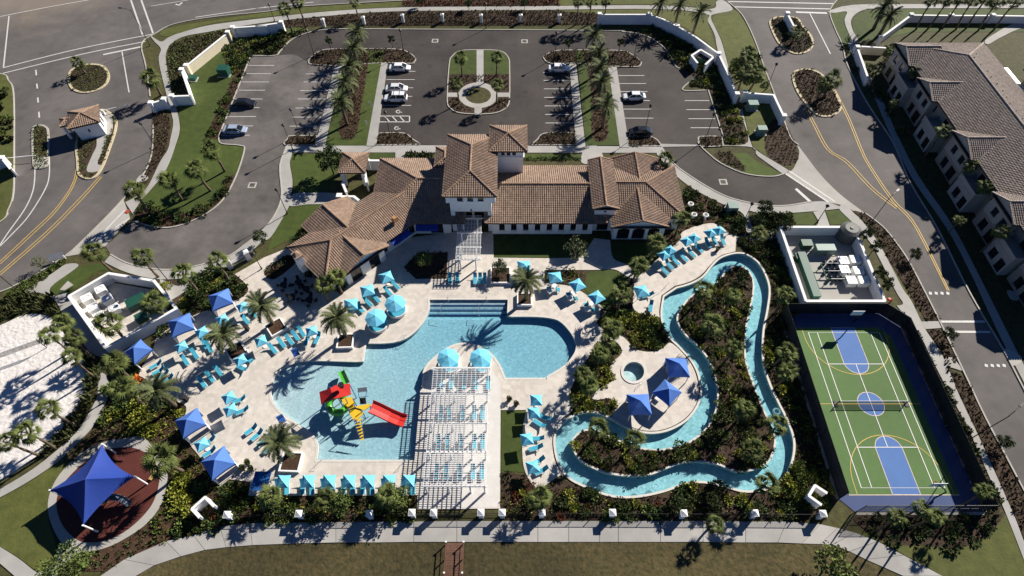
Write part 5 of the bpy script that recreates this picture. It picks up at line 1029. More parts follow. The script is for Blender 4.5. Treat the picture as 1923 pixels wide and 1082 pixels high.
lou_row('S', [((1140,750),(1265,705)),((1170,850),(1290,800))], 'under the twin umbrellas west of the beach pool', 'twin umbrella loungers')
lou_row('U', [((620,135),(705,75)),((665,178),(745,110)),((715,220),(790,160)),((760,262),(830,205))], 'in the row beside the southwest planter palm', 'southwest loungers')
lou_row('U', [((320,295),(405,240)),((335,205),(385,170))], 'between the two southwest cabanas', 'southwest loungers')
lou_row('J', [((1060,1035),(985,945)),((1140,985),(1065,890)),((1200,945),(1150,880)),((1255,910),(1205,840)),((1310,880),(1255,795)),((1310,955),(1350,865)),((1400,950),(1450,840))], 'in the row along the beach pool terrace', 'beach pool loungers')
lou_row('K', [((415,510),(345,435)),((485,455),(410,375)),((235,605),(165,535)),((300,565),(245,500)),((155,655),(95,590))], 'under the three umbrellas north of the pool', 'north terrace loungers')
lou_row('K', [((940,405),(940,310)),((1005,405),(1005,310))], 'in the slatted shade of the small pergola', 'pergola shade loungers')
lou_row('K', [((1165,405),(1165,315)),((1210,405),(1210,315)),((1252,405),(1252,315))], 'in the tight sunny trio north of the pool steps', 'trio loungers')
lou_row('L', [((1220,455),(1160,395)),((1265,410),(1205,345)),((1320,370),(1260,305)),((1395,335),(1330,275)),((1465,300),(1400,235)),((1530,255),(1470,195)),((1600,215),(1560,145)),((1660,190),(1620,120)),((1735,195),(1700,115))], 'along the terrace by the river entry', 'river terrace loungers')
lou_row('L', [((1065,790),(1072,715)),((1000,655),(1075,640))], 'on the terrace tip by the river steps', 'river tip loungers')
lou_row('O', [((240,545),(325,580)),((210,580),(290,630)),((190,770),(265,750)),((215,700),(255,700)),((225,925),(300,890)),((215,860),(268,832))], 'on the strip between the lawn and the lazy river', 'lawn edge loungers')
for r, (y, xs_) in enumerate(((310,(1340,1410,1500,1590,1680)),(525,(1340,1395,1490,1580,1640)),(735,(1320,1385,1480,1580,1640)),(950,(1310,1380,1470,1570,1635)))):
    for i, x in enumerate(xs_):
        f, h = T('N', [(x,y+45),(x,y-45)]); lounger(f, h, f'{ORD[i]} lounger from the west in {ORD[r]} row under the white pergola', 'pergola loungers', .115)
# ---- umbrellas
def square_umb(s=1.05, h=2.4):
    c = MB(); rim = []; m = 5
    for k in range(4):
        a, b = [(-s,-s),(s,-s),(s,s),(-s,s)][k], [(s,-s),(s,s),(-s,s),(-s,-s)][k]
        for i in range(m):
            t = i/m; sag = .10*4*t*(1-t); q = 1-.06*4*t*(1-t); rim.append(((a[0]+(b[0]-a[0])*t)*q, (a[1]+(b[1]-a[1])*t)*q, h-.48-0*sag+.02*sag))
    n = len(rim); mid = [(x*.5, y*.5, h-.17) for x, y, z in rim]
    c.add(rim+mid+[(0,0,h+.08)], [(i,(i+1) % n,n+(i+1) % n,n+i) for i in range(n)]+[(n+i,n+(i+1) % n,2*n) for i in range(n)])
    lo = [(x,y,z-.14) for x, y, z in rim]; c.add(rim+lo, [(i,n+i,n+(i+1) % n,(i+1) % n) for i in range(n)])
    return [('canopy', c.mesh('canopy', teal), None), ('pole', MB().tube([(0,0,0),(0,0,h+.1)], .03, 6).mesh('pole', white_met), None), ('base', MB().cone((0,0,0),.32,.28,.09,10).mesh('base', stucco), None), ('finial', MB().cone((0,0,h+.06),.06,.01,.16,6).mesh('finial', white_met), None)]
def oct_umb(s=1.75, h=2.75, n=8):
    c = MB(); rim = [(s*cos(2*pi*k/n), s*sin(2*pi*k/n), h-.62) for k in range(n)]; mid = [(x*.5,y*.5,h-.24) for x, y, z in rim]
    c.add(rim+mid+[(0,0,h+.06)], [(i,(i+1) % n,n+(i+1) % n,n+i) for i in range(n)]+[(n+i,n+(i+1) % n,2*n) for i in range(n)]); lo = [(x,y,z-.15) for x, y, z in rim]; c.add(rim+lo, [(i,n+i,n+(i+1) % n,(i+1) % n) for i in range(n)])
    return [('canopy', c.mesh('canopy', teal), None), ('pole', MB().tube([(0,0,0),(0,0,h+.1)], .035, 6).mesh('pole', white_met), None), ('finial', MB().cone((0,0,h+.04),.07,.01,.16,6).mesh('finial', white_met), None)]
SQ, SQS, OC = square_umb(), square_umb(.82, 2.25), oct_umb()
def umb(k, x, y, yaw, label, group):
    px = T1(k, x, y); p = G(px[0], px[1], 2.2); return inst('umbrella', SQS if k in 'JSUO' or (k == 'L' and x > 1100) else SQ, (p.x, p.y, .105), radians(yaw), None, label, 'umbrella', group)
def umb_row(lst, lab, grp):
    for i, (k, x, y, yaw) in enumerate(lst): umb(k, x, y, yaw, lab % ORD[i] if '%' in lab else lab, grp)
umb_row([('J',740,595,38),('J',555,710,38),('J',370,825,38),('J',185,960,38)], '%s square teal umbrella in front of the blue cabanas, from the clubhouse side', 'cabana front umbrellas')
umb_row([('J',905,905,30),('J',1365,815,20)], '%s teal umbrella over the row along the beach pool terrace', 'beach pool umbrellas')
umb_row([('S',1200,360,40)], 'teal umbrella below the second planter palm', 'west terrace umbrellas'); umb_row([('S',1095,695,40),('S',1110,808,35)], '%s of the twin teal umbrellas west of the beach pool', 'twin umbrellas')
umb_row([('U',295,205,38)], 'teal umbrella between the two southwest cabanas', None)
umb_row([('K',360,335,25),('K',190,455,18),('K',40,580,10)], '%s of three teal umbrellas north of the round pool edge, from the clubhouse', 'north terrace umbrellas')
umb_row([('K',1605,232,3)], 'teal umbrella behind the planter palm north of the pool', None)
umb_row([('L',205,480,8),('L',405,550,30),('L',580,660,32)], '%s teal umbrella along the curve east of the pool', 'east curve umbrellas'); umb_row([('L',985,605,12)], 'teal umbrella at the terrace tip by the river steps', None)
umb_row([('L',1190,275,30),('L',1245,228,30),('L',1395,148,32),('L',1465,118,32),('L',1610,75,25),('L',1690,52,25)], '%s teal umbrella on the river terrace, counted from the pool', 'river terrace umbrellas')
umb_row([('U',885,472,0),('U',1065,470,0),('U',1215,470,0),('U',1360,470,0),('U',1500,470,0),('U',1650,470,0),('U',1795,470,0)], '%s teal umbrella in the straight southern row, from the west', 'southern row umbrellas')
umb_row([('O',230,445,2),('O',215,528,5),('O',170,698,10),('O',208,878,12)], '%s teal umbrella on the strip beside the lawn, from the north', 'lawn edge umbrellas')
for i, x in enumerate((885,1065,1215,1360,1500,1650,1795)):
    for s_, sd_ in ((-32,'west'),(34,'east')):
        f, h = T('U', [(x+s_,560),(x+s_,480)]); lounger(f, h, f'lounger on the {sd_} side under the {ORD[i]} umbrella of the southern row', 'southern row loungers')
for (k, x, y), lab in zip((('K',440,570),('K',265,700),('N',1390,120),('N',1625,120)), ('eastern octagonal teal umbrella over a round white daybed north of the pool','western octagonal teal umbrella over a round white daybed north of the pool','western octagonal umbrella on the tip of the pergola peninsula','eastern octagonal umbrella on the tip of the pergola peninsula')):
    px = T1(k, x, y); p = G(px[0], px[1], 2.5); inst('octagonal_umbrella', OC, (p.x,p.y,.3), .2, .95, lab, 'umbrella', 'octagonal umbrellas')
    q = empty('round_daybed', (p.x,p.y,.11), 0, 'round white daybed under '+' '.join(lab.split()[:3 if lab.split()[1] == 'octagonal' else 3])+(' north of the pool' if 'north' in lab else ' on the peninsula tip'), 'daybed', 'round daybeds')
    MB().cone((0,0,0),1.55,1.6,.38,28).obj('base', M('daybed_shell', (.66,.65,.63), .6, var=.04), q); MB().cone((0,0,.384),1.35,1.3,.12,28).obj('cushion', teal_sling, q)
    MB().loft([[Vector((r_*cos(t), r_*sin(t), z_)) for r_, z_ in ((1.6,.37),(1.62,.75),(1.5,.75),(1.48,.37))] for t in [radians(200+14*j) for j in range(11)]]).obj('back', MATS['daybed_shell'], q)
# ---- small white side tables by the east umbrellas
TB = [('table_top', MB().cone((0,0,.46),.42,.42,.04,12).mesh('table_top', white_met), None), ('leg', MB().tube([(0,0,0),(0,0,.46)],.05,6).mesh('leg', white_met), None), ('base', MB().cone((0,0,0),.28,.26,.03,10).mesh('base', white_met), None)]
CHR = [('seat', MB().box((0,0,.4),(.62,.62,.12)).mesh('seat', teal_sling), None), ('backrest', MB().box((.33,0,.68),(.1,.62,.55)).mesh('backrest', teal_sling), None)]+[('leg', MB().box((0,0,.17),(.05,.05,.34)).mesh('leg', white_met), None, (x,y,0)) for x in (-.27,.27) for y in (-.27,.27)]
for i, (x, y) in enumerate(((195,565),(160,610),(360,640),(335,675),(535,725),(490,775))):
    p = G(*T1('L', x, y), .4); inst('side_table', TB, (p.x,p.y,.11), 0, 1.0, f'{ORD[i]} small white table along the curve east of the pool', 'table', 'east curve tables')
for i, (x, y, a) in enumerate(((145,590,0),(230,600,180),(320,640,10),(390,680,200),(480,735,10),(545,780,200))):
    p = G(*T1('L', x, y), .4); inst('lounge_chair', CHR, (p.x,p.y,.11), radians(a), 1.0, f'{ORD[i]} low teal chair along the curve east of the pool', 'chair', 'east curve chairs')
# ---- cabanas
def cabana(corners, label, group, curtain=True, z=2.35, blind=None):
    """corners: the four canopy corners as seen"""
    W = [G(p[0], p[1], z) for p in corners]; c = sum(W, Vector())/4; d = (W[1]-W[0]); a = atan2(d.y, d.x); s = sum((W[(i+1) % 4]-W[i]).length for i in range(4))/8
    r = empty('cabana', (c.x, c.y, .1), a, label, 'cabana', group); h = z-.1; cb = MB(); rim = []
    for k in range(4):
        p, q = [(-s,-s),(s,-s),(s,s),(-s,s)][k], [(s,-s),(s,s),(-s,s),(-s,-s)][k]
        for i in range(6):
            t = i/6; f = 1-.05*4*t*(1-t); rim.append(((p[0]+(q[0]-p[0])*t)*f, (p[1]+(q[1]-p[1])*t)*f, h+.06*4*t*(1-t)))
    n = len(rim); mid = [(x*.5,y*.5,h+.62) for x, y, zz in rim]
    cb.add(rim+mid+[(0,0,h+1.15)], [(i,(i+1) % n,n+(i+1) % n,n+i) for i in range(n)]+[(n+i,n+(i+1) % n,2*n) for i in range(n)]); cb.obj('canopy', blue_can, r)
    vb = MB(); lo = [(x*.995,y*.995,zz-.32) for x, y, zz in rim]; vb.add(rim+lo, [(i,n+i,n+(i+1) % n,(i+1) % n) for i in range(n)]); vb.obj('valance', blue_can, r)
    for sx in (-1,1):
        for sy in (-1,1): MB().box((sx*(s-.12),sy*(s-.12),h/2),(.1,.1,h)).obj('post', white_met, r)
    if curtain:
        for sx in (-1,1):
            cu = MB(); pts = [(sx*(s-.14)+.06*sin(i*2.2), -s+.3+.75*i/8, 0) for i in range(9)]
            cu.loft([[(x,y,.06),(x+.03,y,.06),(x+.03,y,h-.1),(x,y,h-.1)] for x, y, _ in pts]).obj('curtain', M('curtain_white', (.72,.74,.78), .8, var=.05), r)
    cu = MB(); pts = [(-s+.2+(2*s-.4)*i/20, s-.16+.04*sin(i*1.9), 0) for i in range(21)]; cu.loft([[(x,y,.06),(x,y+.03,.06),(x,y+.03,h-.1),(x,y,h-.1)] for x, y, _ in pts]).obj('back_curtain', blue_can, r)
    so_ = MB().box((0,s*.45,.22),(2*s*.7,.8,.42)).obj('sofa_seat', M('sofa_white', (.6,.6,.58), .8), r); MB().box((0,s*.45+.38,.62),(2*s*.7,.14,.4)).obj('sofa_back', MATS['sofa_white'], so_)
    return r
for i, q in enumerate((T('J', [(505,632),(688,560),(572,432),(425,541)]), T('J', [(145,872),(345,790),(215,660),(55,770)]), T('S', [(228,415),(420,262),(325,185),(150,297)]), T('S', [(705,1068),(925,935),(780,802),(612,935)]), T('U', [(385,470),(560,345),(440,222),(302,340)]))):
    cabana(q, f'{ORD[i]} blue pyramid cabana along the western edge, counted from the clubhouse', 'western cabanas')
for q, w_ in ((T('O', [(1075,300),(1215,300),(1205,178),(1072,182)]),'northern'), (T('O', [(1085,492),(1165,402),(1070,313),(978,402)]),'diagonally turned middle'), (T('O', [(828,548),(970,545),(960,415),(820,410)]),'southern')):
    cabana(q, f'{w_} blue cabana on the terrace inside the lazy river loop', 'river loop cabanas', False)
fc = empty('flat_shade', tuple(G(490,903,1.6)*1), 0, 'flat dark blue shade canopy at the west end of the umbrella row', 'canopy'); fc.location.z = .1
MB().add([(-1.05,-1.25,1.5),(1.05,-1.25,1.5),(1.2,1.15,1.75),(-.95,1.15,1.75),(-1.05,-1.25,1.44),(1.05,-1.25,1.44),(1.2,1.15,1.69),(-.95,1.15,1.69)], [(0,1,2,3),(7,6,5,4),(0,4,5,1),(1,5,6,2),(2,6,7,3),(3,7,4,0)]).obj('canopy', M('deep_blue_canvas', (.015,.10,.30), .8), fc)
for x in (-.95,1.0):
    for y in (-1.15,1.05): MB().tube([(x,y,0),(x,y,1.55)],.03,6).obj('post', white_met, fc)
# ---- white planters
def planter(x, y, s, label, depth=.55, tilt=0):
    p = G(x, y, .4); r = empty('planter', (p.x,p.y,.1), radians(tilt), label, 'planter', 'white square planters'); mb = MB()
    for i in range(4):
        c = [(-s,-s),(s,-s),(s,s),(-s,s)]; a, b = c[i], c[(i+1) % 4]; k = 1 if i % 2 == 0 else (s-.1)/s
        a, b = (a[0], a[1]*k) if i % 2 else (a[0]*(s+.1)/s, a[1]), (b[0], b[1]*k) if i % 2 else (b[0]*(s+.1)/s, b[1]); mb.seg((*a,0),(*b,0),.2,depth)
    mb.obj('rim', stucco, r); MB().box((0,0,.22),(2*s-.18,2*s-.18,.44)).obj('soil', mulch_red, r)
for x, y, s, lab, tl in ((649,641,1.15,'square white planter of the palm at the beach pool corner',2), (985,563,1.1,'square white planter of the palm at the pool steps',0), (547,868,1.25,'square white planter of the palm southwest of the slide',-2), (519,615,1.2,'turned white planter of the palm near the north cabana',38), (444,660,1.2,'dark shaded planter of the second terrace palm',38), (940,517,1.55,'wide white planter with the dark bushy tree',0)): planter(x, y, s, lab, .55 if s < 1.5 else .45, tl)
# ---- topiary pots
BALL = leaf_blob(90, 120, .34, .34, .2, lift=.0).mesh('foliage', L_mid)
for i, (k, x, y) in enumerate((('U',595,385),('U',635,345),('U',660,390),('O',55,450),('O',100,480),('L',1670,235))):
    p = G(*T1(k, x, y), .4); r = empty('potted_shrub', (p.x,p.y,.11), 0, f'{ORD[i]} round clipped shrub in a dark pot on the deck, from the west', 'potted plant', 'potted shrubs')
    MB().cone((0,0,0),.24,.34,.5,12).obj('pot', bronze, r); link('foliage', BALL, r, (0,0,.5))
# ---- pool handrails and ladders
def rail(pts, label, r_=.025, mat=alum, name='handrail'):
    W = [G(p[0], p[1], p[2]) for p in pts]; o = Vector((W[0].x,W[0].y,0)); q = empty(name, tuple(o), 0, label, 'handrail', 'pool handrails'); MB().tube([p-o for p in W], r_, 6).obj('rail', mat, q)
for (k, pts), lab in (((('K'), [(920,515),(925,560),(850,600),(850,640),(880,720)]), 'steel handrail on the west side of the pool steps'), (('K', [(1268,515),(1272,560),(1195,600),(1195,640),(1215,710)]), 'steel handrail on the east side of the pool steps'), (('N', [(420,945),(430,890),(490,850)]), 'steel handrail at the shallow pool corner'), (('N', [(1030,945),(1040,900),(1080,870)]), 'steel handrail at the pool edge by the pergola'), (('L', [(1075,690),(1110,620),(1150,625)]), 'steel handrail beside the river steps'), (('L', [(1200,580),(1205,555),(1250,515)]), 'second steel handrail at the river entry'), (('O', [(870,370),(900,350),(935,320)]), 'steel handrail of the round spa')):
    t_ = T(k, pts); n_ = len(t_); rail([(p[0], p[1], .1 if i in (0, n_-1) else .85) for i, p in enumerate(t_)], lab)
for x, lab in ((1045,'west ladder of the peninsula tip'),(1095,'east ladder of the peninsula tip')):
    a = T1('K', x-25, 1010); b = T1('K', x+20, 935); rail([(a[0],a[1],.1),(a[0]+2,a[1]-5,.8),(b[0],b[1],.75),(b[0],b[1]+6,-.3)], 'steel '+lab, name='ladder')
for x, lab in ((500,'west ladder on the round pool edge'),(530,'east ladder on the round pool edge')):
    a = T1('K', x, 880); b = T1('K', x+25, 915); rail([(a[0],a[1],.1),(a[0]+1,a[1]-4,.8),(b[0],b[1]-6,.75),(b[0],b[1],-.3)], 'steel '+lab, name='ladder')
# river tubes floating on the lazy river
TOR = [( 'tube', None)]
def torus(R, r, n=18, m=8):
    mb = MB(); vs = [((R+r*cos(2*pi*j/m))*cos(2*pi*i/n), (R+r*cos(2*pi*j/m))*sin(2*pi*i/n), r*sin(2*pi*j/m)) for i in range(n) for j in range(m)]
    return mb.add(vs, [(i*m+j, ((i+1) % n)*m+j, ((i+1) % n)*m+(j+1) % m, i*m+(j+1) % m) for i in range(n) for j in range(m)])
clear_tube = meshmat('clear_vinyl', (.35,.62,.68), .3); TM = torus(.42,.15).mesh('swim_ring', clear_tube, True)
for i, (k, x, y) in enumerate((('O',445,615),('O',480,575),('O',655,1018),('O',905,1030),('O',1000,1010),('O',1780,525))):
    p = G(*T1(k, x, y), 0); o = link('swim_ring', TM, None, (p.x,p.y,-.02)); tag(o, f'{ORD[i]} pale clear swim ring floating on the lazy river', 'swim ring', 'swim rings')
# ================================================================== PERGOLAS
def pergola(name, xa, xb, ya, yb, h, slat, raft, beams, posts_x, label, mat=white_met):
    r = empty(name, ((xa+xb)/2, (ya+yb)/2, .11), 0, label, 'pergola'); cx, cy = (xa+xb)/2, (ya+yb)/2; W_, D_ = xb-xa, yb-ya
    sm_ = MB().box((0,0,0),(W_,.042,.045)).mesh('slat', mat); rm = MB().box((0,0,0),(.05,D_,.11)).mesh('rafter', mat); bm = MB().box((0,0,0),(W_+.2,.15,.22)).mesh('beam', mat); pm = MB().box((0,0,h/2),(.22,.22,h)).mesh('post', mat)
    n = int(D_/slat)
    for i in range(n+1): link('slat', sm_, r, (0, -D_/2+.04+(D_-.08)*i/n, h+.24))
    n = int(W_/raft)
    for i in range(n+1): link('rafter', rm, r, (-W_/2+.06+(W_-.12)*i/n, 0, h+.12))
    for y in beams:
        link('beam', bm, r, (0, y-cy, h-.10))
        for x in posts_x: link('post', pm, r, (x-cx, y-cy, -.11))
    return r
a, b, c, d = G(815,690,2.9), G(918,690,2.9), G(916,914,2.9), G(805,914,2.9)
bys = [G(870,T1('N',0,y)[1],2.9).y for y in (190,378,592,800)]+[c.y+.1]
pergola('pergola', a.x-.1, b.x+.05, c.y, a.y, 2.65, .29, .60, bys, (a.x+.15, (a.x+b.x)/2-.9, (a.x+b.x)/2+1.9, b.x-.2), 'long white slatted pergola over lounger rows on the pool peninsula')
a, b, c = G(862,405,3.3), G(904,405,3.3), G(903,488,3.3)
pergola('pergola', a.x-.1, b.x+.1, c.y, a.y, 3.0, .30, .55, [a.y-.4, (a.y+c.y)/2+1.2, (a.y+c.y)/2-2, c.y+.3], (a.x+.6, b.x-.7), 'small white slatted pergola leading from the clubhouse porch')
# ================================================================== WATER PLAY STRUCTURE
ws = empty('water_slide_tower', tuple(G(672,775)), 0, 'red, yellow and green water play tower with slides standing in the shallow pool', 'water slide')
O_ = Vector(ws.location)
def wp(k, x, y, z): return G(*T1(k, x, y), z)-O_
def slab(pts, th): b_ = [p-Vector((0,0,th)) for p in pts]; n = len(pts); return MB().add(pts+b_, [tuple(range(n)), tuple(range(2*n-1, n-1, -1))]+[(i, n+i, n+(i+1) % n, (i+1) % n) for i in range(n)])
ZP = {1: (580,680,.11458)}
def z7(x, y, z): return G(580+x*.11458, 680+y*.11458, z)-O_
def flume(pts, w_, mat, name, depth=.35):
    secs = []
    for i, p in enumerate(pts):
        q = pts[min(i+1, len(pts)-1)]-pts[max(i-1, 0)]; d = Vector((q.x,q.y,0)).normalized(); n = Vector((-d.y, d.x, 0)); sec = []
        for s_, zz in ((-w_/2,depth),(-w_/2+.04,depth),(-w_*.36,.06),(-.05,.02),(0,.08),(.05,.02),(w_*.36,.06),(w_/2-.04,depth),(w_/2,depth),(w_/2,-.08),(-w_/2,-.08)): sec.append(p+n*s_+Vector((0,0,zz)))
        secs.append(sec)
    return MB().loft(secs).obj(name, mat, ws)
flume([z7(1020,735,2.0), z7(1150,790,1.5), z7(1330,880,.75), z7(1480,945,.35), z7(1580,972,.3)], 1.85, plastic_red, 'red_slide', .4)
gs = flume([z7(620,350,2.2), z7(580,260,1.3), z7(545,180,.6), z7(535,150,.45)], .95, plastic_grn, 'green_slide', .42)
# spiral green tube slide
cen = z7(500,750,0); pts = [cen+Vector((1.15*cos(t), 1.15*sin(t), 2.1-.26*(t-.3))) for t in [.3+.42*i for i in range(16)]]
MB().tube(pts, .52, 12).obj('spiral_tube', plastic_grn, ws, smooth=True)
# red roofs: two tilted panels meeting over the upper deck
slab([z7(170,490,3.6), z7(200,690,3.4), z7(400,600,4.1), z7(350,430,4.3)], .12).obj('red_roof', plastic_red, ws); slab([z7(430,380,4.2), z7(670,350,3.9), z7(690,530,3.7), z7(480,590,4.0)], .12).obj('red_roof', plastic_red, ws)
slab([z7(350,430,4.3), z7(400,600,4.1), z7(480,590,4.0), z7(430,380,4.2)], .12).obj('red_roof', plastic_red, ws)
bk = empty('tip_bucket', (0,0,0)); bpy.data.objects.remove(bk)
p = z7(530,385,5.0); MB().cone(tuple(p-Vector((0,0,.4))), .3, .42, .7, 14).obj('tip_bucket', M('bucket_black', (.02,.02,.025), .5), ws)
# yellow decks and stair
for q, z in (([(535,615),(600,585),(720,572),(752,690),(640,735),(570,690)],2.5), ([(575,700),(640,740),(750,700),(760,730),(650,775),(600,770)],2.2), ([(640,790),(740,745),(860,775),(892,840),(800,940),(735,965)],1.9), ([(735,735),(990,682),(1025,715),(900,795),(860,772)],2.05)):
    slab([z7(x,y,z) for x, y in q], .12).obj('deck_panel', plastic_yel, ws)
for k in range(7):
    t = k/6; a, b = z7(740+18*k, 950+52*k, 1.75-.26*k), z7(870+5*k, 925+52*k, 1.75-.26*k); d = Vector((0,-.30,0)); slab([a, a+d, b+d, b], .07).obj('stair_tread', plastic_yel, ws)
for s_ in (0,1): MB().tube([z7(735+130*s_-5,940,2.6), z7(845+60*s_,1260,1.0)], .04, 6).obj('stair_rail', plastic_blu, ws)
for x, y, zt in ((600,600,3.9),(720,600,3.8),(640,760,3.0),(740,700,3.0),(180,500,3.6),(210,680,3.4),(670,370,3.8),(450,400,4.1),(480,590,3.9),(860,780,2.6),(1000,720,2.9),(750,930,2.6)):
    t = z7(x, y, zt); MB().tube([Vector((t.x,t.y,-.5)), t], .07, 7).obj('post', plastic_blu, ws)
slab([z7(795,430,2.9), z7(950,410,2.9), z7(955,470,2.7), z7(810,490,2.7)], .25).obj('grey_hopper', alum, ws); slab([z7(830,590,2.3), z7(930,580,2.3), z7(940,680,2.1), z7(840,690,2.1)], .1).obj('dark_panel', dark_metal, ws)
for a, b in (((800,470),(830,590)),((950,460),(930,580)),((980,560),(820,580))): MB().tube([z7(*a,2.8), z7(*b,2.3)], .04, 6).obj('rail', plastic_blu, ws)
for pp in ([(880,900,1.2),(920,930,.9),(980,900,1.2)], [(660,950,1.4),(650,1040,1.1)], [(240,700,2.9),(330,830,1.4)], [(330,400,3.4),(380,430,3.8)]): MB().tube([z7(*q) for q in pp], .05, 6).obj('spray_pipe', plastic_blu, ws)
# ================================================================== PLAYGROUND
sail = empty('shade_sail', tuple(G(203,928)), 0, 'large royal blue four-point shade sail over the red playground', 'shade sail'); O_ = Vector(sail.location)
cs = [G(*T1('R', 360,460),3.2)-O_, G(*T1('R', 600,715),3.2)-O_, G(*T1('R', 975,362),3.2)-O_, G(*T1('R', 738,128),3.2)-O_]; ap = G(*T1('R', 615,382),5.6)-O_
mb = MB(); n = 8; grid = []
for k in range(4):
    a, b = cs[k], cs[(k+1) % 4]; mid_ = (a+b)/2; inn = (ap-mid_); inn.z = 0; edge = [a.lerp(b, i/n)+inn*.16*4*(i/n)*(1-i/n) for i in range(n+1)]; rows_ = 6; vs = []
    for j in range(rows_+1):
        t = j/rows_
        for i in range(n+1): p = edge[i].lerp(ap, t); p.z = edge[i].z+(ap.z-edge[i].z)*(t**1.15); vs.append(p)
    mb.add(vs, [(j*(n+1)+i, j*(n+1)+i+1, (j+1)*(n+1)+i+1, (j+1)*(n+1)+i) for j in range(rows_) for i in range(n)])
mb.obj('canopy', royal, sail)
for c in cs: o_ = Vector((c.x,c.y,0)); d = o_.normalized()*.0; MB().tube([o_+Vector((0,0,-.05)), c+Vector((0,0,.1))], .11, 8).obj('post', white_met, sail)
MB().tube([Vector((ap.x,ap.y,-.05)), ap-Vector((0,0,.12))], .10, 8).obj('mast', white_met, sail)
sl = empty('curved_slide', tuple(G(232,938)), 0, 'curved grey playground slide sticking out from under the blue sail', 'slide'); O_ = Vector(sl.location)
pts = [G(*T1('R', x, y), z)-O_ for x, y, z in ((790,515,1.5),(850,515,1.2),(900,535,.8),(935,565,.35))]; secs = []
for i, p in enumerate(pts):
    d = (pts[min(i+1,3)]-pts[max(i-1,0)]); d = Vector((d.x,d.y,0)).normalized(); n_ = Vector((-d.y,d.x,0)); secs.append([p+n_*s_+Vector((0,0,z)) for s_, z in ((-.42,.25),(-.38,.25),(-.25,.0),(.25,0),(.38,.25),(.42,.25),(.3,-.08),(-.3,-.08))])
MB().loft(secs).obj('chute', M('slide_grey', (.12,.14,.17), .25, spec=.6), sl); MB().tube([pts[0]+Vector((0,0,-1.55)), pts[0]], .06, 6).obj('support', alum, sl); MB().box(tuple(pts[0]+Vector((-.6,0,-.02))), (1.1,1.1,.1)).obj('platform', plastic_blu, sl)
sp = empty('spring_toy', tuple(G(200,947)), 0, 'small yellow spring toy beside the grey slide', 'toy'); MB().tube([(0,0,0),(0,0,.35)], .08, 8).obj('spring', dark_metal, sp); MB().loft([[(x,-.12,z),(x,.12,z),(x,.1,z+.3),(x,-.1,z+.3)] for x, z in ((-.5,.5),(-.25,.35),(.25,.35),(.5,.6))]).obj('body', plastic_yel, sp)
bn = empty('park_bench', tuple(G(292,893)), 1.3, 'small yellowish bench at the edge of the playground ring', 'bench')
for y in (-.15,.05,.25): MB().box((0,y,.45),(1.5,.14,.05)).obj('seat_slat', M('bench_wood', (.4,.27,.1), .7), bn)
for x in (-.6,.6): MB().box((x,.05,.21),(.07,.45,.42)).obj('leg', dark_metal, bn)
# volleyball posts and net on the sand
vb = empty('volleyball_net', tuple(G(*T1('I', 340,590))), 0, 'volleyball net strung across the sand court', 'net'); O_ = Vector(vb.location); b_ = G(-40,700)-O_
for p in (Vector((0,0,0)), Vector((b_.x,b_.y,0))): MB().tube([p+Vector((0,0,-.05)), p+Vector((0,0,2.5))], .06, 8).obj('post', dark_metal, vb)
MB().seg((0,0,1.45),(b_.x,b_.y,1.45),.02,.95).obj('net', netmat, vb)
for z in (1.42,2.4): MB().seg((0,0,z),(b_.x,b_.y,z),.05,.06).obj('net_tape', white_met, vb)
# ================================================================== SPORTS COURT FITTINGS
def court_fence():
    fx0, fx1, fy0, fy1, H_ = 42.5, 60.6, -35.3, -5.0, 2.9; ch = 2.6
    runs = [((fx0,fy0+1.6),(fx0,fy1),10,'west'), ((fx1,fy0),(fx1,fy1-ch),10,'east'), ((fx0+1.7,fy0),(fx1,fy0),6,'south'), ((fx0,fy1),(fx1-ch,fy1),6,'north'), ((fx1-ch,fy1),(fx1,fy1-ch),2,'chamfered northeast')]
    for a, b, n, nm in runs:
        r = empty('court_fence', (a[0],a[1],0), 0, f'black screened chain-link fence on the {nm} side of the sports court', 'fence', 'sports court fences'); d = Vector((b[0]-a[0], b[1]-a[1], 0))
        for i in range(n+1): p = d*(i/n); MB().tube([p+Vector((0,0,-.05)), p+Vector((0,0,H_))], .045, 6).obj('post', dark_metal, r)
        for z in (.12, 1.5, H_-.04): MB().tube([Vector((0,0,z)), d+Vector((0,0,z))], .03, 5).obj('rail', dark_metal, r)
        for i in range(n): MB().seg(d*(i/n)+Vector((0,0,.15)), d*((i+1)/n)+Vector((0,0,.15)), .015, H_-.22).obj('screen_panel', screenmat if nm != 'south' else linkmat, r)
court_fence()
for a, b in (((42.3,-33.7),(42.3,-5)), ((60.8,-35.3),(60.8,-7.6)), ((44.1,-35.5),(60.6,-35.5))): tag(MB().seg((*a,0),(*b,0),.4,.075).obj('mow_strip', kerbmat), kind='structure')
hp_pts = ((56.2,-34.2,radians(125),'south'), (47.6,-6.1,radians(-55),'north')) 
def hoop(x, y, ang, nm):
    r = empty('basketball_hoop', (x,y,.05), 0, f'basketball hoop with white backboard at the {nm} end of the court', 'basketball hoop', 'basketball hoops'); d = Vector((cos(ang), sin(ang), 0))
    MB().tube([(0,0,0),(0,0,2.6),tuple(d*.5+Vector((0,0,3.1))),tuple(d*1.3+Vector((0,0,3.3)))], [.1,.09,.08,.07], 8).obj('pole', dark_metal, r); n = Vector((0, 1 if nm == 'south' else -1, 0)); c = d*1.3+n*.05+Vector((0,0,3.35))
    MB().box(tuple(c), (1.8,.06,1.1)).obj('backboard', white_met, r); q = c+n*.45-Vector((0,0,.3)); t_ = torus(.23,.02,14,5); join = MB().add([Vector(v)+q for v in t_.v], t_.f); join.obj('rim', M('rim_orange', (.6,.15,.03), .5), r)
    MB().cone(tuple(q-Vector((0,0,.42))), .14, .23, .42, 10, False).obj('net', netmat, r)
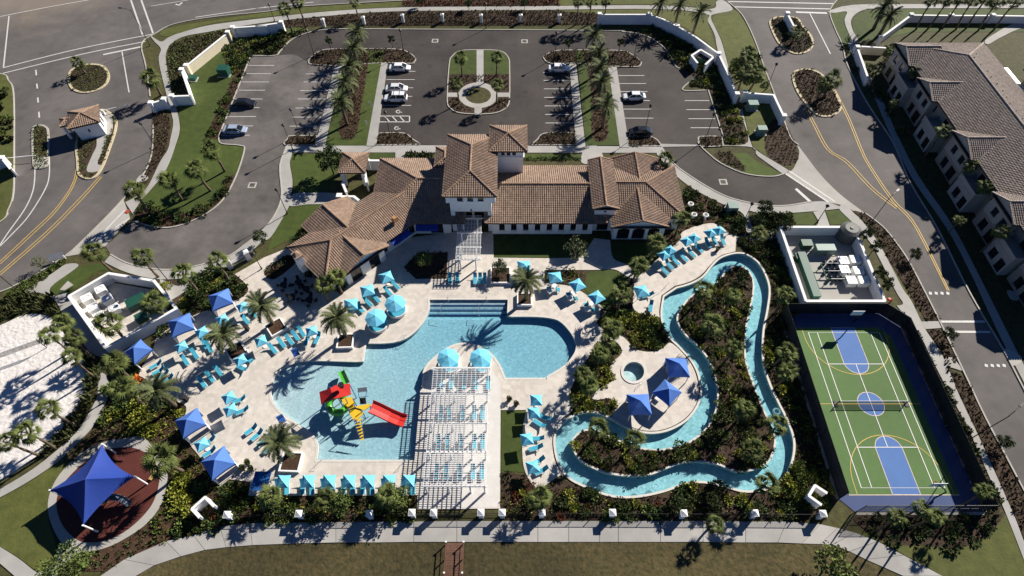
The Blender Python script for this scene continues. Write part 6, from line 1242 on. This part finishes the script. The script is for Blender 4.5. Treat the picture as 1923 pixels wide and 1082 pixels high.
hoop(54.9,-33.6,radians(150),'south'); hoop(53.6,-6.6,radians(200),'north')
tn = empty('tennis_net', (CX0,-20.4,.05), 0, 'low tennis net with dark posts across the green court', 'net')
for x in (-4.9,4.9): MB().tube([(x,0,0),(x,0,1.1)], .06, 8).obj('post', dark_metal, tn); MB().box((x*1.03,0,.06),(.5,.9,.1)).obj('post_foot', dark_metal, tn)
MB().box((0,0,.5),(9.8,.02,.85)).obj('net', netmat, tn); MB().box((0,0,.96),(9.8,.04,.07)).obj('net_tape', white_met, tn)
# gate pad at the court corner
gf = empty('court_gate', tuple(G(1585,985)), radians(45), 'dark metal swing gate frame beside the court corner', 'gate')
for x in (-1.6,0,1.6): MB().tube([(x,0,0),(x,0,2.2)], .05, 6).obj('post', dark_metal, gf)
for z in (.3,2.15): MB().tube([(-1.6,0,z),(1.6,0,z)], .035, 6).obj('rail', dark_metal, gf)
MB().box((0,0,1.2),(3.1,.02,1.8)).obj('mesh_panel', linkmat, gf)
# ================================================================== PILLARS AND FENCES
PIL = None
def pillar_tmpl(h=1.75, s=.62):
    return [('shaft', MB().box((0,0,h/2),(s,s,h)).mesh('shaft', stucco), None), ('cap', MB().box((0,0,h+.05),(s+.26,s+.26,.1)).mesh('cap', stucco), None), ('cap_pyramid', MB().box((0,0,h+.22),(s+.2,s+.2,.24),0,.06).mesh('cap_pyramid', stucco), None)]
PIL = pillar_tmpl(1.7,.6); PIN = pillar_tmpl(1.9,.6)
sp_px = [(425,966),(560,964),(693,964),(773,962),(814,962),(903,962),(943,962),(1018,962),(1151,962),(1285,963),(1419,963),(1547,964)]
np_px = [(605,35),(681,31),(755,27),(830,26),(903,27),(978,27),(1051,27)]
SPW, NPW = [G(x,y,1.9) for x, y in sp_px], [G(x,y,2.1) for x, y in np_px]
for i, p in enumerate(SPW): inst('fence_pillar', PIL, (p.x,p.y,0), 0, None, f'{ORD[i]} white pillar with pyramid cap along the south fence, from the west', 'pillar', 'south fence pillars')
for i, p in enumerate(NPW): inst('fence_pillar', PIN, (p.x,p.y,0), 0, None, f'{ORD[i]} slim white pillar of the north fence, from the west', 'pillar', 'north fence pillars')
def fence_panel(a, b, label, group, h=1.35):
    d = Vector((b.x-a.x, b.y-a.y, 0)); L = d.length; u = d.normalized(); r = empty('fence_panel', (a.x,a.y,0), 0, label, 'fence', group)
    for z in (.2, h-.05): MB().seg(u*.4+Vector((0,0,z)), d-u*.4+Vector((0,0,z)), .05, .05).obj('rail', dark_metal, r)
    mb = MB()
    for i in range(1, int(L/.16)): mb.box(tuple(u*(.16*i)+Vector((0,0,h/2+.03))), (.022,.022,h-.06))
    o = mb.obj('pickets', dark_metal, r); o['kind'] = 'stuff'
    n = max(1, int(L/2.2))
    for i in range(1, n): q = d*(i/n); MB().box((q.x,q.y,h/2),(.07,.07,h)).obj('post', dark_metal, r)
for i in range(len(SPW)-1): fence_panel(SPW[i], SPW[i+1], f'{ORD[i]} black picket fence panel along the south side, from the west', 'south fence panels')
for i in range(len(NPW)-1): fence_panel(NPW[i], NPW[i+1], f'{ORD[i]} black picket fence panel along the north side, from the west', 'north fence panels')
# ================================================================== BOARDWALK
bw = empty('boardwalk', tuple(G(854,1050)), 0, 'reddish brown wooden boardwalk leading off the promenade', 'boardwalk'); O_ = Vector(bw.location); xa, xb = G(838,1040).x-O_.x, G(871,1040).x-O_.x; y0_, y1_ = G(850,1020).y-O_.y, -14
PLK = MB().box((0,0,0),(xb-xa,.27,.08)).mesh('plank', wood); n = int((y0_-y1_)/.29)
for i in range(n): link('plank', PLK, bw, ((xa+xb)/2, y0_-.15-.29*i, .16))
RP = MB().box((0,0,.6),(.12,.12,1.2)).mesh('rail_post', wood); WC = MB().box((0,0,1.24),(.2,.2,.1)).mesh('post_cap', white_met)
for x in (xa,xb):
    MB().box((x,(y0_+y1_)/2,1.12),(.12,y0_-y1_,.06)).obj('handrail', wood, bw); MB().box((x,(y0_+y1_)/2,.6),(.05,y0_-y1_,.06)).obj('mid_rail', wood, bw)
    for i in range(8): pp = link('rail_post', RP, bw, (x, y0_-.1-2.9*i*.6, 0)); (link('post_cap', WC, pp) if i % 2 == 0 else None)
# ================================================================== LAMP POSTS
def lamp_tmpl(h, arm=None, head='lantern'):
    pole = MB().tube([(0,0,0),(0,0,.5),(0,0,.52),(0,0,h)], [.13,.12,.075,.05], 8).mesh('pole', bronze); t = [('pole', pole, None)]
    if arm:
        t.append(('arm', MB().tube([(0,0,h-.5),(arm*.45,0,h+.1),(arm,0,h+.15)], .05, 6).mesh('arm', bronze), None)); t.append(('lamp_head', MB().box((arm+.2,0,h+.12),(.8,.32,.16)).mesh('lamp_head', bronze), None)); t.append(('lens', MB().box((arm+.2,0,h+.03),(.6,.24,.03)).mesh('lens', lens_m), 2))
    else:
        t.append(('lamp_head', MB().cone((0,0,h),.12,.28,.45,8).cone((0,0,h+.46),.36,.03,.32,8).mesh('lamp_head', bronze), None)); t.append(('lens', MB().cone((0,0,h+.06),.13,.25,.34,8).mesh('lens', lens_m), 1))
    return t
LT, LTB, LTS = lamp_tmpl(5.6), lamp_tmpl(8.6, 2.2), lamp_tmpl(3.6)
for i, (x, y, k, rz, wh) in enumerate(((282,86,'b',170,'at the northwest junction corner'), (294,279,'n',0,'beside the gatehouse lane'), (516,40,'s',0,'by the north walk'), (590,104,'n',0,'at the west tip of the west median'), (759,104,'n',0,'at the east tip of the west median'), (563,253,'n',0,'in the bed at the south end of the west bays'), (733,258,'n',0,'in the bed below the accessible bays'), (913,54,'n',0,'at the north kerb of the car park'), (1042,109,'n',0,'at the west tip of the east median'), (1190,112,'n',0,'at the east tip of the east median'), (1211,246,'n',0,'in the bed beside the black sedan'), (1325,262,'n',0,'in the bed at the south end of the east bays'), (1439,168,'n',0,'beside the wall on the east road'), (318,530,'n',0,'on the curved walk above the yard'), (34,547,'b',120,'at the west edge beside the road'), (492,506,'s',0,'on the path to the pool gate'), (540,402,'n',0,'on the lawn by the front walk'), (550,282,'n',0,'at the corner of the front walk'), (1398,413,'s',0,'beside the garden bed east of the clubhouse'), (1622,437,'b',40,'behind the east equipment yard'), (1535,417,'s',0,'at the yard entrance walk'), (1816,828,'b',35,'on the strip beside the sports court'))):
    p = G(x, y); inst('lamp_post', {'n':LT,'b':LTB,'s':LTS}[k], (p.x,p.y,.08), radians(rz), None, f'dark {"tall arm" if k == "b" else "lantern" if k == "n" else "low lantern"} lamp post {wh}', 'lamp post', 'lamp posts')
def sign(x, y, label, mat, w_=.6, h_=.6, hz=1.9, rz=0, pole=True):
    p = G(x, y); r = empty('sign_post', (p.x,p.y,.05), rz, label, 'sign'); MB().tube([(0,0,0),(0,0,hz+h_)], .035, 6).obj('pole', alum, r); MB().box((0,-.05,hz+h_/2),(w_,.03,h_)).obj('plate', mat, r)
pale_sign = M('sign_face', (.6,.6,.58), .5); 
for x, y, lab in ((697,205,'first narrow white bay sign on the median lawn'), (690,240,'second narrow white bay sign on the median lawn')): sign(x, y, lab, pale_sign, .35, .9, .9)
sgn = empty('notice_board', tuple(G(112,490)), radians(20), 'grey slanted notice board on a white frame beside the west road', 'sign'); MB().add([(-1.1,-.5,.9),(1.1,-.5,.9),(1.1,.6,1.4),(-1.1,.6,1.4),(-1.1,-.5,.82),(1.1,-.5,.82),(1.1,.6,1.32),(-1.1,.6,1.32)], [(0,1,2,3),(7,6,5,4),(0,4,5,1),(1,5,6,2),(2,6,7,3),(3,7,4,0)]).obj('board', M('board_grey', (.16,.17,.19), .5), sgn)
for x in (-1,1): MB().box((x,.1,.55),(.1,.1,1.1)).obj('leg', white_met, sgn)
tag(MB().flat([[G(240,398)+Vector((a,b,0)) for a, b in ((-.5,-.2),(.2,-.5),(.5,.2),(-.2,.5))]], .125).obj('tactile_pad', M('tactile_red', (.35,.05,.03), .8)), kind='structure')
# ================================================================== UTILITY BOXES AND YARD EQUIPMENT
def ubox(x, y, d, label, rz=0, mat=greenbox, z=.05, name='transformer_box'):
    p = G(x, y, d[2]*.6); r = empty(name, (p.x,p.y,z), radians(rz), label, 'utility box'); MB().box((0,0,.04),(d[0]+.5,d[1]+.5,.1)).obj('pad', concrete, r); MB().box((0,0,.09+d[2]/2),(d[0],d[1],d[2])).obj('cabinet', mat, r)
    MB().box((0,0,d[2]+.12),(d[0]+.1,d[1]+.1,.07)).obj('lid', mat, r); MB().box((0,-d[1]/2-.02,d[2]*.5),(.04,.05,d[2]*.8)).obj('door_seam', dark_metal, r)
pale_green = M('utility_pale_green', (.16,.24,.21), .5, var=.1)
ubox(420,133,(2.2,1.9,1.6),'large green transformer cabinet on the northwest lawn'); ubox(362,147,(1.4,1.2,.7),'low green utility box beside the cream wall'); ubox(1413,198,(1.9,1.5,1.4),'pale green transformer inside the east wall corner',0,pale_green); ubox(1430,245,(1.7,1.3,1.3),'pale green transformer by the east walk',0,pale_green)
ubox(1375,390,(1.7,1.5,1.3),'green transformer at the garden corner',0,pale_green)
ubox(1513,460,(1.7,1.3,1.1),'green pump cabinet in the north of the east yard',0,greenbox,.07); ubox(1548,469,(3.1,1.3,1.2),'long pale topped green cabinet in the east yard',0,pale_green,.07); ubox(1502,484,(1.6,1.1,.9),'dark green cabinet by the west wall of the east yard',0,greenbox,.07); ubox(1517,518,(1.2,9.0,1.1),'long narrow green filter bank in the east yard',0,greenbox,.07)
tk = empty('storage_tank', tuple(G(1587,447)), 0, 'dark grey round topped tank in the corner of the east yard', 'tank'); MB().cone((0,0,.1),1.75,1.75,2.2,18).obj('shell', greytank, tk); MB().cone((0,0,2.3),1.75,1.1,.35,18).obj('dome', greytank, tk); MB().cone((0,0,2.66),.3,.3,.12,10).obj('hatch', dark_metal, tk)
ACM = [('cabinet', MB().box((0,0,.62),(1.55,1.55,1.05)).mesh('cabinet', white_met), None), ('base', MB().box((0,0,.05),(1.8,1.8,.1)).mesh('base', concrete), None), ('fan_grille', torus(.5,.03,18,5).mesh('fan_grille', alum), None, (0,0,1.17))]
def ac(x, y, lab, grp, rz=0, s=1.0): p = G(x, y, 1.1); inst('chiller_unit', ACM, (p.x,p.y,.07), radians(rz), s, lab, 'heat pump', grp)
for i, (x, y) in enumerate(((1584,489),(1606,487),(1586,506),(1612,508),(1599,526),(1622,526))): ac(x, y, f'{ORD[i]} white boxy heat pump unit in the east yard, from the north', 'east yard heat pumps', 0, 1.0)
for i, (x, y) in enumerate(((188,543),(162,559),(173,577),(185,593),(213,578),(200,560))): ac(x, y, f'{ORD[i]} white boxy heat pump unit in the west yard, from the north', 'west yard heat pumps', 38, .95)
def pump_rack(x, y, lab, rz=0):
    p = G(x, y); r = empty('pump_rack', (p.x,p.y,.07), radians(rz), lab, 'pump rack', 'pump racks')
    for yy in (-1.6,0,1.6):
        MB().tube([(-1.9,yy,1.0),(1.9,yy,1.0)], .09, 8).obj('header_pipe', greenbox, r); MB().tube([(-1.2,yy,1.12),(1.0,yy,1.12)], .06, 8).obj('white_pipe', white_met, r)
        for xx in (-1.5,1.5): MB().tube([(xx,yy,0),(xx,yy,1.0)], .07, 6).obj('leg', greenbox, r)
        for xx in (-.9,.1,.9): MB().cone((xx,yy+.6,0),.28,.28,.75,10).cone((xx,yy+.6,.75),.28,.1,.2,10).obj('filter_vessel', dark_metal, r)
    for xx in (-1.9,1.9): MB().tube([(xx,-1.6,1.0),(xx,1.6,1.0)], .09, 8).obj('cross_pipe', greenbox, r)
pump_rack(1563,517,'green pump and pipe rack in the middle of the east yard'); ubox(258,568,(2.8,1.8,1.2),'large green filter box in the west yard',38,greenbox,.07); ubox(267,597,(1.6,1.4,.9),'green filter box at the foot of the west yard',38,greenbox,.07)
for i, (x, y) in enumerate(((1297,384),(1303,404),(1325,405))):
    p = G(x, y, .9); r = empty('ring_valve', (p.x,p.y,.05), 0, f'{ORD[i]} white ring topped garden urn in the bed east of the clubhouse', 'urn', 'garden urns'); t_ = torus(.42,.13,16,8); t_.obj('rim', stucco, r, (0,0,1.0)); MB().cone((0,0,0),.3,.2,.3,12).cone((0,0,.3),.2,.42,.68,14,False).obj('bowl', stucco, r)
gp = empty('gate_arch', tuple(G(451,495)), radians(35), 'white pool gate posts with a low gate on the curved walk', 'gate')
for x in (-1.6,1.6): MB().box((x,0,1.0),(.8,.8,2.0)).obj('pier', stucco, gp); MB().box((x,0,2.1),(.95,.95,.2),0,.5).obj('pier_cap', stucco, gp)
for z in (.3,1.3): MB().tube([(-1.2,0,z),(1.2,0,z)], .04, 6).obj('rail', white_met, gp)
for k in range(9): MB().box((-1.0+.25*k,0,.8),(.03,.03,1.05)).obj('bar', white_met, gp)
pt = empty('patio_dining_set', (0,0,0)); bpy.data.objects.remove(pt)
DT = [('table_top', MB().cone((0,0,.7),.6,.6,.05,12).mesh('table_top', dark_metal), None), ('leg', MB().tube([(0,0,0),(0,0,.7)],.06,6).mesh('leg', dark_metal), None), ('base', MB().cone((0,0,0),.35,.3,.04,10).mesh('base', dark_metal), None)]
DC = [('seat', MB().box((0,0,.44),(.48,.48,.06)).mesh('seat', dark_metal), None), ('backrest', MB().box((.23,0,.72),(.05,.46,.5)).mesh('backrest', dark_metal), None)]+[('leg', MB().box((0,0,.2),(.04,.04,.41)).mesh('leg', dark_metal), None, (x,y,0)) for x in (-.2,.2) for y in (-.2,.2)]
for i, (x, y) in enumerate(((535,540),(563,535),(578,548),(551,562),(583,568))):
    p = G(x, y); inst('dining_table', DT, (p.x,p.y,.11), 0, None, f'{ORD[i]} dark round patio table beside the west wing', 'table', 'patio tables')
    for k in range(4): a_ = k*pi/2+.4*i; inst('patio_chair', DC, (p.x+1.0*cos(a_),p.y+1.0*sin(a_),.11), a_, None, f'dark chair at the {ORD[i]} patio table beside the west wing', 'chair', 'patio chairs')
bin_ = None
for i, (x, y) in enumerate(((352,752),(466,620))):
    p = G(x, y); r = empty('litter_bin', (p.x,p.y,.11), 0, f'{ORD[i]} dark square litter bin on the west terrace', 'bin', 'deck bins'); MB().box((0,0,.5),(.5,.5,1.0)).obj('body', dark_metal, r); MB().box((0,0,1.04),(.58,.58,.1)).obj('lid', bronze, r)
dm = empty('dumpster', tuple(G(1319,118)), radians(-30), 'dark green dumpster inside the white enclosure', 'dumpster'); MB().box((0,0,.75),(2.4,1.7,1.2),0,1.06).obj('body', greenbox, dm); MB().box((0,0,1.40),(2.6,1.8,.1)).obj('lid', dark_metal, dm)
rg = empty('fire_backflow', tuple(G(1664,568)), 0, 'red fire backflow valve at the yard corner', 'valve'); MB().tube([(-.6,0,0),(-.6,0,.8),(.6,0,.8),(.6,0,0)], .12, 8).obj('pipe', M('valve_red', (.45,.02,.02), .5), rg); MB().cone((0,0,.75),.2,.2,.35,10).obj('valve_body', MATS['valve_red'], rg)
# ================================================================== CARS
def car_tmpl(paint, suv=False):
    L, W_, H_ = (4.9,1.95,1.78) if suv else (4.75,1.85,1.45)
    def sec(x, w_, z0, z1, b_=.10): return [Vector((x,-w_*.92,z0)), Vector((x,w_*.92,z0)), Vector((x,w_,z0+.22)), Vector((x,w_,z1-b_)), Vector((x,w_*.90,z1)), Vector((x,-w_*.90,z1)), Vector((x,-w_,z1-b_)), Vector((x,-w_,z0+.22))]
    w2 = W_/2; bh = .98 if suv else .86
    body = MB().loft([sec(-L/2,w2*.80,.34,bh-.12), sec(-L/2+.12,w2*.92,.26,bh-.02), sec(-L/2+.5,w2,.22,bh+.03), sec(-.6,w2,.22,bh+.04), sec(.9,w2,.22,bh+.02), sec(L/2-.9,w2*.99,.22,bh-.06), sec(L/2-.2,w2*.88,.26,bh-.2), sec(L/2,w2*.74,.36,bh-.32)])
    rr = [(-L/2+.18 if suv else -1.55), (-L/2+.45 if suv else -.85), .55, 1.35]; gh = MB()
    def gs_(x, wl, z): return [Vector((x,-wl,z)), Vector((x,wl,z))]
    zb = bh; lower = [(-L/2+.16 if suv else -1.95), 1.45]; up = [(-L/2+.5 if suv else -1.05), .55]
    b0 = [Vector((lower[0],-w2*.88,zb-.02)), Vector((lower[0],w2*.88,zb-.02)), Vector((lower[1],w2*.86,zb-.02)), Vector((lower[1],-w2*.86,zb-.02))]; t0 = [Vector((up[0],-w2*.70,H_-.06)), Vector((up[0],w2*.70,H_-.06)), Vector((up[1],w2*.68,H_-.06)), Vector((up[1],-w2*.68,H_-.06))]
    gh.add(b0+t0, [(0,1,5,4),(1,2,6,5),(2,3,7,6),(3,0,4,7),(4,5,6,7)])
    rf = MB().loft([[Vector((x,-w_,H_-.07)), Vector((x,w_,H_-.07)), Vector((x,w_*.9,H_+.0)), Vector((x,-w_*.9,H_+.0))] for x, w_ in ((up[0]-.03,w2*.70),(up[0]+.3,w2*.72),(up[1]-.2,w2*.71),(up[1]+.05,w2*.66))])
    pil = MB()
    for s_ in (-1,1):
        for x0, x1 in ((lower[0]+.05,up[0]+.02),(-.25,-.25),(lower[1]-.02,up[1]-.02)): pil.tube([(x0,s_*w2*.875,zb),(x1,s_*w2*.70,H_-.04)], .055, 5)
    ty = MB().tube([(0,-.11,0),(0,.11,0)], .33 if not suv else .37, 16).mesh('tyre', tyre_m); rm = MB().tube([(0,-.115,0),(0,.115,0)], .2, 12).mesh('rim', rim_m); hl = MB().box((0,0,0),(.14,.34,.14)).mesh('headlight', lens_m); tl = MB().box((0,0,0),(.10,.32,.16)).mesh('tail_light', tail_m); mi = MB().box((0,0,0),(.16,.2,.13)).mesh('mirror', paint)
    t = [('body', body.mesh('body', paint, False), None), ('window_glass', gh.mesh('window_glass', dark_glass), None), ('roof_panel', rf.mesh('roof_panel', paint), None), ('pillars', pil.mesh('pillars', paint), None)]
    for x in (-1.45,1.42):
        for y in (-w2+.10,w2-.10): t.append(('wheel', ty, None, (x,y,.33 if not suv else .37))); t.append(('rim', rm, len(t)-1))
    for y in (-.6,.6): t.append(('headlight', hl, None, (L/2-.13,y,bh-.36))); t.append(('tail_light', tl, None, (-L/2+.06,y*1.05,bh-.22)))
    for y in (-w2-.06,w2+.06): t.append(('mirror', mi, None, (.95,y,bh+.06)))
    if suv:
        for x in (-1.0,.2): t.append(('roof_bar', MB().box((x,0,H_+.06),(.06,1.3,.05)).mesh('roof_bar', dark_metal), None))
    return t
def paint(n, c): return M(n, c, .28, var=.02, spec=.5, coat=.6)
pw, pk, ps = paint('car_white', (.74,.75,.76)), paint('car_black', (.012,.012,.015)), paint('car_silver_blue', (.30,.36,.46))
for x, y, tm, d_, lab in ((751,127,car_tmpl(pw),0,'white sedan parked nosed out at the north end of the accessible row'), (745,166,car_tmpl(paint('car_pearl', (.62,.63,.64)), False),0,'pearl white sedan parked behind the white van'), (743,184,car_tmpl(pw,True),pi,'tall white van with roof bars near the accessible bays'), (1050,128,car_tmpl(pw),0,'white sedan in the first bay of the east centre row'), (1191,181,car_tmpl(pw),pi,'white sedan parked in the middle of the east lot'), (1203,247,car_tmpl(pk),pi,'black sedan at the south end of the east lot'), (459,194,car_tmpl(pk),0,'black rounded coupe in the west bays'), (442,244,car_tmpl(ps),0,'silver blue sedan in the last west bay')):
    p = G(x, y, .6); inst('parked_car', tm, (p.x,p.y,.035), d_, None, lab, 'car', 'cars in the car park')
for x, y, lab in ((536,798,'tall white lifeguard chair with blue seat southwest of the slide'), (562,674,'tall white lifeguard chair with blue seat at the beach entry')):
    p = G(x, y); r = empty('lifeguard_chair', (p.x,p.y,.1), .6, lab, 'lifeguard chair', 'lifeguard chairs')
    for sx in (-.4,.4):
        for sy in (-.4,.4): MB().tube([(sx*1.3,sy*1.3,0),(sx,sy,1.5)], .05, 6).obj('leg', white_met, r)
    MB().box((0,0,1.52),(.9,.9,.08)).obj('seat', plastic_blu, r); MB().box((0,.42,1.95),(.9,.06,.8)).obj('backrest', M('chair_blue', (.15,.32,.62), .6), r)
    for z in (.5,1.0): MB().box((0,-.5-.0*z,z),(.9,.08,.05)).obj('step', white_met, r)
